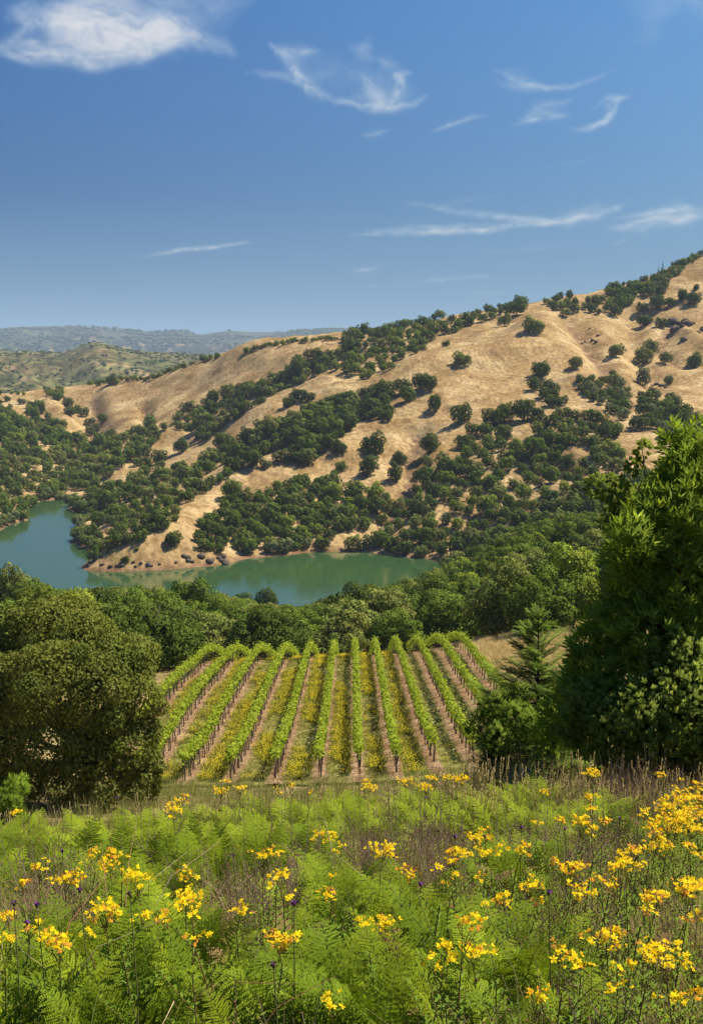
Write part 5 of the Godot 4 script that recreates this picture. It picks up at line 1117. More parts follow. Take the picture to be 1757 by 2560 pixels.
	-13.4,-209,4.6,3.1,2,
	91.5,-301.4,6.7,4.4,0,
	11.7,-353.7,7.8,7.8,1,
	-10.4,-275.1,6.1,4,2,
	-6.3,-291.8,6.4,4.3,0,
	25.2,-342.2,7.5,7.6,1,
	40.7,-370.8,8.1,6.1,0,
	-6.2,-345.3,7.6,5.1,2,
	-47.7,-354.5,7.7,5.2,2,
	57.3,-366.1,8,8.4,0,
	28.1,-298.6,6.5,4.3,2,
	-7.3,-280.4,6.1,4.1,1,
	-82.8,-348.7,7.6,6.9,1,
	127.9,-366.1,7.9,6.6,2,
	2.4,-360.1,7.7,6,0,
	71.6,-373.5,8,7.4,0,
	83.7,-354.4,7.6,4.6,1,
	77.9,-328.5,7,4.7,2,
	-104.8,-354.2,7.5,5.2,4,
	18.1,-356.3,7.6,6.4,2,
	27.6,-381.1,8.1,5.9,1,
	-9.1,-231.1,4.9,3.2,2,
	22,-277.1,5.8,3.9,1,
	123.2,-358.7,7.5,7.1,1,
	94.9,-385.4,8,6.1,1,
	7.7,-373.8,7.8,6.5,2,
	9.2,-367.5,7.6,6.6,1,
	-28,-337,7,4.7,0,
	13.7,-294.9,6.1,4.1,0,
	-17.1,-320.7,6.6,4.4,1,
	43.5,-386.2,7.9,6.8,2,
	32.4,-273.1,5.6,3.7,1,
	23.5,-282,5.8,3.8,1,
	-67.3,-354.5,7.2,4.8,2,
	48.9,-384.6,7.9,7.7,2,
	13.5,-380.4,7.7,5.2,0,
	-129.9,-384.7,7.8,5.2,2,
	80.6,-307.4,6.2,4.1,1,
	21.6,-376.4,7.6,5.5,0,
	108.5,-384.9,7.7,8.1,1,
	82.1,-323.9,6.5,4.3,0,
	-60.7,-353.5,7,4.7,1,
	-84.4,-362.6,7.2,4.8,2,
	41.2,-310.3,6.2,4.1,1,
	-23.1,-331,6.6,4.4,2,
	89.4,-295.7,5.9,3.9,0,
	21.2,-385.4,7.6,5.9,2,
	-15.2,-299.9,5.9,3.9,1,
	53.5,-278,5.4,3.6,0,
	88.4,-306.1,5.9,3.9,1,
	77.6,-296.6,5.6,3.8,2,
	-10.1,-284.5,5.4,3.6,0,
	-62.7,-364.5,6.9,4.6,0,
	87.7,-318.9,6,4,2,
	-35.6,-340.4,6.4,4.2,0,
	-34.5,-346.3,6.4,4.3,4,
	70.9,-286.8,5.3,3.5,0,
	-33.3,-333.9,6.1,4.1,2,
	-13.2,-334.5,6.1,4,1,
	-56.7,-369.9,6.6,4.4,0,
	-29.3,-330.1,5.8,3.8,2,
	83.9,-315.7,5.5,3.7,1,
	79.5,-302.3,5.2,3.5,1,
	76.8,-311.5,5.4,3.6,1,
	66.7,-281.7,4.8,3.2,1,
	46.2,-283.8,4.9,3.2,0,
	61.6,-281.5,4.8,3.2,0,
	-10.9,-349,6,4,2,
	27.3,-293.4,5,3.3,0,
	39.8,-283.2,4.8,3.2,0,
	-106.8,-370.3,6.3,4.2,0,
	30.3,-278.3,4.7,3.2,0,
	71.7,-280,4.8,3.2,2,
	-79.2,-360.4,6.1,4.1,0,
	42.3,-278.1,4.7,3.1,1,
	51.5,-286.3,4.8,3.2,1,
	-76,-366.9,6.1,4.1,0,
	59,-289.1,4.8,3.2,1,
	42.9,-289.3,4.8,3.2,2,
	75.6,-291.5,4.8,3.2,2,
	38.8,-291.8,4.8,3.2,0,
	70.4,-293.1,4.8,3.2,0,
	52.7,-294.1,4.8,3.2,1,
	61.2,-294.1,4.8,3.2,2,
	46.9,-294.2,4.8,3.2,1,
	-69.5,-361.8,5.9,3.9,0,
	36.1,-296.8,4.8,3.2,0,
	-12.6,-288,4.6,3.1,1,
	19.9,-286.5,4.6,3.1,1,
	58.3,-298,4.8,3.2,2,
	50.4,-298.3,4.8,3.2,1,
	41.5,-300,4.8,3.2,4,
	65.3,-300.5,4.8,3.2,1,
	46.3,-301.8,4.8,3.2,2,
	58.9,-318.8,5.1,3.4,1,
	58.3,-302.9,4.8,3.2,4,
	52.6,-303.1,4.8,3.2,1,
	38.1,-304.1,4.8,3.2,1,
	18.7,-291.9,4.6,3.1,0,
	-41.1,-345.9,5.4,3.6,0,
	56.6,-309,4.8,3.2,0,
	67.4,-322.7,5,3.3,2,
	76.5,-286.1,4.4,3,1,
	71.2,-312.8,4.8,3.2,2,
	-14,-344.2,5.3,3.5,0,
	-21.2,-344.1,5.2,3.5,0,
	85,-302.7,4.5,3,1,
	49,-309.9,4.6,3,1,
	-51.7,-376,5.4,3.6,0,
	37.3,-279,4,2.2,1,
	64.3,-312.6,4.5,3,2,
	-42.2,-352,5,3.4,0,
	-94.9,-366.8,5.2,3.5,2,
	-14.7,-328,4.7,3.1,1,
	33.8,-283.2,4,2.3,1,
	-62,-372.9,5.3,3.5,2,
	27.5,-283.7,4,2.7,1,
	-79.3,-371.1,5.2,3.5,1,
	64.3,-286.1,4,2.6,1,
	35.3,-286.9,4,2.5,1,
	-90.1,-362.6,5,3.4,2,
	71.9,-319.1,4.4,3,1,
	24,-288.8,4,2.5,0,
	49.1,-289.6,4,2.3,1,
	-10.3,-360.9,5,3.3,1,
	30.1,-290.5,4,2.4,4,
	-67,-370.7,5,3.3,0,
	-91.6,-372.7,5,3.3,1,
	-87.2,-369.6,4.9,3.3,1,
	33.3,-301.7,4,2.3,1,
	-10.6,-341.4,4.5,3,2,
	-18.5,-339,4.5,3,4,
	71.7,-304,4,2.7,0,
	-81.9,-366.5,4.8,3.2,2,
	45.1,-306,4,2.6,0,
	65.9,-308.2,4,2.2,0,
	65.2,-317.9,4,2.5,0,
	-9,-353.9,4.3,2.9,0,
	-38.9,-362.3,4.4,2.9,4,
	-51.1,-360,4.3,2.9,0,
	-15.9,-349.3,4.2,2.8,1,
	-80.2,-383.8,4.6,3,1,
	-84.9,-382.6,4.5,3,2,
	-100.9,-367.8,4.3,2.9,1,
	-25.6,-344.9,4,2.3,1,
	-31,-349.9,4,2.4,1,
	-37.5,-350.2,4,2.4,2,
	-43.8,-365.8,4.1,2.8,4,
	-20.8,-353.9,4,2.7,1,
	-26,-354.3,4,2.3,0,
	-38.5,-356.1,4,2.4,2,
	-33.8,-358.4,4,2.5,0,
	-44.7,-360,4,2.5,4,
	-41.3,-371.5,4.1,2.7,1,
	-102.5,-381.7,4.2,2.8,1,
	-7.4,-366.1,4,2.3,2,
	-51.8,-366.4,4,2.3,4,
	-100.1,-374.2,4.1,2.7,2,
	-71.5,-369.3,4,2.2,2,
	-48,-370.7,4,2.3,4,
	-104.6,-375.9,4,2.4,1,
	-65.4,-376.3,4,2.4,0,
	-87.1,-376.9,4,2.2,1,
	-56.6,-377.6,4,2.5,0,
	-80.2,-377.7,4,2.2,0,
	-95.7,-377.8,4,2.3,2,
	-73.7,-378.6,4,2.4,0,
	-62.3,-379.6,4,2.5,2,
	-68.7,-381.9,4,2.6,0,
	-91.9,-384.8,4,2.4,2,
	-110,-386.5,4,2.4,0]
# rocks of the far shore and slope: x, z, width, 0 for the shore or 1 for the slope
const ROCKS := [-67.5,-449,2.8,0,
	-69.3,-449,2.9,0,
	-52.9,-452,3.7,0,
	-67.6,-447.5,2.6,0,
	-68.9,-449,2.4,0,
	-52.7,-452,3.8,0,
	-55.8,-455,2.7,0,
	-59.1,-450.5,3.8,0,
	-54.4,-458,3.4,0,
	-58.3,-452,2.4,0,
	-62.7,-452,4,0,
	-54.2,-453.5,2.7,0,
	-53.2,-453.5,3.9,0,
	-54.6,-453.5,2.9,0,
	-59.7,-450.5,2.3,0,
	-65.8,-447.5,2.1,0,
	-107.3,-441.5,1.6,0,
	-88.7,-440,1.7,0,
	-72.1,-444.5,1.8,0,
	-101.1,-440,1.6,0,
	-95.1,-438.5,1.7,0,
	-87.5,-438.5,1.4,0,
	-107.1,-443,2.3,0,
	-85.7,-440,1.7,0,
	-102,-440,1.3,0,
	-82.6,-440,2.6,0,
	-81.2,-440,1.3,0,
	-97.6,-438.5,2.3,0,
	-93,-438.5,2.1,0,
	-78.4,-441.5,1.5,0,
	250.9,-839,6.4,1,
	259.7,-825.5,4,1,
	242.2,-843.5,8.9,1,
	242.3,-816.5,4.5,1,
	259.3,-822.5,5.2,1,
	242.9,-845,5.1,1,
	255.3,-834.5,4.3,1,
	250.8,-834.5,10,1,
	237.5,-819.5,8.5,1,
	236.7,-792.5,6.6,1,
	239.4,-816.5,4.2,1,
	249.5,-836,9.4,1,
	252.9,-813.5,4.1,1,
	246.2,-839,5.3,1,
	168.4,-803,2.2,1,
	165.5,-800,2.8,1,
	178.6,-806,3.4,1,
	172.8,-798.5,3.1,1,
	175.6,-822.5,2.3,1,
	174.3,-792.5,3.4,1,
	197.9,-717.5,4.4,1,
	199.7,-713,3.7,1,
	200.2,-714.5,3,1,
	200.9,-707,2.5,1,
	201.3,-707,4,1,
	194.2,-714.5,2.6,1,
	36.8,-578,2,1,
	32.6,-585.5,2.8,1,
	35.5,-578,2.2,1,
	31.5,-582.5,1.9,1]
const CONIFERS := [225.1,-935,4.1,
	265.6,-972.5,6.9,
	271.5,-980,9]
# yellow flower plants of the meadow: x, z, height, width of the flower head
const FLOWERS := [-3.54,-11,0.63,0.1,
	-1.81,-11,0.59,0.18,
	-1.74,-11,0.64,0.06,
	-1.92,-11,0.58,0.04,
	-1.37,-11,0.66,0.15,
	-1.31,-11,0.75,0.07,
	-1.16,-11,0.68,0.12,
	-0.76,-11,0.62,0.07,
	-0.59,-10.3,0.72,0.08,
	-0.36,-9.3,0.7,0.03,
	-1.41,-8.3,0.69,0.1,
	-1.31,-7.6,0.68,0.03,
	-0.19,-7.2,0.59,0.16,
	-0.07,-6.1,0.61,0.05,
	-1.63,-5.4,0.62,0.07,
	-1.44,-5.8,0.65,0.07,
	-1.33,-5.7,0.67,0.07,
	-1.09,-4.9,0.76,0.05,
	-1.39,-5.9,0.55,0.11,
	-1.43,-5.3,0.58,0.12,
	-1.49,-5.2,0.58,0.04,
	-1.47,-4.6,0.7,0.06,
	-0.86,-5.4,0.57,0.08,
	-0.68,-4.4,0.72,0.02,
	-0.99,-4.7,0.69,0.1,
	-0.88,-4.5,0.7,0.04,
	-0.88,-4.3,0.7,0.02,
	-0.41,-4.9,0.75,0.09,
	-0.34,-4.6,0.78,0.02,
	-0.28,-4.2,0.77,0.08,
	-0.37,-4.7,0.63,0.04,
	-0.24,-4.2,0.7,0.03,
	-0.09,-4.3,0.77,0.03,
	-0.1,-4.3,0.69,0.07,
	-0.68,-4.3,0.65,0.13,
	-0.94,-3.9,0.69,0.1,
	-0.83,-3.6,0.72,0.04,
	-1.05,-4.1,0.58,0.04,
	-1.06,-3.7,0.64,0.12,
	-1.26,-4.1,0.62,0.07,
	-1.48,-4.4,0.6,0.06,
	-1.25,-3.7,0.66,0.06,
	-0.75,-4.1,0.62,0.07,
	-0.79,-3.9,0.65,0.04,
	-0.59,-3.8,0.68,0.03,
	-0.55,-3.9,0.58,0.03,
	-0.51,-3.3,0.75,0.02,
	-0.45,-4.2,0.63,0.07,
	-0.24,-3.6,0.67,0.11,
	-0.05,-2.9,0.68,0.05,
	0.18,-11,0.6,0.12,
	0.57,-11,0.65,0.18,
	0.77,-10,0.72,0.09,
	0.74,-10.6,0.6,0.15,
	1.17,-11,0.63,0.13,
	1.09,-11,0.63,0.11,
	0.99,-11,0.65,0.09,
	0.15,-11.3,0.64,0.09,
	1.7,-9.2,0.65,0.08,
	2.25,-9.8,0.73,0.14,
	2.74,-9.3,0.74,0.08,
	2.92,-9.3,0.69,0.04,
	2.01,-8.8,0.61,0.11,
	0.83,-6.8,0.59,0.19,
	1.22,-6.8,0.68,0.05,
	1.3,-6.5,0.72,0.07,
	1.43,-6.5,0.7,0.12,
	1.72,-7.5,0.65,0.08,
	1.3,-5.6,0.77,0.05,
	1.46,-6,0.76,0.06,
	2.1,-7.5,0.6,0.08,
	0.55,-5.4,0.66,0.12,
	0.47,-4.8,0.73,0.06,
	0.78,-6,0.56,0.08,
	0.82,-5,0.75,0.07,
	0.83,-5.6,0.66,0.05,
	0.73,-5.2,0.66,0.04,
	0.95,-5.6,0.6,0.03,
	0.26,-4.7,0.7,0.08,
	0.16,-5.2,0.73,0.11,
	0.36,-4.3,0.77,0.03,
	0.49,-4.9,0.63,0.04,
	0.61,-5,0.62,0.04,
	0.45,-4.9,0.58,0.03,
	1.03,-4.9,0.66,0.15,
	0.93,-4.3,0.69,0.07,
	1,-4.2,0.74,0.06,
	1.25,-5,0.55,0.07,
	0.85,-4.9,0.58,0.11,
	0.82,-4.5,0.6,0.04,
	0.68,-4.6,0.58,0.08,
	0.62,-4.6,0.57,0.03,
	0.95,-4.3,0.62,0.03,
	1.01,-4.4,0.64,0.04,
	0.13,-4.2,0.58,0.1,
	0.05,-3.7,0.71,0.04,
	0.4,-3.5,0.74,0.09,
	0.32,-3.5,0.65,0.06,
	0.44,-3.7,0.59,0.08,
	0.49,-3.6,0.6,0.03,
	0.29,-3.1,0.73,0.04,
	0.26,-3.3,0.66,0.03,
	0.65,-3.1,0.77,0.06,
	0.71,-3.3,0.67,0.05,
	0.75,-3.3,0.63,0.03,
	0.88,-3.9,0.59,0.03,
	0.91,-3.6,0.67,0.1,
	0.8,-3.4,0.71,0.03,
	1.03,-3.4,0.67,0.14,
	0.93,-3.2,0.72,0.05,
	0.88,-3.3,0.65,0.05,
	0.7,-2.7,0.78,0.04,
	0.56,-3.1,0.63,0.05,
	0.54,-2.9,0.68,0.03,
	1.11,-3.3,0.57,0.05,
	0.93,-2.7,0.76,0.02,
	0.98,-3.1,0.6,0.05,
	1.17,-3.6,0.73,0.03,
	1.39,-4.1,0.61,0.04,
	1.15,-4,0.72,0.07,
	1.43,-4.8,0.55,0.08,
	1.37,-4.2,0.72,0.13,
	1.57,-4.7,0.64,0.08,
	1.02,-3.6,0.76,0.03,
	3.02,-9.4,0.56,0.28,
	2.69,-8.8,0.56,0.21,
	2.66,-8,0.66,0.16,
	2.44,-7.8,0.59,0.19,
	2.27,-6.9,0.66,0.18,
	1.87,-6.1,0.74,0.15,
	1.87,-6.4,0.66,0.14,
	1.72,-5.8,0.69,0.08,
	2.03,-6.2,0.67,0.15,
	2.1,-6.7,0.6,0.13,
	1.43,-5.2,0.72,0.1,
	1.76,-6,0.59,0.11,
	1.33,-5.1,0.68,0.07,
	1.22,-4.6,0.73,0.08,
	1.17,-4.6,0.72,0.06,
	1.79,-5.9,0.6,0.06,
	1.76,-5.4,0.69,0.07,
	1.86,-5.5,0.63,0.07,
	1.52,-5.4,0.59,0.04,
	2.34,-7.4,0.71,0.15,
	2.87,-8.6,0.7,0.14,
	2.25,-7.5,0.63,0.12,
	1.91,-6,0.76,0.11]
const PURPLE := [-1.11,-3.7,0.76,
	-1.22,-3.7,0.78,
	-1.03,-4,0.74,
	-0.76,-3.6,0.8,
	-1.29,-4.1,0.61,
	-0.23,-3.2,0.66,
	-0.23,-3.7,0.76,
	1.68,-6.2,0.76,
	0.72,-3.7,0.79,
	1.78,-7.8,0.73,
	1.35,-6.5,0.64,
	0.33,-8.7,0.67,
	0.64,-9,0.64,
	2.32,-8,0.67,
	0.94,-5.9,0.71,
	2.95,-9.2,0.66,
	0.51,-5.3,0.75,
	0.83,-6.3,0.6,
	0.3,-4.7,0.63,
	1.56,-6.1,0.74,
	-2.08,-9.3,0.71,
	-0.58,-5.3,0.67,
	-1.62,-5.8,0.65]
# meadow patches: outlines of x, z
const FERN_PATCHES := [[-4.1,-11.2,-3,-11.2,-2.1,-11.2,-1.2,-11.2,0,-11.2,0,-8.7,-0.3,-7.7,-0.7,-7.2,-0.9,-6.8,-1.3,-6.7,-1.7,-7.3,-2.1,-7.5,-2.2,-7,-2.5,-6.7],
	[-0,-11.2,0.6,-11.2,1.2,-11.2,1.8,-11.2,2.2,-11.2,1.8,-9.3,1.5,-8.9,0.9,-8.9,0.5,-8.8,-0,-8.7],
	[2,-10.1,2.5,-9.9,2.1,-8.1,1.7,-8.2],
	[-1.8,-5,-1.4,-4.8,-1.1,-5.1,-0.8,-4.8,-0.5,-4.4,-0.3,-3.6,-0.8,-3.5,-1.3,-3.5,-1.8,-4.7],
	[-0.3,-5.8,0,-6.3,0,-3.6,-0.2,-4,-0.3,-4.8],
	[-0,-6.3,0.4,-6,0.4,-5.1,0.3,-4.2,0.3,-3.6,-0,-3.5],
	[0.6,-4.7,0.7,-4.4,0.9,-4.2,0.8,-3.4,0.2,-3.5,0.3,-4],
	[1.1,-7.3,1.3,-7.2,1.1,-6.1,0.9,-6.1],
	[-1.6,-6.6,-1.1,-6.5,-0.9,-5.4,-1.2,-5.6]]
const DRY_PATCHES := [[-1,-6.5,-0.8,-6.6,-0.3,-7.2,0,-7.5,0,-6.3,-0.3,-5.8,-0.3,-5.2,-0.7,-5.5,-0.9,-6],
	[-0,-8.7,0.5,-8.6,0.8,-7.8,0.6,-5.7,0.4,-6.2,-0,-6.5],
	[1.5,-8.7,1.7,-8.1,2.3,-8.4,1.9,-7.2,1.6,-6.1,1.2,-6.5,1.2,-7.5],
	[2.1,-11.2,3.8,-11.2,3.7,-10.9,2.8,-9.6,2.5,-9.9,2.2,-11.2],
	[-2,-6,-2.1,-6.6,-1.6,-6.1,-1.4,-5.5,-1.6,-5,-1.8,-5.1]]
# cirrus streaks: width in degrees, density, line of azimuth and height in degrees
const STROKES := [[0.28,0.70,[-17.75,13.9,-15.95,13.84,-13.91,13.68,-11.83,13.62]],
	[0.71,0.95,[-16.27,15.59,-14.88,15.09,-11.78,14.99,-8.07,15.15,-6.35,14.77]],
	[0.69,0.90,[-15.96,15.94,-13.83,15.71,-10.72,15.42,-8.07,15.25]],
	[0.52,0.85,[-14.4,14.32,-10.75,14.51,-8.4,14.66]],
	[0.69,0.42,[-15.32,16.71,-11.73,16.58,-8.57,16.55,-5.03,16.67]],
	[0.25,0.60,[-17.55,13.91,-16.33,14.33,-15.49,14.95,-16.27,15.64]],
	[0.25,0.60,[-13.59,13.93,-11.19,13.94,-9.27,14.22]],
	[0.69,0.80,[-14.84,16.02,-12.63,14.56]],
	[0.58,0.15,[-8.06,15.53,-5.36,16.09]],
	[0.32,0.70,[-16.34,14.09,-14.62,14.02,-13.38,14.04]],
	[0.23,0.65,[-4.02,14.82,-3.32,14,-2.88,13.41,-2.12,12.82,-1.24,12.43,0.03,12.21]],
	[0.35,0.60,[-3.96,14.73,-2.87,14.4,-1.67,14.46]],
	[0.16,0.50,[-5.29,13.52,-3.76,13.3,-2.45,12.87]],
	[0.35,0.20,[-3.1,13.81,-1.68,13.33,-1.12,13.53]],
	[0.20,0.70,[-0.36,12.28,0.63,11.92,1.96,11.89,3.06,12.03,3.61,12.41]],
	[0.32,0.40,[-0.03,14.86,0.52,14.47,1.07,14.12]],
	[0.25,0.30,[1.18,14.32,1.73,13.97,2.39,13.82]],
	[0.30,0.55,[0.47,13.23,0.96,12.73,1.4,12.22,1.63,11.92]],
	[0.21,0.60,[2.85,13.51,2.22,13.37,2.34,12.82,2.07,12.32,1.85,11.97]],
	[0.30,0.35,[-0.03,12.43,1.51,12.32,2.84,12.41]],
	[0.69,0.16,[-2.11,14.21,-0.36,13.53,1.19,12.63]],
	[0.58,0.16,[0.63,13.53,1.95,12.82,3.05,12.51]],
	[0.10,0.55,[6.86,13.53,7.95,13.09,9.47,12.66,10.86,12.61,11.9,12.94,12.83,13.32]],
	[0.23,0.25,[6.98,12.94,8.28,12.85,9.57,12.71]],
	[0.28,0.18,[7.19,13.43,9.25,12.92]],
	[0.15,0.55,[8.05,11,8.75,11.16,9.83,11.3,10.73,11.5]],
	[0.28,0.40,[8.43,11.24,9.17,11.68,9.81,11.75,10.45,11.88]],
	[0.09,0.30,[9.81,11.85,10.87,12.06]],
	[0.14,0.65,[10.59,10.82,11.02,10.71,11.76,10.83,12.49,11.05,12.9,11.53,13.04,12.02]],
	[0.14,0.50,[11.79,11.68,12.67,11.96,13.61,12.11]],
	[0.14,0.35,[12.47,11.85,12.64,11.34,12.39,10.96]],
	[0.10,0.55,[3.84,10.81,4.72,11.15,5.49,11.28,6.79,11.46]],
	[0.09,0.60,[0.3,10.57,1.08,10.67,1.91,10.83]],
	[0.12,0.75,[-0.14,5.81,1.65,5.92,4.45,6.05,6.67,6.12,8.87,6.32,10.49,6.5,12.1,6.65,13.26,7.2]],
	[0.08,0.50,[0.64,6.03,3.33,6.2,7.11,6.45]],
	[0.14,0.50,[2.76,7.33,4.66,7.16,6.21,6.92,8.42,6.59,11.04,6.47]],
	[0.30,0.50,[9.74,6.44,11.89,6.76,13.15,7.1]],
	[0.28,0.60,[12.55,6.12,14.24,6.18,15.8,6.29,18.34,6.77]],
	[0.10,0.60,[12.96,6.55,14.75,6.71,16.3,6.86,18.33,6.97]],
	[0.23,0.40,[13.15,7.2,13.32,6.94]],
	[0.39,0.30,[14.24,6.39,17.33,6.6]],
	[0.23,0.20,[15.67,7.02,16.07,7.26]],
	[0.07,0.75,[-10.81,4.71,-9.39,4.94,-8.07,5.15,-6.63,5.36,-4.96,5.53]],
	[0.05,0.50,[2.23,3.49,3.92,3.57,5.6,3.7,7.26,3.84]],
	[0.06,0.50,[-0.14,4.07,0.65,4.13,1.43,4.23]],
	[0.03,0.35,[0.31,3.36,1.49,3.41]],
	[0.05,0.35,[5.83,2.96,8.5,3.01]],
	[0.08,0.28,[12.79,5.24,13.84,5.53]],
	[0.08,0.16,[5.35,5.05,9.44,5.13,11.6,5.45]],
	[0.69,0.26,[13.35,16.3,15.89,16.31,17.91,15.6]],
	[0.69,0.14,[13.68,15.72,14.96,14.42]],
	[0.05,0.30,[-6.83,3.54,-6.04,3.58]],
	[0.06,0.15,[9.56,9.1,10.96,9.23,12.33,9.42]],
	[0.09,0.15,[4.65,7.42,6.64,7.56,7.95,7.95]]]
# skylines of the far country: azimuth in degrees, height
const FAR_RIDGE := [-31.5,126.4,-26.3,149.9,-21.6,165.6,-17.5,170.3,-15.4,178.1,-13.3,185.9,-12.2,167.1,-11.1,154.6,-10.3,139,-9.2,146.8,-8.4,146.8,-7.8,131.1,-6.7,146.8,-5.6,153,-4.4,146.8,-2.8,162.4,-0.5,167.1,6.9,142.1,19.7,173.4,30,126.4]
const MID_HILL := [-31.6,-3.7,-26.4,11.6,-21.6,1.4,-19.1,6.5,-17.6,6.5,-16.5,5,-15.5,2.4,-14.7,-1.1,-14.2,9.1,-13.5,20.8,-13,27,-12.5,24.4,-12,19.3,-11.6,12.2,-10.9,8.1,-10.1,3.5,-9,1.4,-7.8,-2.2,-5.6,-13.9,4.6,-24.2,19.8,-3.7,30.1,-13.9]
# crown lobes of the three large trees by the meadow: x, y, z, radius
const BAY_LOBES := [4.2,0.51,-13,0.42,
	3.94,0.27,-12.8,0.36,
	3.88,0.7,-13.2,0.16,
	4.03,-0.17,-12.6,0.55,
	3.6,-0.33,-12.6,0.45,
	3.19,-0.41,-12.3,0.26,
	3.42,-0.96,-12.6,0.42,
	3.9,-0.94,-12.5,0.6,
	3.15,-1.46,-12.7,0.36,
	3.54,-1.54,-12.4,0.55,
	4.18,-1.75,-12.6,0.6,
	2.98,-1.97,-12.8,0.34,
	3.31,-2.12,-12.4,0.5,
	4.49,-0.08,-13,0.8,
	4.81,-1.15,-13,0.9,
	4.82,-2.31,-13,0.8,
	2.86,-1.78,-12.9,0.22,
	3.1,-0.71,-12.4,0.16,
	2.88,-2.37,-13,0.34,
	2.74,-2.74,-13.2,0.3,
	2.88,-2.73,-12.6,0.34,
	2.62,-3.04,-13.4,0.26,
	3.08,-2.77,-12.2,0.32,
	3.43,-2.75,-12,0.36,
	3.88,-2.8,-12,0.38,
	4.29,-2.78,-12,0.4]
const EDGE_LOBES := [1.83,-3.52,-15,0.2,
	2.05,-3.26,-15,0.22,
	2.24,-3.31,-14.6,0.26,
	2.48,-3.33,-14.2,0.26,
	2,-3.49,-14.4,0.2,
	2.77,-3.12,-14.4,0.24,
	2.38,-3.06,-15,0.16]
const BRANCH_LOBES := [3.29,0.01,-13.6,0.2,
	3.08,0.07,-13.8,0.13,
	3.65,-0.24,-13.8,0.3,
	3.52,0.34,-13.6,0.1,
	3.6,0.56,-13.6,0.1,
	3.89,-0.01,-13.7,0.25,
	3.38,-0.41,-13.8,0.2,
	3.3,-2.27,-11.6,0.45,
	3.68,-2.07,-11.6,0.5,
	2.97,-2.34,-11.8,0.35,
	2.75,-2.27,-12.2,0.3,
	3.85,-2.34,-11.5,0.4,
	4.24,-2.29,-11.5,0.5,
	2.65,-2.6,-12.4,0.22,
	3.65,-1.66,-11.9,0.35]
const OAK_LOBES := [-10.04,-9.37,-40,1.5,
	-11.63,-9.13,-41,1.5,
	-13.14,-9.75,-42,1.6,
	-8.69,-9.93,-39,1.2,
	-7.65,-10.77,-38.5,0.85,
	-8.23,-9.72,-40,1,
	-7.52,-11.94,-38.5,0.65,
	-9.12,-10.44,-38,1.5,
	-10.69,-10.12,-38,1.6,
	-12.44,-10.77,-39,1.6,
	-14.39,-10.35,-41,1.8,
	-8.07,-12.42,-38,1,
	-9.39,-12.56,-37.5,1,
	-10.79,-12.07,-37.5,1.2,
	-12.36,-12.26,-38,1.2,
	-13.96,-11.95,-39,1.6,
	-8.68,-11.43,-38,0.9,
	-7.29,-12.92,-38,0.5,
	-10.85,-8.86,-42,1.1,
	-12.51,-8.75,-43,1.1,
	-7.63,-13.62,-38,0.75,
	-8.87,-13.52,-37.5,0.85,
	-10.29,-13.47,-37.5,0.85,
	-11.95,-13.67,-38,0.9,
	-8.18,-13.17,-38,0.75,
	-13.55,-13.62,-38.5,1]
# vineyard rows: x of each row
const ROWS := [-12.9, -10.7, -8.4, -6.1, -3.85, -1.65, 0.35, 2.25, 4.25, 6.3, 8.4, 10.4]

var rng := RandomNumberGenerator.new()
var bump := FastNoiseLite.new()
var fine := FastNoiseLite.new()
var patch := FastNoiseLite.new()
var used := {}
var sx := PackedFloat64Array()
var sz := PackedFloat64Array()
var sw := PackedFloat64Array()
var crease_boxes: Array[Rect2] = []
var M := {}


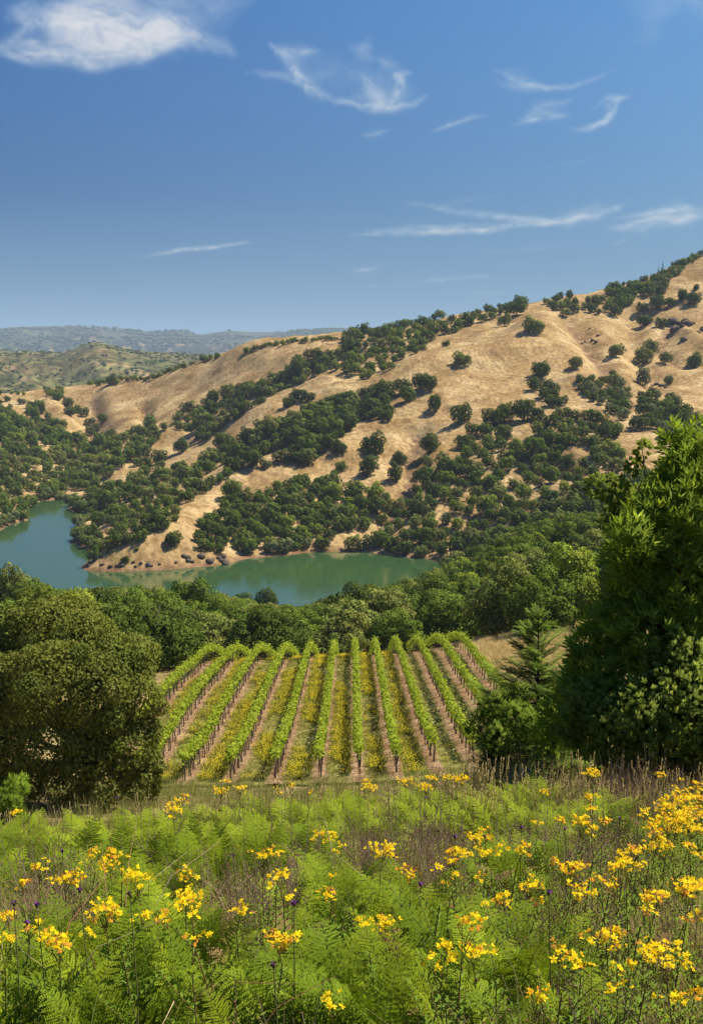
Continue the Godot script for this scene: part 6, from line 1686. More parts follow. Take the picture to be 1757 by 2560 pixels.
class Shape:
	var v := PackedVector3Array()
	var n := PackedVector3Array()
	var c := PackedColorArray()
	var ix := PackedInt32Array()

	func leaf(p: Vector3, axis: Vector3, side: Vector3, nrm: Vector3, col: Color, mid := 0.45) -> void:
		if axis.cross(side).dot(nrm) < 0.0:
			side = -side
		var k := v.size()
		var m := p + axis * mid
		v.append(p)
		v.append(m + side)
		v.append(p + axis)
		v.append(m - side)
		for i in 4:
			n.append(nrm)
			c.append(col)
		ix.append(k)
		ix.append(k + 1)
		ix.append(k + 2)
		ix.append(k)
		ix.append(k + 2)
		ix.append(k + 3)

	func blade(p: Vector3, axis: Vector3, side: Vector3, droop: Vector3, col: Color, tip: Color) -> void:
		# a grass blade of three bent pieces
		var nrm := side.cross(axis).normalized()
		if nrm.y < 0.0:
			nrm = -nrm
		nrm = (nrm + Vector3.UP * 0.6).normalized()
		var k := v.size()
		var q := [p, p + axis * 0.4 + droop * 0.1, p + axis * 0.75 + droop * 0.45, p + axis + droop]
		for i in 3:
			var w: Vector3 = side * (1.0 - 0.28 * i)
			v.append(q[i] - w)
			v.append(q[i] + w)
			n.append(nrm)
			n.append(nrm)
			c.append(col.lerp(tip, i / 3.0))
			c.append(col.lerp(tip, i / 3.0))
		v.append(q[3])
		n.append(nrm)
		c.append(tip)
		for t in [0, 1, 2, 1, 3, 2, 2, 3, 4, 3, 5, 4, 4, 5, 6]:
			ix.append(k + t)

	func tube(line: Array, radii: Array, sides: int, col: Color) -> void:
		var k := v.size()
		for i in line.size():
			var d: Vector3 = (line[mini(i + 1, line.size() - 1)] - line[maxi(i - 1, 0)]).normalized()
			var a := d.cross(Vector3(0.31, 0.2, 0.93)).normalized()
			var b := d.cross(a)
			for s in sides:
				var t := TAU * s / sides
				var o := a * cos(t) + b * sin(t)
				v.append(line[i] + o * radii[i])
				n.append(o)
				c.append(col)
		for i in line.size() - 1:
			for s in sides:
				var p := k + i * sides + s
				var q := k + i * sides + (s + 1) % sides
				ix.append_array([p, p + sides, q, q, p + sides, q + sides])

	func lump(at: Vector3, r: Vector3, col: Color, rough: float, dice: RandomNumberGenerator, rings := 4, sides := 6) -> void:
		var k := v.size()
		for i in rings + 1:
			for s in sides:
				var a := PI * i / rings
				var t := TAU * s / sides
				var d := Vector3(sin(a) * cos(t), cos(a), sin(a) * sin(t))
				v.append(at + d * r * (1.0 + dice.randf_range(-rough, rough)))
				n.append(d)
				c.append(col)
		for i in rings:
			for s in sides:
				var p := k + i * sides + s
				var q := k + i * sides + (s + 1) % sides
				ix.append_array([p, p + sides, q, q, p + sides, q + sides])

	func mesh(m: Material) -> ArrayMesh:
		var a := []
		a.resize(Mesh.ARRAY_MAX)
		a[Mesh.ARRAY_VERTEX] = v
		a[Mesh.ARRAY_NORMAL] = n
		a[Mesh.ARRAY_COLOR] = c
		a[Mesh.ARRAY_INDEX] = ix
		var out := ArrayMesh.new()
		out.add_surface_from_arrays(Mesh.PRIMITIVE_TRIANGLES, a)
		out.surface_set_material(0, m)
		return out


func _ready() -> void:
	rng.seed = 7
	for stage in [set_view_and_light, set_ground_data, make_materials, build_ground, build_far_country, build_vineyard, build_rocks, build_hill_trees, build_valley_trees, build_meadow_trees, build_meadow]:
		stage.call()


# ---------------------------------------------------------------- view, sky, sun

func set_view_and_light() -> void:
	var cam := Camera3D.new()
	cam.name = "camera"
	cam.fov = 50.0
	cam.near = 0.2
	cam.far = 20000.0
	cam.position = Vector3(0, 1.75, 0)
	cam.rotation_degrees.x = -8.27
	add_child(cam)
	cam.current = true
	var sun := DirectionalLight3D.new()
	sun.name = "sun"
	sun.light_energy = 1.6
	sun.light_color = Color(1.0, 0.95, 0.86)
	sun.light_angular_distance = 0.5
	sun.shadow_enabled = true
	var az := deg_to_rad(68.0)
	var el := deg_to_rad(58.0)
	var towards := Vector3(sin(az) * cos(el), sin(el), -cos(az) * cos(el))
	add_child(sun)
	sun.look_at_from_position(towards * 100.0, Vector3.ZERO)
	var e := Environment.new()
	e.background_mode = Environment.BG_SKY
	e.tonemap_mode = Environment.TONE_MAPPER_LINEAR
	e.tonemap_exposure = 1.85
	e.background_energy_multiplier = 0.54
	e.sky = Sky.new()
	var pano := PanoramaSkyMaterial.new()
	pano.panorama = ImageTexture.create_from_image(paint_sky(towards))
	e.sky.sky_material = pano
	e.fog_enabled = true
	e.fog_density = 0.00007
	e.fog_light_color = Color(0.8, 0.89, 1.0)
	e.sdfgi_enabled = true
	e.ssao_enabled = true
	e.ssil_enabled = true
	var we := WorldEnvironment.new()
	we.name = "world_environment"
	we.environment = e
	add_child(we)


func paint_sky(towards: Vector3) -> Image:
	# clear air: deep blue overhead, paler towards the horizon and towards the sun
	var air := Image.create_empty(264, 128, false, Image.FORMAT_RGBF)  # four columns over on each side, so that the seam is smooth
	var stops := [[0.0, Color(0.36, 0.54, 0.65)], [2.7, Color(0.33, 0.52, 0.65)], [6.0, Color(0.265, 0.475, 0.67)], [10.0, Color(0.185, 0.395, 0.67)], [16.0, Color(0.127, 0.315, 0.635)], [30.0, Color(0.078, 0.2, 0.5)], [90.0, Color(0.042, 0.12, 0.35)]]
	for y in 128:
		var up := 90.0 - (y + 0.5) / 128.0 * 180.0
		var col: Color = stops[0][1]
		for i in stops.size() - 1:
			if up >= stops[i][0]:
				col = stops[i][1].lerp(stops[i + 1][1], clampf((up - stops[i][0]) / (stops[i + 1][0] - stops[i][0]), 0.0, 1.0))
		for x in 264:
			var a := TAU * (x - 3.5) / 256.0
			var u := deg_to_rad(up)
			var near_sun := 0.5 + 0.5 * Vector3(sin(a) * cos(u), sin(u), -cos(a) * cos(u)).dot(towards)
			var k := lerpf(0.8, 0.3 + 2.6 * pow(near_sun, 5.0), clampf(up / 8.0, 0.0, 1.0))
			air.set_pixel(x, y, Color(minf(col.r * pow(k, 1.2), 0.85), minf(col.g * k, 0.92), minf(col.b * pow(k, 0.65), 0.95)).linear_to_srgb())
	air.resize(4224, 2048, Image.INTERPOLATE_CUBIC)
	air = air.get_region(Rect2i(64, 0, 4096, 2048))
	air.convert(Image.FORMAT_RGBA8)
	var sky := air
	# cirrus, drawn once as a veil 60 degrees wide and 48 high, then laid round the sky
	var w := 682
	var h := 546
	var wisp := FastNoiseLite.new()
	wisp.seed = 11
	wisp.frequency = 1.0
	wisp.fractal_octaves = 4
	wisp.fractal_gain = 0.6
	var warp := FastNoiseLite.new()
	warp.seed = 5
	warp.frequency = 0.25
	warp.fractal_octaves = 3
	var cover := PackedFloat32Array()
	cover.resize(w * h)
	for s in STROKES:
		var wide: float = s[0]
		var line: Array = s[2]
		var n := line.size() / 2
		var lo := Vector2(1e9, 1e9)
		var hi := -lo
		for i in n:
			lo = lo.min(Vector2(line[2 * i], line[2 * i + 1]))
			hi = hi.max(Vector2(line[2 * i], line[2 * i + 1]))
		lo -= Vector2.ONE * (wide * 2.6 + 0.4)
		hi += Vector2.ONE * (wide * 2.6 + 0.4)
		var total := 0.0
		for i in n - 1:
			total += Vector2(line[2 * i + 2] - line[2 * i], line[2 * i + 3] - line[2 * i + 1]).length()
		for py in range(maxi(0, int((46.0 - hi.y) * 4096 / 360)), mini(h, int((46.0 - lo.y) * 4096 / 360))):
			for px in range(maxi(0, int((lo.x + 30.0) * 4096 / 360)), mini(w, int((hi.x + 30.0) * 4096 / 360))):
				var p := Vector2(px * 360.0 / 4096 - 30.0, 46.0 - py * 360.0 / 4096)
				p += Vector2(warp.get_noise_2d(p.x * 1.1, p.y * 1.6), warp.get_noise_2d(p.x * 1.1 + 70.0, p.y * 1.6)) * minf(0.9, 0.1 + wide * 0.7)
				var best := 1e9
				var along := 0.0
				var gone := 0.0
				for i in n - 1:
					var a := Vector2(line[2 * i], line[2 * i + 1])
					var d := Vector2(line[2 * i + 2], line[2 * i + 3]) - a
					var t := clampf((p - a).dot(d) / d.length_squared(), 0.0, 1.0)
					var away := p.distance_to(a + d * t)
					if away < best:
						best = away
						along = gone + d.length() * t
					gone += d.length()
				var f := along / total
				var taper := clampf(minf(f, 1.0 - f) * 3.2, 0.05, 1.0)
				var streak := wisp.get_noise_2d(along * 0.4 + s[1] * 31.0, best * 4.0 + p.y * 3.0) * 0.5 + 0.5
				var tuft := wisp.get_noise_2d(p.x * 0.8 + p.y * 0.5 + 9.0, p.y * 1.6) * 0.5 + 0.5
				var r := best / (wide * (0.45 + 0.75 * taper))
				var k: float = exp(-r * r * 1.0) * s[1] * (0.35 + 0.65 * taper) * lerpf(clampf(streak * 2.1 + tuft * 0.8 - 0.8, 0.0, 1.3), 0.9, clampf(wide * 0.6, 0.0, 0.42))
				var at := py * w + px
				cover[at] = 1.0 - (1.0 - cover[at]) * (1.0 - clampf(k, 0.0, 0.95))
	var veil := Image.create_empty(w, h, false, Image.FORMAT_RGBA8)
	for y in h:
		for x in w:
			if cover[y * w + x] > 0.003:
				veil.set_pixel(x, y, Color(0.93, 0.915, 0.91, cover[y * w + x] * 0.9))
	var turned := veil.duplicate() as Image
	turned.flip_x()
	var top := int(44.0 / 180.0 * 2048)
	var whole := Rect2i(0, 0, w, h)
	sky.blend_rect(veil, Rect2i(w / 2, 0, w - w / 2, h), Vector2i(0, top))
	sky.blend_rect(veil, Rect2i(0, 0, w / 2, h), Vector2i(4096 - w / 2, top))
	for k in 4:
		sky.blend_rect(turned if k % 2 == 0 else veil, whole, Vector2i(w / 2 + 30 + k * 690, top - 20 * k))
	return sky



# ---------------------------------------------------------------- helpers

func numbered(called: String) -> String:
	var k: int = used.get(called, 0)
	used[called] = k + 1
	return called if k == 0 else "%s_%03d" % [called, k]


func tag(o: Node3D, label: String, category: String, group := "", kind := "") -> Node3D:
	o.set_meta("label", label)
	o.set_meta("category", category)
	if group:
		o.set_meta("group", group)
	if kind:
		o.set_meta("kind", kind)
	return o


func thing(called: String, label: String, category: String, at: Vector3, group := "") -> Node3D:
	var o := Node3D.new()
	o.name = numbered(called)
	add_child(o)
	o.position = at
	return tag(o, label, category, group)


func part(called: String, m: Mesh, parent: Node3D, mat: Material = null) -> MeshInstance3D:
	var o := MeshInstance3D.new()
	o.name = called
	o.mesh = m
	if mat:
		o.material_override = mat
	parent.add_child(o, true)
	return o


func single(called: String, m: Mesh, label: String, category: String, kind := "", group := "") -> MeshInstance3D:
	var o := MeshInstance3D.new()
	o.name = numbered(called)
	o.mesh = m
	add_child(o)
	tag(o, label, category, group, kind)
	return o


func many(called: String, m: Mesh, places: Array, tints: Array, label: String, category: String) -> void:
	var mm := MultiMesh.new()
	mm.transform_format = MultiMesh.TRANSFORM_3D
	mm.use_colors = tints.size() > 0
	mm.mesh = m
	mm.instance_count = places.size()
	for i in places.size():
		mm.set_instance_transform(i, places[i])
		if tints.size():
			mm.set_instance_color(i, tints[i])
	var o := MultiMeshInstance3D.new()
	o.name = called
	o.multimesh = mm
	add_child(o)
	tag(o, label, category, "", "stuff")


func lin(r: float, g: float, b: float) -> Color:
	return Color(r, g, b).linear_to_srgb()


func leaf_material(called: String, col: Color, through := 0.5, rough := 0.75) -> StandardMaterial3D:
	var m := StandardMaterial3D.new()
	m.resource_name = called
	m.albedo_color = col
	m.vertex_color_use_as_albedo = true
	m.roughness = rough
	m.metallic_specular = 0.12
	m.cull_mode = BaseMaterial3D.CULL_DISABLED
	if through > 0.0:
		m.backlight_enabled = true
		m.backlight = Color(through, through, through * 0.6).linear_to_srgb()
	return m


func noise_texture(seed_: int, freq: float, octaves: int, dark: Color, light: Color, side := 512, gain := 0.55) -> NoiseTexture2D:
	var t := NoiseTexture2D.new()
	t.width = side
	t.height = side
	t.seamless = true
	t.seamless_blend_skirt = 0.2
	t.noise = FastNoiseLite.new()
	t.noise.seed = seed_
	t.noise.noise_type = FastNoiseLite.TYPE_SIMPLEX_SMOOTH
	t.noise.frequency = freq
	t.noise.fractal_octaves = octaves
	t.noise.fractal_gain = gain
	t.color_ramp = Gradient.new()
	t.color_ramp.set_color(0, dark)
	t.color_ramp.set_color(1, light)
	return t


func ground_material(called: String, grain: float, broad: float, dark := 0.62, relief := 0.0) -> StandardMaterial3D:
	# two layers of mottling: clumps, and broader patches
	var m := StandardMaterial3D.new()
	m.resource_name = called
	m.vertex_color_use_as_albedo = true
	m.roughness = 0.95
	m.metallic_specular = 0.12
	var t := noise_texture(3, 0.03, 5, Color(dark, dark * 0.96, dark * 0.9), Color(1, 1, 1), 1024, 0.65)
	t.color_ramp.offsets = PackedFloat32Array([0.3, 0.66])
	m.albedo_texture = t
	m.uv1_triplanar = true
	m.uv1_world_triplanar = true
	m.uv1_scale = Vector3.ONE / grain
	if relief > 0.0:
		m.heightmap_enabled = true
		m.heightmap_texture = noise_texture(3, 0.03, 5, Color.BLACK, Color.WHITE, 1024, 0.65)
		m.heightmap_scale = relief
	m.detail_enabled = true
	m.detail_blend_mode = BaseMaterial3D.BLEND_MODE_MUL
	m.detail_uv_layer = BaseMaterial3D.DETAIL_UV_2
	m.detail_albedo = noise_texture(8, 0.012, 5, Color(0.76, 0.72, 0.66), Color(1, 1, 1), 512, 0.6)
	m.detail_albedo.color_ramp.offsets = PackedFloat32Array([0.25, 0.7])
	m.uv2_triplanar = true
	m.uv2_world_triplanar = true
	m.uv2_scale = Vector3.ONE / broad
	return m


func make_materials() -> void:
	# foliage tones: dark oak, mid green, pale olive, grey green, yellow green
	var tones := [[0.07, 0.1, 0.018], [0.095, 0.14, 0.022], [0.15, 0.175, 0.045], [0.15, 0.17, 0.08], [0.155, 0.2, 0.026]]
	M.tones = []
	for t in tones:
		M.tones.append(leaf_material("oak_leaves", lin(t[0] * 1.42, t[1] * 1.42, t[2] * 1.42), 0.4))
	M.tint = leaf_material("foliage", Color.WHITE, 0.35)
	M.leaf = leaf_material("leaves", Color.WHITE, 0.8, 0.65)
	M.petal = leaf_material("petals", Color.WHITE, 0.6, 0.6)
	M.bark = StandardMaterial3D.new()
	M.bark.resource_name = "bark"
	M.bark.albedo_color = lin(0.13, 0.1, 0.075)
	M.bark.albedo_texture = noise_texture(21, 0.05, 5, Color(0.55, 0.55, 0.55), Color.WHITE, 256)
	M.bark.uv1_triplanar = true
	M.bark.uv1_scale = Vector3(3, 0.8, 3)
	M.bark.roughness = 0.95
	M.stem = leaf_material("stems", Color.WHITE, 0.0, 0.8)
	M.stake = StandardMaterial3D.new()
	M.stake.resource_name = "dark_stake"
	M.stake.albedo_color = lin(0.075, 0.06, 0.05)
	M.stake.roughness = 0.85
	M.hill = ground_material("dry_grass", 105.0, 190.0, 0.74, 45.0)
	M.soil = ground_material("soil", 6.0, 14.0, 0.5, 4.0)
	M.floor = ground_material("forest_floor", 30.0, 60.0, 0.55, 20.0)
	M.far = ground_material("far_hills", 900.0, 2600.0, 0.5)
	M.rock = ground_material("rock", 9.0, 20.0, 0.4, 25.0)
	var w := StandardMaterial3D.new()
	w.resource_name = "lake_water"
	w.albedo_color = lin(0.03, 0.068, 0.024)
	w.roughness = 0.1
	w.metallic_specular = 0.5
	w.roughness_texture = noise_texture(37, 0.008, 4, Color(0.3, 0.3, 0.3), Color.WHITE, 512)
	w.heightmap_enabled = true
	w.heightmap_texture = noise_texture(31, 0.02, 5, Color.BLACK, Color.WHITE, 512)
	w.heightmap_scale = 2.2
	w.uv1_triplanar = true
	w.uv1_world_triplanar = true
	w.uv1_scale = Vector3(0.035, 0.035, 0.035)
	M.water = w


# ---------------------------------------------------------------- ground

func set_ground_data() -> void:
	bump.seed = 3
	bump.frequency = 1.0 / 70.0
	bump.fractal_octaves = 3
	fine.seed = 9
	fine.frequency = 1.0 / 13.0
	fine.fractal_octaves = 3
	patch.seed = 17
	patch.frequency = 1.0 / 40.0
	patch.fractal_octaves = 4
	for c in CREASES:
		var box := Rect2(c[2][0], c[2][1], 0, 0)
		for i in range(2, c[2].size(), 2):
			box = box.expand(Vector2(c[2][i], c[2][i + 1]))
		crease_boxes.append(box.grow(c[1] * 2.45))
	# a thin plate through the surveyed points
	var n := SURVEY.size() / 3
	var sy := PackedFloat64Array()
	for i in n:
		sx.append(SURVEY[3 * i] / 100.0)
		sy.append(SURVEY[3 * i + 1])
		sz.append(SURVEY[3 * i + 2] / 100.0)
	var m := n + 3
	var rows := []
	for i in n:
		var row := PackedFloat64Array()
		row.resize(m + 1)
		for j in n:
			var r := (sx[i] - sx[j]) ** 2 + (sz[i] - sz[j]) ** 2
			row[j] = r * log(r) if r > 0.0 else 0.002 * clampf(-sz[i] / 4.0, 0.01, 2.0) * (0.2 if absf(sy[i] - LAKE) < 0.01 else 1.0)
		row[n] = 1.0
		row[n + 1] = sx[i]
		row[n + 2] = sz[i]
		row[m] = sy[i]
		rows.append(row)
	for k in 3:
		var row := PackedFloat64Array()
		row.resize(m + 1)
		for j in n:
			row[j] = [1.0, sx[j], sz[j]][k]
		rows.append(row)
	for k in m:
		var best := k
		for i in range(k + 1, m):
			if absf(rows[i][k]) > absf(rows[best][k]):
				best = i
		var t = rows[k]
		rows[k] = rows[best]
		rows[best] = t
		var pivot: PackedFloat64Array = rows[k]
		for i in range(k + 1, m):
			var row: PackedFloat64Array = rows[i]
			var f := row[k] / pivot[k]
			if f != 0.0:
				for j in range(k, m + 1):
					row[j] -= f * pivot[j]
				rows[i] = row
	sw.resize(m)
	for k in range(m - 1, -1, -1):
		var row: PackedFloat64Array = rows[k]
		var sum := row[m]
		for j in range(k + 1, m):
			sum -= row[j] * sw[j]
		sw[k] = sum / row[k]


func plate(x: float, z: float) -> float:
	var a := x / 100.0
	var b := z / 100.0
	var n := sx.size()
	var sum := sw[n] + a * sw[n + 1] + b * sw[n + 2]
	for i in n:
		var dx := a - sx[i]
		var dz := b - sz[i]
		var r := dx * dx + dz * dz + 1e-12
		sum += sw[i] * r * log(r)
	return sum


func rough(x: float, z: float, y: float) -> float:
	# what the survey leaves out: ravines, spurs and unevenness
	var out := 0.0
	if z < -380.0:
		for q in CREASES.size():
			if not crease_boxes[q].has_point(Vector2(x, z)):
				continue
			var c: Array = CREASES[q]
			var line: Array = c[2]
			var best := 1e9
			for i in range(0, line.size() - 2, 2):
				var dx: float = line[i + 2] - line[i]
				var dz: float = line[i + 3] - line[i + 1]
				var t := clampf(((x - line[i]) * dx + (z - line[i + 1]) * dz) / (dx * dx + dz * dz), 0.0, 1.0)
				best = minf(best, (x - line[i] - t * dx) ** 2 + (z - line[i + 1] - t * dz) ** 2)
			if best < c[1] * c[1] * 6.0:
				out += c[0] * exp(-best / (c[1] * c[1]))
		var lift := clampf((y - LAKE) / 9.0, 0.0, 1.0)
		out += lift * (bump.get_noise_2d(x, z) * 3.2 + fine.get_noise_2d(x, z) * 0.8)
	elif z < -125.0:
		out += fine.get_noise_2d(x, z) * 0.6
	else:
		out += fine.get_noise_2d(x * 6.0, z * 6.0) * 0.05 + fine.get_noise_2d(x * 1.5, z * 1.5) * 0.09
	return out


func ground(x: float, z: float) -> float:
	var y := plate(x, z)
	return y + rough(x, z, y)


func sheet(called: String, label: String, far0: float, far1: float, step: float, columns: int, m: Material, tint: Callable) -> void:
	var s := Shape.new()
	var rows := int(ceil((far1 - far0) / step)) + 1
	# heights of the plate on every fourth line, the lines between by a cubic
	var every := 4
	var coarse_rows := (rows - 1) / every + 4
	var coarse_columns := columns / every + 4
	var coarse := PackedFloat64Array()
	coarse.resize(coarse_rows * coarse_columns)
	for i in coarse_rows:
		for j in coarse_columns:
			var d := far0 + (i - 1) * every * step
			coarse[i * coarse_columns + j] = plate(across((j - 1.0) * every / columns, d), -d)
	for i in rows:
		var d := far0 + i * step
		for j in columns + 1:
			var x := across(float(j) / columns, d)
			var ci := i / every
			var cj := j / every
			var fi := float(i % every) / every
			var fj := float(j % every) / every
			var q := [0.0, 0.0, 0.0, 0.0]
			for k in 4:
				var o := (ci + k) * coarse_columns + cj
				q[k] = cubic_interpolate(coarse[o + 1], coarse[o + 2], coarse[o], coarse[o + 3], fj)
			var y: float = cubic_interpolate(q[1], q[2], q[0], q[3], fi)
			y += rough(x, -d, y)
			if d > 50.0 and d < 125.0:
				y -= 0.5 * smoothstep(0.0, 1.2, minf(minf(x + 14.3, 11.9 - x), minf(d - 51.0, 123.0 - d)))
			s.v.append(Vector3(x, y, -d))
			s.c.append(tint.call(x, y, d))
	s.n.resize(s.v.size())
	var cols := columns + 1
	for i in rows:
		for j in cols:
			var a := s.v[i * cols + maxi(j - 1, 0)]
			var b := s.v[i * cols + mini(j + 1, columns)]
			var c := s.v[maxi(i - 1, 0) * cols + j]
			var e := s.v[mini(i + 1, rows - 1) * cols + j]
			s.n[i * cols + j] = (b - a).cross(e - c).normalized()
	for i in rows - 1:
		for j in columns:
			var k := i * cols + j
			for t in [k, k + cols, k + 1, k + 1, k + cols, k + cols + 1]:
				s.ix.append(t)
	single(called, s.mesh(m), label, "ground", "structure")


func across(f: float, d: float) -> float:
	# lines lie closer together in the middle of the land
	var q := f * 2.0 - 1.0
	return q * (0.5 + 0.5 * q * q) * maxf(16.0, 0.8 * (d + 16.0))


func meadow_tint(x: float, y: float, d: float) -> Color:
	var k := patch.get_noise_2d(x * 16.0, d * 16.0) * 0.5 + 0.5
	return Color(0.13, 0.1, 0.055).lerp(Color(0.2, 0.15, 0.085), k)


func slope_tint(x: float, y: float, d: float) -> Color:
	var k := patch.get_noise_2d(x * 5.0, d * 5.0) * 0.5 + 0.5
	return Color(0.5, 0.39, 0.2).lerp(Color(0.34, 0.28, 0.12), k)


func floor_tint(x: float, y: float, d: float) -> Color:
	var k := patch.get_noise_2d(x * 2.0, d * 2.0) * 0.5 + 0.5
	return Color(0.17, 0.125, 0.07).lerp(Color(0.25, 0.19, 0.1), k)


func hill_tint(x: float, y: float, d: float) -> Color:
	# straw-coloured grass with browner and greener patches, bare earth on the eroded banks
	var k := patch.get_noise_2d(x, d)
	var g := patch.get_noise_2d(x * 2.3 + 400.0, d * 2.3)
	var col := Color(0.49, 0.365, 0.19)
	col = col.lerp(Color(0.42, 0.295, 0.15), clampf(k * 1.8, 0.0, 0.8))
	col = col.lerp(Color(0.55, 0.43, 0.24), clampf(-k * 1.8, 0.0, 0.8))
	col = col.lerp(Color(0.34, 0.28, 0.09), clampf(g * 2.4 - 0.75, 0.0, 0.6))
	col = col.lerp(Color(0.27, 0.17, 0.1), clampf(fine.get_noise_2d(x * 0.8, d * 0.8) * 3.0 - 0.95, 0.0, 0.5))
	for q in CREASES.size():
		var c: Array = CREASES[q]
		if c[0] < 0.0 and c[1] < 12.0 and crease_boxes[q].has_point(Vector2(x, -d)):
			# bare earth where the gullies have cut in
			var best := 1e9
			var line: Array = c[2]
			for i in range(0, line.size() - 2, 2):
				best = minf(best, Geometry2D.get_closest_point_to_segment(Vector2(x, -d), Vector2(line[i], line[i + 1]), Vector2(line[i + 2], line[i + 3])).distance_to(Vector2(x, -d)))
			col = col.lerp(Color(0.25, 0.165, 0.105), clampf(1.5 - best / (c[1] * 0.3) + fine.get_noise_2d(x * 2.2, d * 2.2) * 2.2, 0.0, 0.85))
	var bank := y - LAKE + fine.get_noise_2d(x, d) * 2.0
	return col.lerp(Color(0.3, 0.19, 0.115), clampf((1.6 - bank) * 1.2, 0.0, 1.0))


func build_ground() -> void:
	sheet("meadow", "brown soil of the sloping meadow under the ferns and flowers", -26.0, 22.0, 0.4, 140, M.soil, meadow_tint)
	sheet("lower_slope", "rough grassy slope around the vineyard", 21.6, 126.0, 1.2, 160, M.soil, slope_tint)
	sheet("valley_floor", "leaf-strewn ground under the oaks between vineyard and lake", 124.8, 392.0, 3.0, 160, M.floor, floor_tint)
	sheet("golden_hills", "dry golden grass hills rising behind the lake", 390.0, 1062.0, 2.0, 400, M.hill, hill_tint)
	sheet("back_slope", "far side of the golden ridge falling away", 1060.0, 1500.0, 12.0, 120, M.hill, hill_tint)
	var p := PlaneMesh.new()
	p.size = Vector2(1000, 620)
	p.material = M.water
	var o := single("lake_water", p, "green reservoir water winding between the hills", "lake", "structure")
	o.position = Vector3(-150, LAKE, -640)


func skyline(line: Array, az: float) -> float:
	for i in range(0, line.size() - 2, 2):
		if az < line[i + 2]:
			var f := clampf((az - line[i]) / (line[i + 2] - line[i]), 0.0, 1.0)
			return lerpf(line[i + 1], line[i + 3], f * f * (3.0 - 2.0 * f))
	return line[line.size() - 1]


func far_height(line: Array, az: float, d: float, crest: float, foot: float, low: float, rug: FastNoiseLite, relief: float) -> float:
	var f := clampf((d - foot) / (crest - foot), 0.0, 1.0)
	var top := skyline(line, az)
	var back := clampf((d - crest) / (crest - foot), 0.0, 1.0)
	var x := deg_to_rad(az) * crest
	var y := lerpf(low, top, pow(f, 0.8)) - back * (top - low) * 0.8
	return y - absf(rug.get_noise_2d(x, d)) * relief * sin(PI * clampf(f, 0.02, 0.98)) * 1.6 + rug.get_noise_2d(x * 3.0, d * 3.0) * relief * 0.1


func far_sheet(called: String, label: String, line: Array, foot: float, crest: float, low: float, relief: float, wave: float, tint: Callable, trees: int, tree: Mesh, tree_size: float, wood: String, wood_label: String) -> void:
	var rug := FastNoiseLite.new()
	rug.seed = int(crest)
	rug.frequency = 1.0 / wave
	rug.fractal_octaves = 4
	var s := Shape.new()
	var rows := 70
	var cols := 340
	for i in rows:
		var d := lerpf(foot, crest + (crest - foot) * 0.4, i / (rows - 1.0))
		for j in cols:
			var az := -38.0 + 76.0 * j / (cols - 1.0)
			var y := far_height(line, az, d, crest, foot, low, rug, relief)
			s.v.append(Vector3(tan(deg_to_rad(az)) * d, y, -d))
			s.c.append(tint.call(tan(deg_to_rad(az)) * d, y, d))
	s.n.resize(s.v.size())
	for i in rows:
		for j in cols:
			var a := s.v[i * cols + mini(j + 1, cols - 1)] - s.v[i * cols + maxi(j - 1, 0)]
			var b := s.v[mini(i + 1, rows - 1) * cols + j] - s.v[maxi(i - 1, 0) * cols + j]
			s.n[i * cols + j] = a.cross(b).normalized()
	for i in rows - 1:
		for j in cols - 1:
			var k := i * cols + j
			for t in [k, k + cols, k + 1, k + 1, k + cols, k + cols + 1]:
				s.ix.append(t)
	single(called, s.mesh(M.far), label, "hills", "structure")
	var places := []
	var tints := []
	while places.size() < trees:
		var az := rng.randf_range(-24.0, 24.0)
		var d := lerpf(foot, crest + (crest - foot) * 0.05, sqrt(rng.randf()))
		var x := tan(deg_to_rad(az)) * d
		if patch.get_noise_2d(x * 60.0 / wave, d * 60.0 / wave) + rng.randf_range(-0.25, 0.25) < -0.05:
			continue
		var w := tree_size * rng.randf_range(0.6, 1.3)
		places.append(Transform3D(Basis(Vector3.UP, rng.randf() * TAU).scaled(Vector3(w, w * rng.randf_range(0.6, 0.9), w)), Vector3(x, far_height(line, az, d, crest, foot, low, rug, relief) - 0.5, -d)))
		var k := rng.randf_range(0.7, 1.2)
		tints.append(Color(0.085 * k, 0.115 * k, 0.035 * k))
	many(wood, tree, places, tints, wood_label, "woodland")


func far_tint(x: float, y: float, d: float) -> Color:
	var k := patch.get_noise_2d(x * 0.09, d * 0.09)
	var g := patch.get_noise_2d(x * 0.3 + 50.0, d * 0.22)
	var col := Color(0.13, 0.15, 0.06).lerp(Color(0.08, 0.1, 0.035), clampf(k * 2.0 + 0.4, 0.0, 1.0))
	return col.lerp(Color(0.5, 0.37, 0.2), clampf((g - 0.3) * 12.0, 0.0, 1.0) * (1.0 if d < 7200.0 else 0.3))


func mid_tint(x: float, y: float, d: float) -> Color:
	var k := patch.get_noise_2d(x * 0.2, d * 0.2)
	var g := patch.get_noise_2d(x * 0.5 + 90.0, d * 0.4)
	var col := Color(0.22, 0.21, 0.085).lerp(Color(0.14, 0.15, 0.055), clampf(k * 2.5 + 0.4, 0.0, 1.0))
	return col.lerp(Color(0.42, 0.3, 0.16), clampf((g - 0.33) * 9.0, 0.0, 0.9))


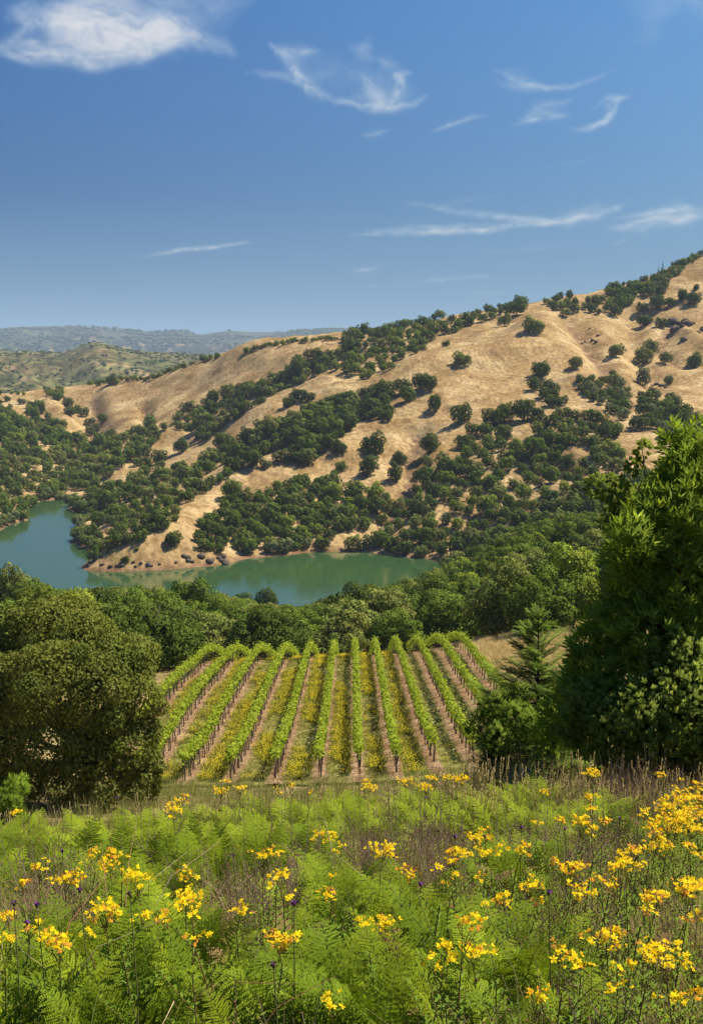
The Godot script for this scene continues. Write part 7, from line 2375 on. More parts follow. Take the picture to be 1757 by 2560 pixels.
func build_far_country() -> void:
	var tuft := Shape.new()
	for k in 5:
		var at := Vector3(rng.randf_range(-0.25, 0.25), rng.randf_range(0.2, 0.5), rng.randf_range(-0.25, 0.25))
		tuft.lump(at, Vector3.ONE * rng.randf_range(0.22, 0.36), Color.WHITE * rng.randf_range(0.8, 1.0), 0.12, rng, 4, 7)
	var crown := tuft.mesh(M.tint)
	far_sheet("mid_hills", "green rounded hills beyond the golden ridge", MID_HILL, 1500.0, 2600.0, -95.0, 34.0, 320.0, mid_tint, 3600, crown, 6.5, "mid_hill_scrub", "dark scrub and small trees on the green middle hills")
	far_sheet("far_mountains", "long hazy wooded mountain range on the horizon", FAR_RIDGE, 5000.0, 8000.0, -120.0, 120.0, 1100.0, far_tint, 9000, crown, 26.0, "far_forest", "hazy forest covering the far mountain range")


# ---------------------------------------------------------------- trees

func lobed_crown(s: Shape, lobes: Array, per_area: float, size: float, dice: RandomNumberGenerator, spread := 0.5, solid := []) -> void:
	# leaves over the outer shells of the lobes: centre, radius
	var mid := Vector3.ZERO
	for l in lobes:
		mid += l[0]
	mid /= lobes.size()
	for l in lobes:
		var c: Vector3 = l[0]
		var r: float = l[1]
		var tone := dice.randf_range(0.68, 0.95)
		var warm := dice.randf_range(0.9, 1.1)
		for i in int(per_area * r * r):
			var d := Vector3(dice.randfn(), dice.randfn() + 0.25, dice.randfn()).normalized()
			var p := c + d * r * (0.72 + 0.34 * sqrt(dice.randf()))
			var hidden := false
			for o in (solid if solid else lobes):
				if p.distance_squared_to(o[0]) < o[1] * o[1] * 0.4:
					hidden = true
					break
			if hidden:
				continue
			var free := Vector3(dice.randfn(), dice.randfn(), dice.randfn()) * 0.55
			var out := (d + (p - mid).normalized() * 0.4 + free * spread).normalized()
			var facing := (d + free * 1.3).normalized()
			var axis := facing.cross(Vector3(dice.randfn(), dice.randfn(), dice.randfn())).normalized()
			var big := size * dice.randf_range(0.65, 1.25)
			var k := clampf(tone * dice.randf_range(0.8, 1.12), 0.0, 1.0)
			s.leaf(p - axis * big * 0.5, axis * big, axis.cross(facing) * big * 0.36, out, Color(minf(1.0, k * warm), k, k * 0.9))


func oak_lobes(dice: RandomNumberGenerator, count: int, tall: float) -> Array:
	# a crown of radius about 1 with its foot near 0 and its top at tall: one to three domes grown together, each set with boughs
	var lobes := []
	var domes := dice.randi_range(1, 3)
	for q in domes:
		var a0 := TAU * q / domes + dice.randf_range(-0.5, 0.5)
		var size := 0.95 if domes == 1 else dice.randf_range(0.55, 0.78)
		var off := 0.06 if domes == 1 else dice.randf_range(0.28, 0.45)
		var mid := Vector3(cos(a0) * off, 0, sin(a0) * off)
		var high: float = tall * (1.0 if q == 0 else dice.randf_range(0.68, 0.95))
		lobes.append([mid + Vector3(0, high * 0.48, 0), size * 0.55])
		lobes.append([mid + Vector3(0.05, high * 0.28, -0.05), size * 0.5])
		var n := int(count * (1.0 if domes == 1 else 0.55))
		for i in n:
			var f := (i + 0.5) / n
			var up := 1.0 - 1.8 * f
			var a := i * 2.4 + dice.randf_range(-0.6, 0.6)
			var flat := sqrt(maxf(0.0, 1.0 - up * up))
			var r := dice.randf_range(0.14, 0.36) * sqrt(size)
			var reach := dice.randf_range(0.5, 0.92) * size
			lobes.append([mid + Vector3(cos(a) * flat * reach, high * 0.48 + up * high * 0.4 * dice.randf_range(0.72, 1.12), sin(a) * flat * reach), r])
	return lobes


func trunk_shape(dice: RandomNumberGenerator, tall: float, thick: float, limbs: int) -> Shape:
	var s := Shape.new()
	var fork := Vector3(dice.randf_range(-0.06, 0.06), tall * 0.32, dice.randf_range(-0.06, 0.06))
	s.tube([Vector3(0, -0.12, 0), Vector3(0, tall * 0.12, 0), fork], [thick * 1.35, thick, thick * 0.85], 7, Color.WHITE)
	for i in limbs:
		var a := TAU * i / limbs + dice.randf_range(-0.4, 0.4)
		var reach := dice.randf_range(0.3, 0.6)
		var up := tall * dice.randf_range(0.62, 0.85)
		s.tube([fork - Vector3(0, 0.02, 0), fork + Vector3(cos(a) * reach * 0.4, (up - fork.y) * 0.5, sin(a) * reach * 0.4), Vector3(cos(a) * reach, up, sin(a) * reach)], [thick * 0.62, thick * 0.42, thick * 0.12], 5, Color.WHITE)
	return s


func oak_variants(count: int, lobes: int, per_area: float, size: float, seed_: int) -> Array:
	var out := []
	for k in count:
		var dice := RandomNumberGenerator.new()
		dice.seed = seed_ + k
		var s := Shape.new()
		lobed_crown(s, oak_lobes(dice, lobes, 1.65), per_area, size, dice)
		out.append([s.mesh(M.tones[0]), trunk_shape(dice, 1.65, 0.06, 5).mesh(M.bark)])
	return out


func plant_tree(called: String, kinds: Array, k: int, x: float, z: float, wide: float, tall: float, tone: int, label: String, group: String, turn: float) -> void:
	var o := thing(called, label, "tree", Vector3(x, ground(x, z) - 0.1, z), group)
	o.rotation.y = turn
	o.scale = Vector3(wide * 0.5, tall / 1.75, wide * 0.5)
	part("trunk", kinds[k][1], o)
	part("crown", kinds[k][0], o, M.tones[tone])


func build_hill_trees() -> void:
	var kinds := oak_variants(10, 30, 2600.0, 0.1, 100)
	for t in LONE:
		plant_tree("hillside_oak", kinds, rng.randi() % 10, t[0], t[1], t[2], t[2] * t[3], int(t[4]), t[5], "oaks standing singly on the golden slope", rng.randf() * TAU)
	# largest first: the ones that show their own crown are trees of their own
	var names := {
		"ridge": "oak in the belt along the top of the golden ridge", "ridgetop": "shrub oak near the ridge top at the upper right", "skyline": "small shrub on the skyline of the golden ridge",
		"upper": "oak in the diagonal belt descending left from the ridge", "leftridge": "low shrub along the left saddle skyline", "leftscrub": "small shrub on the left golden knoll",
		"leftwood": "tree in the wood above the left arm of the lake", "leftgully": "oak in the gully below the left saddle", "midbelt": "oak in the middle diagonal belt across the golden slope",
		"longclump": "oak in the long clump on the open slope", "central": "oak in the wood at the heart of the slope, right of centre", "peninsula": "tree in the wood on the back of the peninsula",
		"pointclump": "oak in the clump above the rocky point", "shorewood": "tree in the wood on the near side of the bay shore", "shorewood2": "tree in the wood from the bay shore up the right ravines",
		"rightravine": "small tree in the ravine at right", "rightwood": "oak in the wood at the right edge below the rocks", "waterside": "bushy tree leaning over the water's edge of the far shore", "slopeshrub": "low shrub on the slope left of the lone oak"}
	var hue := ["deep green", "mid green", "pale olive", "grey-green", "yellow-green"]
	var all := []
	for zone in WOODS:
		var a: Array = WOODS[zone]
		for i in range(0, a.size(), 5):
			all.append([a[i + 2] / -a[i + 1], zone, a[i], a[i + 1], a[i + 2], a[i + 3], int(a[i + 4])])
	all.sort_custom(func(p, q): return p[0] > q[0])
	var places := []
	var tints := []
	for i in all.size():
		var t: Array = all[i]
		var turn := rng.randf() * TAU
		if i < 300 - LONE.size():
			plant_tree("hillside_oak", kinds, i % 10, t[2], t[3], t[4], t[4] * t[5], t[6], names[t[1]] + ", " + hue[t[6]] + " crown", "trees of the far slope: " + names[t[1]], turn)
		else:
			places.append(Transform3D(Basis(Vector3.UP, turn).scaled(Vector3(t[4] * 0.5, t[4] * t[5] / 1.75, t[4] * 0.5)), Vector3(t[2], ground(t[2], t[3]) - 0.1, t[3])))
			tints.append(M.tones[t[6]].albedo_color.srgb_to_linear())
	var s := Shape.new()
	var dice := RandomNumberGenerator.new()
	dice.seed = 140
	lobed_crown(s, oak_lobes(dice, 26, 1.65), 1500.0, 0.13, dice)
	many("hillside_thicket", s.mesh(M.tint), places, tints, "smaller trees and shrubs packed into the woods of the far slope", "woodland")


func build_valley_trees() -> void:
	var kinds := oak_variants(7, 44, 5200.0, 0.065, 200)
	var taken := []
	for t in NAMED:
		plant_tree("valley_oak", kinds, taken.size() % 7, t[0], t[1], t[2] * 1.1, t[3] * 1.04, int(t[4]), t[5], "trees between vineyard and lake", rng.randf() * TAU)
		taken.append(Vector3(t[0], t[1], t[2]))
	var made := 0
	var places := []
	var tints := []
	var fill := []
	for i in range(0, VALLEY.size(), 5):
		fill.append(VALLEY.slice(i, i + 5))
	for t in fill:
		var tone := int(t[4])
		var tall: float = t[3]
		if made < 300 - NAMED.size():
			var where := "below the lake at left" if t[0] < -25.0 else "between the vineyard and the lake" if t[0] < 22.0 else "on the knoll at right"
			plant_tree("valley_oak", kinds, made % 7, t[0], t[1], t[2], tall, tone, ["deep green", "mid green", "pale olive", "grey-green", "yellow-green"][tone] + " oak in the dense wood " + where + (", front rows" if t[1] > -175.0 else ", towards the lake" if t[1] < -270.0 else ""), "oaks in the wood " + where, rng.randf() * TAU)
			made += 1
		else:
			places.append(Transform3D(Basis(Vector3.UP, rng.randf() * TAU).scaled(Vector3(t[2] * 0.5, tall / 1.75, t[2] * 0.5)), Vector3(t[0], ground(t[0], t[1]) - 0.1, t[1])))
			tints.append(M.tones[tone].albedo_color.srgb_to_linear())
	if places.size():
		var s := Shape.new()
		var dice := RandomNumberGenerator.new()
		dice.seed = 240
		lobed_crown(s, oak_lobes(dice, 30, 1.65), 2000.0, 0.1, dice)
		many("valley_thicket", s.mesh(M.tint), places, tints, "far crowns of the dense oak wood before the lake", "woodland")


func build_vineyard() -> void:
	# bare strips under the vines, grassed alleys between them
	var s := Shape.new()
	var step_x := 0.19
	var cols := int(26.4 / step_x) + 1
	var rows := 92
	for i in rows:
		var d := 51.0 + 0.8 * i
		for j in cols:
			var x := -14.4 + step_x * j
			var near := 9.0
			for r in ROWS:
				near = minf(near, absf(x - r))
			var y := ground(x, -d) + 0.02
			s.v.append(Vector3(x, y + (0.06 if near < 0.35 else 0.0), -d))
			var k := patch.get_noise_2d(x * 14.0, d * 14.0)
			var soil := Color(0.47, 0.32, 0.2).lerp(Color(0.34, 0.23, 0.145), clampf(k + 0.5, 0.0, 1.0))
			var turf := Color(0.36, 0.33, 0.12).lerp(Color(0.24, 0.26, 0.065), clampf(k + 0.5, 0.0, 1.0))
			if d > 110.0 and x > 5.0:
				turf = Color(0.5, 0.39, 0.2)
			s.c.append(soil.lerp(turf, smoothstep(0.34, 0.52, near + k * 0.2)))
			s.n.append(Vector3.UP)
	for i in rows:
		for j in cols:
			var a := s.v[i * cols + mini(j + 1, cols - 1)] - s.v[i * cols + maxi(j - 1, 0)]
			var b := s.v[mini(i + 1, rows - 1) * cols + j] - s.v[maxi(i - 1, 0) * cols + j]
			s.n[i * cols + j] = a.cross(b).normalized()
	for i in rows - 1:
		for j in cols - 1:
			var k := i * cols + j
			for t in [k, k + cols, k + 1, k + 1, k + cols, k + cols + 1]:
				s.ix.append(t)
	single("vineyard_ground", s.mesh(M.soil), "striped vineyard ground of bare strips and grassed alleys", "ground", "structure")
	# the rows
	var stake := Shape.new()
	stake.tube([Vector3(0, -0.2, 0), Vector3(0, 1.3, 0), Vector3(0, 1.32, 0)], [0.024, 0.022, 0.004], 6, Color.WHITE)
	var stake_mesh := stake.mesh(M.stake)
	var trunk := Shape.new()
	trunk.tube([Vector3(0, -0.1, 0), Vector3(0.03, 0.4, 0.04), Vector3(-0.02, 0.85, -0.03), Vector3(0.0, 1.0, 0.02)], [0.045, 0.035, 0.035, 0.02], 6, Color.WHITE)
	var trunk_mesh := trunk.mesh(M.bark)
	var vine := leaf_material("vine_leaves", lin(0.4, 0.46, 0.05), 0.9, 0.75)
	var places := ["first row at the left edge of the vineyard, mostly behind the big oak", "second vine row from the left, ending behind the big oak", "third vine row from the left", "fourth vine row from the left", "fifth vine row from the left", "sixth vine row from the left, left of the middle", "vine row in the middle running straight away", "sixth vine row from the right", "fifth vine row from the right", "third long vine row from the right with bare strip at its left", "second long vine row from the right curving over the crest", "last vine row at the right, mostly behind the young fir"]
	for r in ROWS.size():
		var x0: float = ROWS[r]
		var near := 52.5 + (2.5 if r > 7 else 0.0) + rng.randf_range(-0.5, 0.5)
		var far := 119.0
		var o := thing("vine_row", "leafy green " + places[r], "vine row", Vector3(x0, ground(x0, -near), -near), "trellised rows of the vineyard")
		var leaves := Shape.new()
		var wave := rng.randf() * 100.0
		var d := near
		while d < far:
			var g := ground(x0, -d) - o.position.y
			# one vine's stretch of canopy
			for i in 52:
				var dd := d + rng.randf() * 0.6
				var full := 0.8 + 0.5 * fine.get_noise_2d(dd * 8.0 + wave, r * 40.0) + 0.5 * fine.get_noise_2d(dd * 26.0 + wave, r * 90.0)
				if full < 0.42:
					continue
				var a := rng.randf() * TAU
				var shell := sqrt(rng.randf())
				var px := cos(a) * 0.24 * shell * (0.6 + 0.6 * full)
				var py := 1.3 + sin(a) * 0.44 * shell * full
				if rng.randf() < 0.16:
					# shoots above the wires and hanging ones
					py += rng.randf_range(-0.5, 0.6) * full
					px *= 1.3
				var out := (Vector3(px * 2.0, (py - 1.2) * 1.5, 0.0) + Vector3(rng.randfn(), rng.randfn() + 0.4, rng.randfn()) * 0.5).normalized()
				var axis := out.cross(Vector3(rng.randfn(), rng.randfn(), rng.randfn())).normalized()
				var big := rng.randf_range(0.11, 0.22)
				var k := rng.randf_range(0.55, 1.0)
				leaves.leaf(Vector3(px, g + py, near - dd) - axis * big * 0.5, axis * big, axis.cross(out) * big * 0.46, out, Color(k * rng.randf_range(0.85, 1.0), k, k * 0.9))
			d += 0.6
		part("foliage", leaves.mesh(vine), o)
		d = near + 0.2
		var count := 0
		while d < far:
			var xx := rng.randf_range(-0.04, 0.04)
			var st := part("stake", stake_mesh, o)
			st.position = Vector3(xx, ground(x0, -d) - o.position.y, near - d)
			st.rotation = Vector3(rng.randf_range(-0.04, 0.04), 0, rng.randf_range(-0.04, 0.04))
			if count % 1 == 0 and d < 96.0:
				var tr := part("trunk", trunk_mesh, o)
				tr.position = Vector3(xx + 0.08, ground(x0, -d - 0.1) - o.position.y, near - d - 0.1)
				tr.rotation.y = rng.randf() * TAU
			d += 1.75
			count += 1
	# yellow flowers and grass of the alleys
	var tuft := Shape.new()
	for i in 9:
		var a := rng.randf() * TAU
		var lean := Vector3(cos(a), 0, sin(a))
		var p := lean * rng.randf() * 0.16
		var up := Vector3(0, rng.randf_range(0.2, 0.42), 0)
		tuft.blade(p, up + lean * 0.08, lean.cross(Vector3.UP) * 0.013, lean * 0.06, Color(0.2, 0.24, 0.04), Color(0.32, 0.35, 0.08))
	var plain := tuft.mesh(M.leaf)
	for i in 11:
		var p := Vector3(rng.randf_range(-0.22, 0.22), rng.randf_range(0.24, 0.46), rng.randf_range(-0.22, 0.22))
		var out := Vector3(rng.randfn() * 0.5, 1, rng.randfn() * 0.5).normalized()
		var axis := out.cross(Vector3(rng.randfn(), 0, rng.randfn())).normalized() * 0.042
		tuft.leaf(p - axis * 0.5, axis, axis.cross(out) * 0.5, out, Color(0.82, 0.62, 0.03).lerp(Color(0.6, 0.56, 0.05), rng.randf()), 0.5)
	var bloom := tuft.mesh(M.leaf)
	var blooms := []
	var grass := []
	for r in ROWS.size() - 1:
		var mid: float = (ROWS[r] + ROWS[r + 1]) * 0.5
		var half: float = (ROWS[r + 1] - ROWS[r]) * 0.5 - 0.34
		# the alleys at left are full of flowers, those at right mostly mown
		var dense: float = [12.0, 14.0, 20.0, 20.0, 20.0, 18.0, 14.0, 10.0, 4.0, 4.0, 3.0][r]
		for i in int(68.0 * dense):
			var d := rng.randf_range(52.0, 119.0)
			var x := mid + (rng.randf() + rng.randf() - 1.0) * half * 1.1
			if patch.get_noise_2d(x * 9.0 + r * 50.0, d * 2.5) < -0.22:
				continue
			var w := rng.randf_range(0.7, 1.25) * (1.0 if r < 8 else 0.6)
			blooms.append(Transform3D(Basis(Vector3.UP, rng.randf() * TAU).scaled(Vector3.ONE * w), Vector3(x, ground(x, -d), -d)))
		for i in 1300:
			var d := rng.randf_range(52.0, 121.0)
			var x := mid + rng.randf_range(-1.05, 1.05) * half
			var w := rng.randf_range(0.35, 0.8) * (1.0 if r < 8 else 0.7)
			grass.append(Transform3D(Basis(Vector3.UP, rng.randf() * TAU).scaled(Vector3(w, w * 0.8, w)), Vector3(x, ground(x, -d), -d)))
	many("alley_flowers", bloom, blooms, [], "yellow wildflowers filling the grassed alleys between the vine rows", "wildflowers")
	many("alley_grass", plain, grass, [], "short green grass in the alleys between the vine rows", "grass")


# ---------------------------------------------------------------- trees beside the meadow

func world_lobes(flat: Array, base: Vector3) -> Array:
	var out := []
	for i in range(0, flat.size(), 4):
		out.append([Vector3(flat[i], flat[i + 1], flat[i + 2]) - base, float(flat[i + 3])])
	return out


func sprigs(s: Shape, lobes: Array, per_area: float, size: float, slim: float, leaves: int, dice: RandomNumberGenerator, old: Color, young: Color) -> void:
	# leafy shoots over the outsides of the lobes, each a whorl of long leaves pointing outwards and up
	for l in lobes:
		var c: Vector3 = l[0]
		var r: float = l[1]
		for i in int(per_area * r * r) + 3:
			var d := Vector3(dice.randfn(), dice.randfn() + 0.15, dice.randfn()).normalized()
			var p := c + d * r * (0.6 + 0.5 * dice.randf())
			var hidden := false
			for o in lobes:
				if p.distance_squared_to(o[0]) < o[1] * o[1] * 0.3:
					hidden = true
					break
			if hidden:
				continue
			var shoot := (d + Vector3(0, 0.75, 0) + Vector3(dice.randfn(), dice.randfn(), dice.randfn()) * 0.3).normalized()
			var a := shoot.cross(Vector3(0.3, 0.1, 0.95)).normalized()
			var b := shoot.cross(a)
			var col := old.lerp(young, clampf(dice.randf() * 1.3 - 0.5, 0.0, 1.0))
			for k in leaves:
				var t := k * 2.4 + dice.randf() * 0.6
				var open := lerpf(1.25, 0.35, k / float(leaves))
				var axis := (shoot + (a * cos(t) + b * sin(t)) * open).normalized() * size * dice.randf_range(0.7, 1.15)
				var nrm := (shoot * 0.8 + d * 0.6 + Vector3(dice.randfn(), dice.randfn(), dice.randfn()) * 0.3).normalized()
				var m := dice.randf_range(0.75, 1.1)
				s.leaf(p + shoot * size * 0.45 * k / leaves, axis, axis.cross(nrm).normalized() * size * slim, nrm, Color(col.r * m, col.g * m, col.b * m))


func limbs_to(s: Shape, foot: Vector3, fork: Vector3, lobes: Array, thick: float) -> void:
	s.tube([foot - Vector3(0, 0.3, 0), foot.lerp(fork, 0.5) + Vector3(0.05, 0, 0.03), fork], [thick * 1.3, thick, thick * 0.8], 8, Color.WHITE)
	for l in lobes:
		var c: Vector3 = l[0]
		var bend := fork.lerp(c, 0.5) + Vector3(0, 0.08 * fork.distance_to(c), 0)
		s.tube([fork, bend, c], [thick * 0.42, thick * 0.3, thick * 0.08], 6, Color.WHITE)


func build_meadow_trees() -> void:
	var dice := RandomNumberGenerator.new()
	dice.seed = 41
	# the big oak at left
	var base := Vector3(-10.2, ground(-10.2, -40.0), -40.0)
	var oak := thing("live_oak", "big dark spreading oak at left, hiding the near end of the vineyard", "tree", base)
	var lobes := world_lobes(OAK_LOBES, base)
	var more := []
	for l in lobes:
		more.append(l)
		for k in 9:
			var d := Vector3(dice.randfn(), dice.randfn() * 0.8 + 0.2, dice.randfn()).normalized()
			more.append([l[0] + d * l[1] * dice.randf_range(0.8, 1.0), l[1] * dice.randf_range(0.2, 0.4)])
	var s := Shape.new()
	lobed_crown(s, more, 1900.0, 0.125, dice, 1.1, lobes)
	part("crown", s.mesh(leaf_material("live_oak_leaves", lin(0.185, 0.215, 0.045), 0.6)), oak)
	s = Shape.new()
	limbs_to(s, Vector3.ZERO, Vector3(0.3, 1.6, 0.2), lobes, 0.26)
	part("trunk", s.mesh(M.bark), oak)
	# the dark bay tree at right
	base = Vector3(4.4, ground(4.4, -13.0), -13.0)
	var bay := thing("bay_tree", "tall dark bay tree with long narrow leaves at the right edge", "tree", base)
	lobes = world_lobes(BAY_LOBES, base)
	s = Shape.new()
	sprigs(s, lobes, 1500.0, 0.135, 0.11, 7, dice, Color(0.21, 0.3, 0.035), Color(0.42, 0.52, 0.05))
	part("crown", s.mesh(leaf_material("bay_leaves", Color.WHITE, 1.0, 0.5)), bay)
	s = Shape.new()
	limbs_to(s, Vector3.ZERO, Vector3(0.1, 1.2, 0.0), lobes, 0.1)
	part("trunk", s.mesh(M.bark), bay)
	base = Vector3(3.9, ground(3.9, -12.3), -12.3)
	var shrub := thing("oak_sapling", "bushy young oak with small rounded leaves growing through the bay tree", "tree", base)
	lobes = world_lobes(BRANCH_LOBES, base)
	s = Shape.new()
	sprigs(s, lobes, 2700.0, 0.06, 0.3, 7, dice, Color(0.2, 0.26, 0.05), Color(0.32, 0.38, 0.06))
	part("crown", s.mesh(M.leaf), shrub)
	s = Shape.new()
	limbs_to(s, Vector3.ZERO, Vector3(-0.1, 0.7, -0.2), lobes, 0.06)
	part("trunk", s.mesh(M.bark), shrub)
	build_fir(Vector3(2.72, 0, -15.6), 2.75, "young fir with flat sprays in front of the right end of the vineyard", dice)
	base = Vector3(2.35, ground(2.35, -14.6), -14.6)
	var brush := thing("leafy_shrub", "loose bright green shrub at the foot of the young fir", "shrub", base)
	lobes = world_lobes(EDGE_LOBES, base)
	s = Shape.new()
	sprigs(s, lobes, 2400.0, 0.07, 0.2, 6, dice, Color(0.13, 0.19, 0.03), Color(0.25, 0.32, 0.045))
	part("foliage", s.mesh(M.leaf), brush)
	s = Shape.new()
	limbs_to(s, Vector3.ZERO, Vector3(0, 0.15, 0), lobes, 0.02)
	part("stem", s.mesh(M.bark), brush)
	build_fir(Vector3(2.05, 0, -15.2), 0.95, "smallest fir seedling, left of the young fir at the vineyard's right end", dice)
	build_fir(Vector3(3.35, 0, -15.6), 1.5, "fir sapling between the young fir and the bay tree", dice)
	# bright sapling at far left
	base = Vector3(-4.15, ground(-4.15, -13.0), -13.0)
	var young := thing("bay_sapling", "bright green leafy sapling at the left edge before the big oak", "shrub", base)
	lobes = []
	for k in 16:
		var f := k / 15.0
		lobes.append([Vector3(dice.randf_range(-0.3, 0.3) * (1.3 - f) - 0.1, 0.25 + f * 0.75, dice.randf_range(-0.25, 0.25)), 0.2 - 0.08 * f])
	s = Shape.new()
	sprigs(s, lobes, 3000.0, 0.075, 0.12, 7, dice, Color(0.13, 0.2, 0.025), Color(0.28, 0.38, 0.04))
	part("foliage", s.mesh(M.leaf), young)
	s = Shape.new()
	limbs_to(s, Vector3.ZERO, Vector3(0, 0.25, 0), lobes, 0.018)
	part("stem", s.mesh(M.bark), young)
	# grey-green shrub on the crest
	base = Vector3(2.2, ground(2.2, -11.6), -11.6)
	var grey := thing("grey_shrub", "small grey-green shrub on the meadow's edge below the fir", "shrub", base)
	lobes = []
	for k in 9:
		lobes.append([Vector3(dice.randf_range(-0.38, 0.28), 0.12 + dice.randf() * 0.36, dice.randf_range(-0.2, 0.2)), dice.randf_range(0.08, 0.14)])
	s = Shape.new()
	sprigs(s, lobes, 3500.0, 0.032, 0.3, 6, dice, Color(0.24, 0.3, 0.19), Color(0.34, 0.4, 0.24))
	part("foliage", s.mesh(M.leaf), grey)
	s = Shape.new()
	limbs_to(s, Vector3.ZERO, Vector3(0, 0.1, 0), lobes, 0.012)
	part("stem", s.mesh(M.bark), grey)
	# a few pointed firs on the far ridge
	for i in range(0, CONIFERS.size(), 3):
		build_far_fir(Vector3(CONIFERS[i], 0, CONIFERS[i + 1]), CONIFERS[i + 2], ["lone pointed fir on the skyline left of the ridge top", "lower of the two firs on the skyline near the ridge top", "taller of the two firs on the skyline near the ridge top"][i / 3], dice)


func needle_branch(s: Shape, from: Vector3, to: Vector3, needle: float, spacing: float, dice: RandomNumberGenerator, col: Color) -> void:
	var axis := to - from
	var long := axis.length()
	var side := axis.cross(Vector3.UP).normalized()
	var n := int(long / spacing)
	for i in n:
		var f := (i + 0.5) / n
		var p := from + axis * f
		for k in [-1.0, 1.0]:
			var out: Vector3 = (side * k + axis.normalized() * 0.55 + Vector3(0, dice.randf_range(-0.15, 0.35), 0)).normalized() * needle * dice.randf_range(0.8, 1.2)
			var m := dice.randf_range(0.75, 1.1)
			s.leaf(p, out, axis.normalized() * needle * 0.13, (Vector3.UP + side * k * 0.3 + Vector3(dice.randfn(), 0, dice.randfn()) * 0.2).normalized(), Color(col.r * m, col.g * m, col.b * m))


func build_fir(at: Vector3, tall: float, label: String, dice: RandomNumberGenerator) -> void:
	at.y = ground(at.x, at.z)
	var o := thing("young_fir", label, "tree", at)
	var needles := Shape.new()
	var wood := Shape.new()
	wood.tube([Vector3(0, -0.1, 0), Vector3(0.02, tall * 0.5, 0), Vector3(0, tall, 0)], [0.035, 0.022, 0.004], 7, Color.WHITE)
	var h := tall * 0.06
	while h < tall * 0.985:
		var f := h / tall
		for k in dice.randi_range(5, 11):
			var a := dice.randf() * TAU
			var reach := pow(1.0 - f, 0.8) * tall * 0.42 * dice.randf_range(0.25, 1.3) + 0.06
			var out := Vector3(cos(a), 0, sin(a))
			var from := Vector3(0, h + dice.randf_range(-0.03, 0.03), 0)
			var to := from + out * reach + Vector3(0, reach * (lerpf(-0.05, 0.75, f) + dice.randf_range(-0.25, 0.3)), 0)
			wood.tube([from, from.lerp(to, 0.5) - Vector3(0, 0.06 * reach, 0), to], [0.008, 0.005, 0.002], 4, Color.WHITE)
			var fresh := Color(0.09, 0.14, 0.03).lerp(Color(0.22, 0.32, 0.045), dice.randf())
			needle_branch(needles, from.lerp(to, 0.15), to, 0.045, 0.011, dice, fresh)
			var n := int(reach / 0.06)
			for i in n:
				var p := from.lerp(to, 0.25 + 0.7 * i / n)
				var side := out.cross(Vector3.UP) * (1.0 if i % 2 else -1.0)
				needle_branch(needles, p, p + (side + out * 0.9 + Vector3(0, dice.randf_range(-0.2, 0.3), 0)).normalized() * reach * dice.randf_range(0.35, 0.6) * (1.0 - 0.6 * i / n), 0.042, 0.012, dice, fresh)
		h += tall * 0.033
	part("needles", needles.mesh(M.leaf), o)
	part("trunk", wood.mesh(M.bark), o)


func build_far_fir(at: Vector3, tall: float, label: String, dice: RandomNumberGenerator) -> void:
	at.y = ground(at.x, at.z) - 0.2
	var o := thing("ridge_fir", label, "tree", at, "firs on the ridge skyline")
	var s := Shape.new()
	for i in 420:
		var f := pow(dice.randf(), 1.6)
		var a := dice.randf() * TAU
		var out := Vector3(cos(a), 0, sin(a))
		var p := Vector3(0, tall * (0.08 + 0.9 * f), 0) + out * (1.0 - f) * tall * 0.2 * dice.randf()
		var axis := (out + Vector3(0, -0.2, 0)) * tall * 0.11 * (1.15 - f)
		s.leaf(p, axis, out.cross(Vector3.UP) * tall * 0.03, (out + Vector3.UP * 0.6).normalized(), Color(0.05, 0.08, 0.035) * dice.randf_range(0.8, 1.2))
	part("needles", s.mesh(M.tint), o)
	s = Shape.new()
	s.tube([Vector3(0, -0.3, 0), Vector3(0, tall * 0.9, 0)], [tall * 0.025, 0.02], 6, Color.WHITE)
	part("trunk", s.mesh(M.bark), o)


# ---------------------------------------------------------------- the meadow

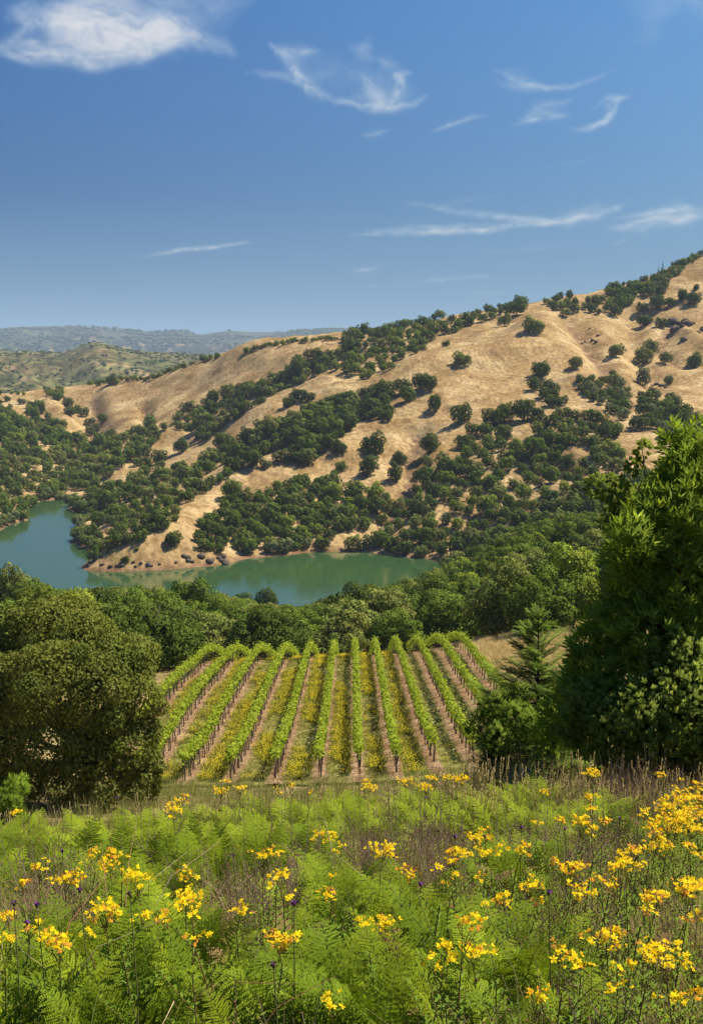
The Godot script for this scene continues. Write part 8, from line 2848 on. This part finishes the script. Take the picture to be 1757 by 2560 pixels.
func frond_shape(dice: RandomNumberGenerator, arch: float) -> Shape:
	# a bracken frond one long: bare stalk, then pairs of side leaflets, each cut into fine lobes
	var s := Shape.new()
	var line := []
	var p := Vector3.ZERO
	var lean := dice.randf_range(0.1, 0.3)
	var n := 21
	for i in n + 1:
		line.append(p)
		var f := float(i) / n
		var t := lean + arch * f * f
		p += Vector3(sin(t), cos(t), dice.randf_range(-0.03, 0.03)) / n
	var radii := []
	for i in n + 1:
		radii.append(0.008 * (1.0 - 0.85 * i / n))
	s.tube(line, radii, 4, Color(0.2, 0.24, 0.05))
	for i in range(6, n + 1):
		var f := (i - 6.0) / (n - 6.0)
		var along: Vector3 = (line[mini(i + 1, n)] - line[i - 1]).normalized()
		var up := Vector3(-along.y, along.x, 0).normalized()
		var long := 0.3 * pow(1.0 - f, 0.8) * minf(1.0, 0.75 + f * 2.0) * dice.randf_range(0.85, 1.1) + 0.012
		var tone := dice.randf_range(0.82, 1.05)
		for k in [-1.0, 1.0]:
			var tip: Vector3 = (Vector3(0, 0, k) + along * dice.randf_range(0.3, 0.55) + up * dice.randf_range(-0.2, 0.25)).normalized()
			var sag := dice.randf_range(0.05, 0.4)
			var q := maxi(2, int(long / 0.0125))
			for j in q:
				var g := (j + 0.5) / q
				var at: Vector3 = line[i] + tip * long * g - up * sag * long * g * g
				var size := 0.028 * (1.0 - 0.75 * g) * minf(1.0, long * 6.0 + 0.3) + 0.005
				for m in [-1.0, 1.0]:
					var side: Vector3 = tip.cross(up) * m
					var axis: Vector3 = (side + tip * 0.5 + up * dice.randf_range(-0.2, 0.2)).normalized() * size
					var nrm := (up + Vector3(dice.randfn(), dice.randfn(), dice.randfn()) * 0.1).normalized()
					s.leaf(at, axis, tip * 0.0078, nrm, Color(0.225 * tone, 0.29 * tone, 0.02 * tone))
	return s


func inside(poly: Array, x: float, z: float) -> bool:
	var odd := false
	var n := poly.size() / 2
	for i in n:
		var j := (i + n - 1) % n
		if (poly[2 * i + 1] > z) != (poly[2 * j + 1] > z) and x < (poly[2 * j] - poly[2 * i]) * (z - poly[2 * i + 1]) / (poly[2 * j + 1] - poly[2 * i + 1]) + poly[2 * i]:
			odd = not odd
	return odd


func build_ferns(dice: RandomNumberGenerator) -> void:
	var fern_tones := [leaf_material("fern_leaves", Color.WHITE, 0.55, 0.65), leaf_material("fern_leaves", lin(0.74, 0.8, 0.8), 0.55, 0.65), leaf_material("fern_leaves", lin(0.55, 0.64, 0.7), 0.5, 0.65)]
	var fronds := []
	for k in 6:
		fronds.append(frond_shape(dice, 0.6 + 0.2 * k).mesh(fern_tones[k % 3]))
	var spots := []
	for q in FERN_PATCHES.size():
		var poly: Array = FERN_PATCHES[q]
		var lo := Vector2(1e9, 1e9)
		var hi := -lo
		for i in range(0, poly.size(), 2):
			lo = lo.min(Vector2(poly[i], poly[i + 1]))
			hi = hi.max(Vector2(poly[i], poly[i + 1]))
		for i in 3500:
			var x := dice.randf_range(lo.x, hi.x)
			var z := dice.randf_range(lo.y, hi.y)
			if z > -1.9 or not inside(poly, x, z):
				continue
			var clash := false
			var gap := 0.105 + 0.004 * -z
			for o in spots:
				if absf(o[0] - x) < gap and absf(o[1] - z) < gap and (o[0] - x) ** 2 + (o[1] - z) ** 2 < gap * gap:
					clash = true
					break
			if not clash:
				spots.append([x, z, q])
	spots.sort_custom(func(a, b): return a[1] > b[1])
	var where := ["the broad fern bank across the upper left of the meadow", "the fern bank below the right vine rows", "the small fern clump at the upper right of the meadow", "the ferns at the lower left corner", "the ferns at the bottom just left of the middle", "the tall ferns at the bottom right of the middle", "the low ferns at the bottom between the flower heads", "the pale fern clump amid yellow flowers", "the few ferns among the flowers left of the middle"]
	var rest := []
	var tints := []
	for i in spots.size():
		var x: float = spots[i][0]
		var z: float = spots[i][1]
		var at := Vector3(x, ground(x, z) - 0.02, z)
		var size := dice.randf_range(0.36, 0.64)
		var count := dice.randi_range(4, 7)
		if i < 300:
			var o := thing("bracken_fern", ("large" if size > 0.55 else "small" if size < 0.44 else "middling") + " green bracken fern in " + where[spots[i][2]], "fern", at, "ferns of " + where[spots[i][2]])
			for k in count:
				var f := part("frond", fronds[dice.randi() % 6], o)
				f.rotation.y = TAU * k / count + dice.randf_range(-0.4, 0.4)
				f.scale = Vector3.ONE * size * dice.randf_range(0.75, 1.15)
				f.position = Vector3(dice.randf_range(-0.05, 0.05), 0, dice.randf_range(-0.05, 0.05))
				f.rotation.x = dice.randf_range(-0.3, 0.3)
				f.rotation.z = dice.randf_range(-0.25, 0.2)
		else:
			for k in count:
				rest.append(Transform3D(Basis.from_euler(Vector3(dice.randf_range(-0.3, 0.3), TAU * k / count + dice.randf_range(-0.4, 0.4), dice.randf_range(-0.25, 0.2))).scaled(Vector3.ONE * size * dice.randf_range(0.75, 1.15)), at))
	if rest.size():
		many("bracken", fronds[3], rest, tints, "mass of bracken fronds covering the farther part of the meadow", "ferns")


func flower(s: Shape, at: Vector3, up: Vector3, size: float, col: Color, dice: RandomNumberGenerator) -> void:
	# five narrow petals, some curled, round a brush of stamens
	var a := up.cross(Vector3(0.5, 0.2, 0.8)).normalized()
	var b := up.cross(a)
	var turn := dice.randf() * TAU
	var lift := dice.randf_range(-0.1, 0.9)
	for k in 5:
		if dice.randf() < 0.1:
			continue
		var t := turn + TAU * k / 5.0 + dice.randf_range(-0.2, 0.2)
		var axis := (a * cos(t) + b * sin(t) + up * (lift + dice.randf_range(-0.2, 0.2))).normalized() * size * dice.randf_range(0.5, 0.64)
		var m := dice.randf_range(0.82, 1.05)
		s.leaf(at, axis, axis.cross(up).normalized() * size * dice.randf_range(0.11, 0.18), (up + Vector3(dice.randfn(), 0.0, dice.randfn()) * 0.2).normalized(), Color(minf(1.0, col.r * m), col.g * m, col.b), 0.6)
	for k in 6:
		var t := turn + TAU * k / 6.0
		var axis := (up + (a * cos(t) + b * sin(t)) * 0.6).normalized() * size * 0.36
		s.leaf(at, axis, axis.cross(a + b * 0.3).normalized() * size * 0.028, up, Color(0.78, 0.42, 0.02), 0.7)


func small_leaves(s: Shape, from: Vector3, to: Vector3, size: float, gap: float, dice: RandomNumberGenerator, col: Color) -> void:
	var axis := to - from
	var n := maxi(1, int(axis.length() / gap))
	var turn := dice.randf() * TAU
	for i in n:
		var p := from + axis * (i + 0.5) / n
		turn += 1.57
		for k in [0.0, PI]:
			var out := Vector3(cos(turn + k), 0.55, sin(turn + k)).normalized()
			var m := dice.randf_range(0.75, 1.1)
			s.leaf(p, out * size * dice.randf_range(0.7, 1.2), out.cross(Vector3.UP).normalized() * size * 0.24, (Vector3.UP + out * 0.2).normalized(), Color(col.r * m, col.g * m, col.b * m))


func build_flowers(dice: RandomNumberGenerator) -> void:
	for i in range(0, FLOWERS.size(), 4):
		var x: float = FLOWERS[i]
		var z: float = FLOWERS[i + 1]
		var tall: float = FLOWERS[i + 2]
		var wide: float = maxf(FLOWERS[i + 3] * 1.15, 0.03)
		var foot := Vector3(x + dice.randf_range(-0.12, 0.12), 0, z + dice.randf_range(-0.1, 0.04))
		foot.y = ground(foot.x, foot.z)
		var head := Vector3(x, ground(x, z) + tall, z) - foot
		var size_word := "full" if wide > 0.085 else "middling" if wide > 0.05 else "small"
		var u := x / -z
		var side := "at the left edge" if u < -0.23 else "left of the middle" if u < -0.07 else "in the middle" if u < 0.07 else "right of the middle" if u < 0.2 else "at the right edge"
		var depth := "in the front of the meadow" if z > -3.1 else "in the near meadow" if z > -4.2 else "halfway up the meadow" if z > -5.6 else "at the meadow's far edge"
		var o := thing("yellow_wildflower", "yellow wildflower with %s head %s %s" % [size_word, side, depth], "wildflower", foot, "yellow flowers %s %s" % [side, depth])
		var stem := Shape.new()
		var leaves := Shape.new()
		var heads := Shape.new()
		var rust := Color(0.2, 0.1, 0.05).lerp(Color(0.14, 0.15, 0.04), dice.randf())
		var fork := head * 0.8 + Vector3(dice.randf_range(-0.02, 0.02), 0, 0)
		stem.tube([Vector3(0, -0.05, 0), head * 0.35 + Vector3(dice.randf_range(-0.02, 0.02), 0, dice.randf_range(-0.02, 0.02)), fork], [0.0035, 0.003, 0.0025], 5, rust)
		small_leaves(leaves, head * 0.05, fork, 0.026, 0.022, dice, Color(0.16, 0.24, 0.035))
		for k in 4:
			var a := dice.randf() * TAU
			var from := head * dice.randf_range(0.2, 0.65)
			var to := from + Vector3(cos(a) * 0.1, 0.12, sin(a) * 0.1) * dice.randf_range(0.7, 1.5)
			stem.tube([from, to], [0.0018, 0.001], 4, rust)
			small_leaves(leaves, from, to, 0.022, 0.016, dice, Color(0.15, 0.24, 0.03))
		var count := clampi(int(pow(wide / 0.026, 1.75) * 3.0), 5, 70)
		var faded := dice.randf() * 0.45
		var sprays := maxi(1, count / 5)
		for j in sprays:
			# each branch of the head carries a small flat bunch
			var ja := j * 2.4 + dice.randf() * 0.8
			var jr := wide * 0.42 * sqrt((j + 0.3) / sprays) * dice.randf_range(0.7, 1.25) if sprays > 1 else 0.0
			var tip := head + Vector3(cos(ja) * jr * 1.15, dice.randf_range(-0.03, 0.012) - jr * 0.25, sin(ja) * jr)
			stem.tube([fork.lerp(head, dice.randf_range(0.0, 0.7)), fork.lerp(tip, 0.75) + Vector3(0, 0.005, 0), tip - Vector3(0, 0.012, 0)], [0.0016, 0.0013, 0.001], 4, rust)
			small_leaves(leaves, fork.lerp(tip, 0.5), tip - Vector3(0, 0.02, 0), 0.013, 0.014, dice, Color(0.17, 0.23, 0.035))
			for k in maxi(2, count / sprays + dice.randi_range(-1, 2)):
				var p := tip + Vector3(dice.randfn() * 0.016, dice.randf_range(-0.008, 0.014), dice.randfn() * 0.016)
				var col := Color(0.9, 0.66, 0.015)
				if dice.randf() < faded:
					col = Color(0.75, 0.36, 0.03).lerp(Color(0.36, 0.16, 0.05), dice.randf())
				flower(heads, p, Vector3(dice.randfn() * 0.6, 1, dice.randfn() * 0.6 + 0.25).normalized(), dice.randf_range(0.019, 0.028), col, dice)
		part("stem", stem.mesh(M.stem), o)
		part("foliage", leaves.mesh(M.leaf), o)
		part("flower_head", heads.mesh(M.petal), o)
	for i in range(0, PURPLE.size(), 3):
		var x: float = PURPLE[i]
		var z: float = PURPLE[i + 1]
		var foot := Vector3(x, ground(x, z), z)
		var u := x / -z
		var side := "at the far left" if u < -0.2 else "left of the middle" if u < 0.0 else "right of the middle" if u < 0.2 else "at the far right"
		var o := thing("purple_wildflower", "thin purple-headed wildflower %s, %s" % [side, "close by" if z > -3.2 else "midway up the meadow" if z > -4.6 else "in the upper meadow"], "wildflower", foot, "purple flowers in the meadow")
		var stem := Shape.new()
		var top := Vector3(dice.randf_range(-0.03, 0.03), PURPLE[i + 2], 0)
		stem.tube([Vector3(0, -0.05, 0), top * 0.5 + Vector3(0.01, 0, 0), top], [0.003, 0.0025, 0.002], 5, Color(0.16, 0.15, 0.06))
		part("stem", stem.mesh(M.stem), o)
		var bloom := Shape.new()
		bloom.lump(top, Vector3(0.006, 0.009, 0.006), Color(0.12, 0.1, 0.06), 0.1, dice)
		for k in 26:
			var out := Vector3(dice.randfn(), absf(dice.randfn()) + 0.5, dice.randfn()).normalized()
			bloom.leaf(top, out * dice.randf_range(0.012, 0.02), out.cross(Vector3(0.2, 0.4, 0.9)).normalized() * 0.0022, out, Color(0.2, 0.05, 0.34) if i % 2 == 0 else Color(0.17, 0.09, 0.2))
		part("flower_head", bloom.mesh(M.petal), o)


func tuft_mesh(dice: RandomNumberGenerator, blades: int, tall: float, wide: float, thin: float, low: Color, high: Color, droop: float) -> ArrayMesh:
	var s := Shape.new()
	for i in blades:
		var a := dice.randf() * TAU
		var lean := Vector3(cos(a), 0, sin(a))
		var h := tall * dice.randf_range(0.5, 1.1)
		s.blade(lean * wide * dice.randf(), Vector3(0, h, 0) + lean * h * dice.randf_range(0.05, 0.35), lean.rotated(Vector3.UP, dice.randf_range(0.9, 2.2)) * thin, lean * h * droop * dice.randf() - Vector3(0, h * droop * 0.3 * dice.randf(), 0), low, low.lerp(high, dice.randf_range(0.5, 1.0)))
	return s.mesh(M.leaf)


func scatter(dice: RandomNumberGenerator, count: int, near: float, far: float, keep: Callable, low: float, high: float) -> Array:
	var out := []
	for i in count:
		var d := sqrt(lerpf(near * near, far * far, dice.randf()))
		var x := dice.randf_range(-1.0, 1.0) * (0.4 * d + 0.9)
		if not keep.call(x, -d):
			continue
		var w := dice.randf_range(low, high)
		out.append(Transform3D(Basis(Vector3.UP, dice.randf() * TAU).scaled(Vector3(w, w * dice.randf_range(0.8, 1.2), w)), Vector3(x, ground(x, -d) - 0.01, -d)))
	return out


func in_any(patches: Array, x: float, z: float) -> bool:
	for p in patches:
		if inside(p, x, z):
			return true
	return false


func build_meadow() -> void:
	var dice := RandomNumberGenerator.new()
	dice.seed = 77
	build_ferns(dice)
	build_flowers(dice)
	var anywhere := func(x, z): return true
	var dry := func(x, z): return in_any(DRY_PATCHES, x, z) or patch.get_noise_2d(x * 22.0, z * 22.0) > 0.12
	var open := func(x, z): return dice.randf() < (0.5 if in_any(FERN_PATCHES, x, z) else 0.85)
	many("meadow_grass", tuft_mesh(dice, 22, 0.34, 0.1, 0.0022, Color(0.14, 0.17, 0.03), Color(0.32, 0.31, 0.08), 0.5), scatter(dice, 9000, 1.7, 15.0, open, 0.6, 1.25), [], "green grass growing through the whole meadow", "grass")
	many("dry_grass", tuft_mesh(dice, 18, 0.42, 0.09, 0.002, Color(0.32, 0.21, 0.11), Color(0.55, 0.41, 0.25), 0.6), scatter(dice, 10000, 1.7, 15.0, dry, 0.5, 1.15), [], "dry straw-coloured grass in patches of the meadow", "grass")
	var herby := func(x, z): return dice.randf() < (0.12 if in_any(FERN_PATCHES, x, z) else 0.8)
	# leafy herbs with tiny leaves
	var s := Shape.new()
	for k in 7:
		var a := dice.randf() * TAU
		var foot := Vector3(cos(a), 0, sin(a)) * dice.randf() * 0.08
		var top := foot + Vector3(cos(a) * 0.12, dice.randf_range(0.22, 0.42), sin(a) * 0.12)
		s.tube([foot, top], [0.002, 0.001], 4, Color(0.16, 0.12, 0.05))
		small_leaves(s, foot.lerp(top, 0.15), top, 0.02, 0.014, dice, Color(0.19, 0.235, 0.03))
		for j in 3:
			var from := foot.lerp(top, dice.randf_range(0.3, 0.8))
			small_leaves(s, from, from + Vector3(dice.randf_range(-0.08, 0.08), 0.07, dice.randf_range(-0.08, 0.08)), 0.016, 0.012, dice, Color(0.21, 0.26, 0.035))
	many("meadow_herbs", s.mesh(M.leaf), scatter(dice, 2600, 1.7, 11.5, herby, 0.6, 1.15), [], "small-leaved green herbs between the flower stems", "herbs")
	# dead brown stalks, branched and bare
	s = Shape.new()
	for k in 9:
		var a := dice.randf() * TAU
		var foot := Vector3(cos(a), 0, sin(a)) * dice.randf() * 0.12
		var top := foot + Vector3(cos(a) * dice.randf() * 0.2, dice.randf_range(0.3, 0.62), sin(a) * dice.randf() * 0.2)
		var col := Color(0.2, 0.13, 0.075).lerp(Color(0.36, 0.28, 0.19), dice.randf())
		s.tube([foot, foot.lerp(top, 0.5) + Vector3(0.01, 0, 0.01), top], [0.0022, 0.0017, 0.0008], 4, col)
		for j in 5:
			var from := foot.lerp(top, dice.randf_range(0.4, 0.95))
			var to := from + Vector3(dice.randf_range(-0.07, 0.07), dice.randf_range(0.02, 0.09), dice.randf_range(-0.07, 0.07))
			s.tube([from, to], [0.0012, 0.0006], 4, col)
			s.lump(to, Vector3.ONE * 0.004, Color(0.2, 0.1, 0.07), 0.2, dice, 3, 4)
	var brown := func(x, z): return in_any(DRY_PATCHES, x, z) or dice.randf() < 0.12
	many("dry_stalks", s.mesh(M.stem), scatter(dice, 2400, 1.7, 12.0, brown, 0.6, 1.2), [], "dead brown stalks standing in the dry patches of the meadow", "dry stalks")
	# tall seeding grass along the far edge of the meadow
	s = Shape.new()
	for k in 6:
		var a := dice.randf() * TAU
		var foot := Vector3(cos(a), 0, sin(a)) * dice.randf() * 0.12
		var top := foot + Vector3(cos(a) * dice.randf() * 0.3, dice.randf_range(0.4, 0.75), sin(a) * 0.1)
		s.tube([foot, foot.lerp(top, 0.55) + Vector3(0, 0.04, 0), top], [0.002, 0.0016, 0.001], 4, Color(0.27, 0.24, 0.09))
		var dir := (top - foot).normalized()
		for j in 12:
			var p := top - dir * 0.11 * j / 12.0
			var out := (dir + Vector3(dice.randfn(), 0, dice.randfn()) * 0.35).normalized()
			s.leaf(p, out * 0.02, out.cross(Vector3(0.3, 0.2, 0.9)).normalized() * 0.004, out, Color(0.38, 0.3, 0.15))
		for j in 4:
			var b := dice.randf() * TAU
			var lean := Vector3(cos(b), 0, sin(b))
			s.blade(foot, Vector3(0, dice.randf_range(0.3, 0.55), 0) + lean * 0.12, lean.rotated(Vector3.UP, 1.4) * 0.003, lean * 0.15, Color(0.16, 0.18, 0.04), Color(0.32, 0.27, 0.11))
	var edge := func(x, z): return z < -9.3 and z > -13.5 and dice.randf() < (0.42 if x > 0.8 else 0.1)
	many("seeding_grass", s.mesh(M.leaf), scatter(dice, 2600, 9.3, 13.5, edge, 0.7, 1.15), [], "tall seeding grass along the far edge of the meadow", "grass")
	# dead bracken and long arching dry stems
	s = frond_shape(dice, 1.3)
	for i in s.c.size():
		s.c[i] = Color(0.24, 0.16, 0.07).lerp(Color(0.16, 0.1, 0.05), dice.randf())
	var dead := scatter(dice, 230, 3.6, 10.0, anywhere, 0.3, 0.5)
	many("dead_bracken", s.mesh(M.stem), dead, [], "withered brown bracken fronds among the green ferns", "dead ferns")
	s = Shape.new()
	for k in 2:
		var a := dice.randf() * TAU
		var lean := Vector3(cos(a), 0, sin(a))
		s.tube([Vector3.ZERO, lean * 0.1 + Vector3(0, 0.35, 0), lean * 0.3 + Vector3(0, 0.6, 0), lean * 0.6 + Vector3(0, 0.7, 0)], [0.0035, 0.003, 0.002, 0.001], 5, Color(0.34, 0.16, 0.1).lerp(Color(0.5, 0.38, 0.22), k))
	many("dry_stems", s.mesh(M.stem), scatter(dice, 34, 3.0, 8.0, anywhere, 0.5, 0.9), [], "long arching dry stems crossing the meadow", "dry stems")
	# tall dry grass of the field right of the vineyard
	var field := []
	for i in 2600:
		var d := dice.randf_range(88.0, 131.0)
		var x := dice.randf_range(11.5, 26.0)
		var w := dice.randf_range(0.7, 1.4)
		field.append(Transform3D(Basis(Vector3.UP, dice.randf() * TAU).scaled(Vector3.ONE * w), Vector3(x, ground(x, -d), -d)))
	many("field_grass", tuft_mesh(dice, 24, 0.55, 0.3, 0.012, Color(0.4, 0.3, 0.15), Color(0.6, 0.47, 0.26), 0.5), field, [], "tall pale dry grass in the field right of the vineyard", "grass")
	# rough growth on the hidden bank below the meadow
	many("bank_scrub", tuft_mesh(dice, 26, 0.5, 0.25, 0.006, Color(0.12, 0.15, 0.035), Color(0.3, 0.28, 0.1), 0.5), scatter(dice, 3500, 14.0, 51.0, anywhere, 0.8, 1.6), [], "rough grass on the bank between meadow and vineyard", "grass")


func build_rocks() -> void:
	var dice := RandomNumberGenerator.new()
	dice.seed = 61
	for i in range(0, ROCKS.size(), 4):
		var x: float = ROCKS[i]
		var z: float = ROCKS[i + 1]
		var w: float = ROCKS[i + 2]
		var shore: bool = ROCKS[i + 3] < 0.5
		var s := Shape.new()
		var grey := Color(0.3, 0.28, 0.26).lerp(Color(0.24, 0.18, 0.14), dice.randf())
		s.lump(Vector3.ZERO, Vector3(w * 0.5, w * dice.randf_range(0.25, 0.4), w * 0.45), grey, 0.22, dice, 6, 9)
		var where := "on the point at the waterline" if shore else "cropping out of the dry slope at upper right"
		var o := single("shore_rock" if shore else "slope_rock", s.mesh(M.rock), ("broad" if w > 7.0 else "middling" if w > 4.5 else "small") + " grey-brown rock " + where, "rock", "", "rocks " + where)
		o.position = Vector3(x, maxf(ground(x, z), LAKE) + w * 0.02, z)
		o.rotation.y = dice.randf() * TAU
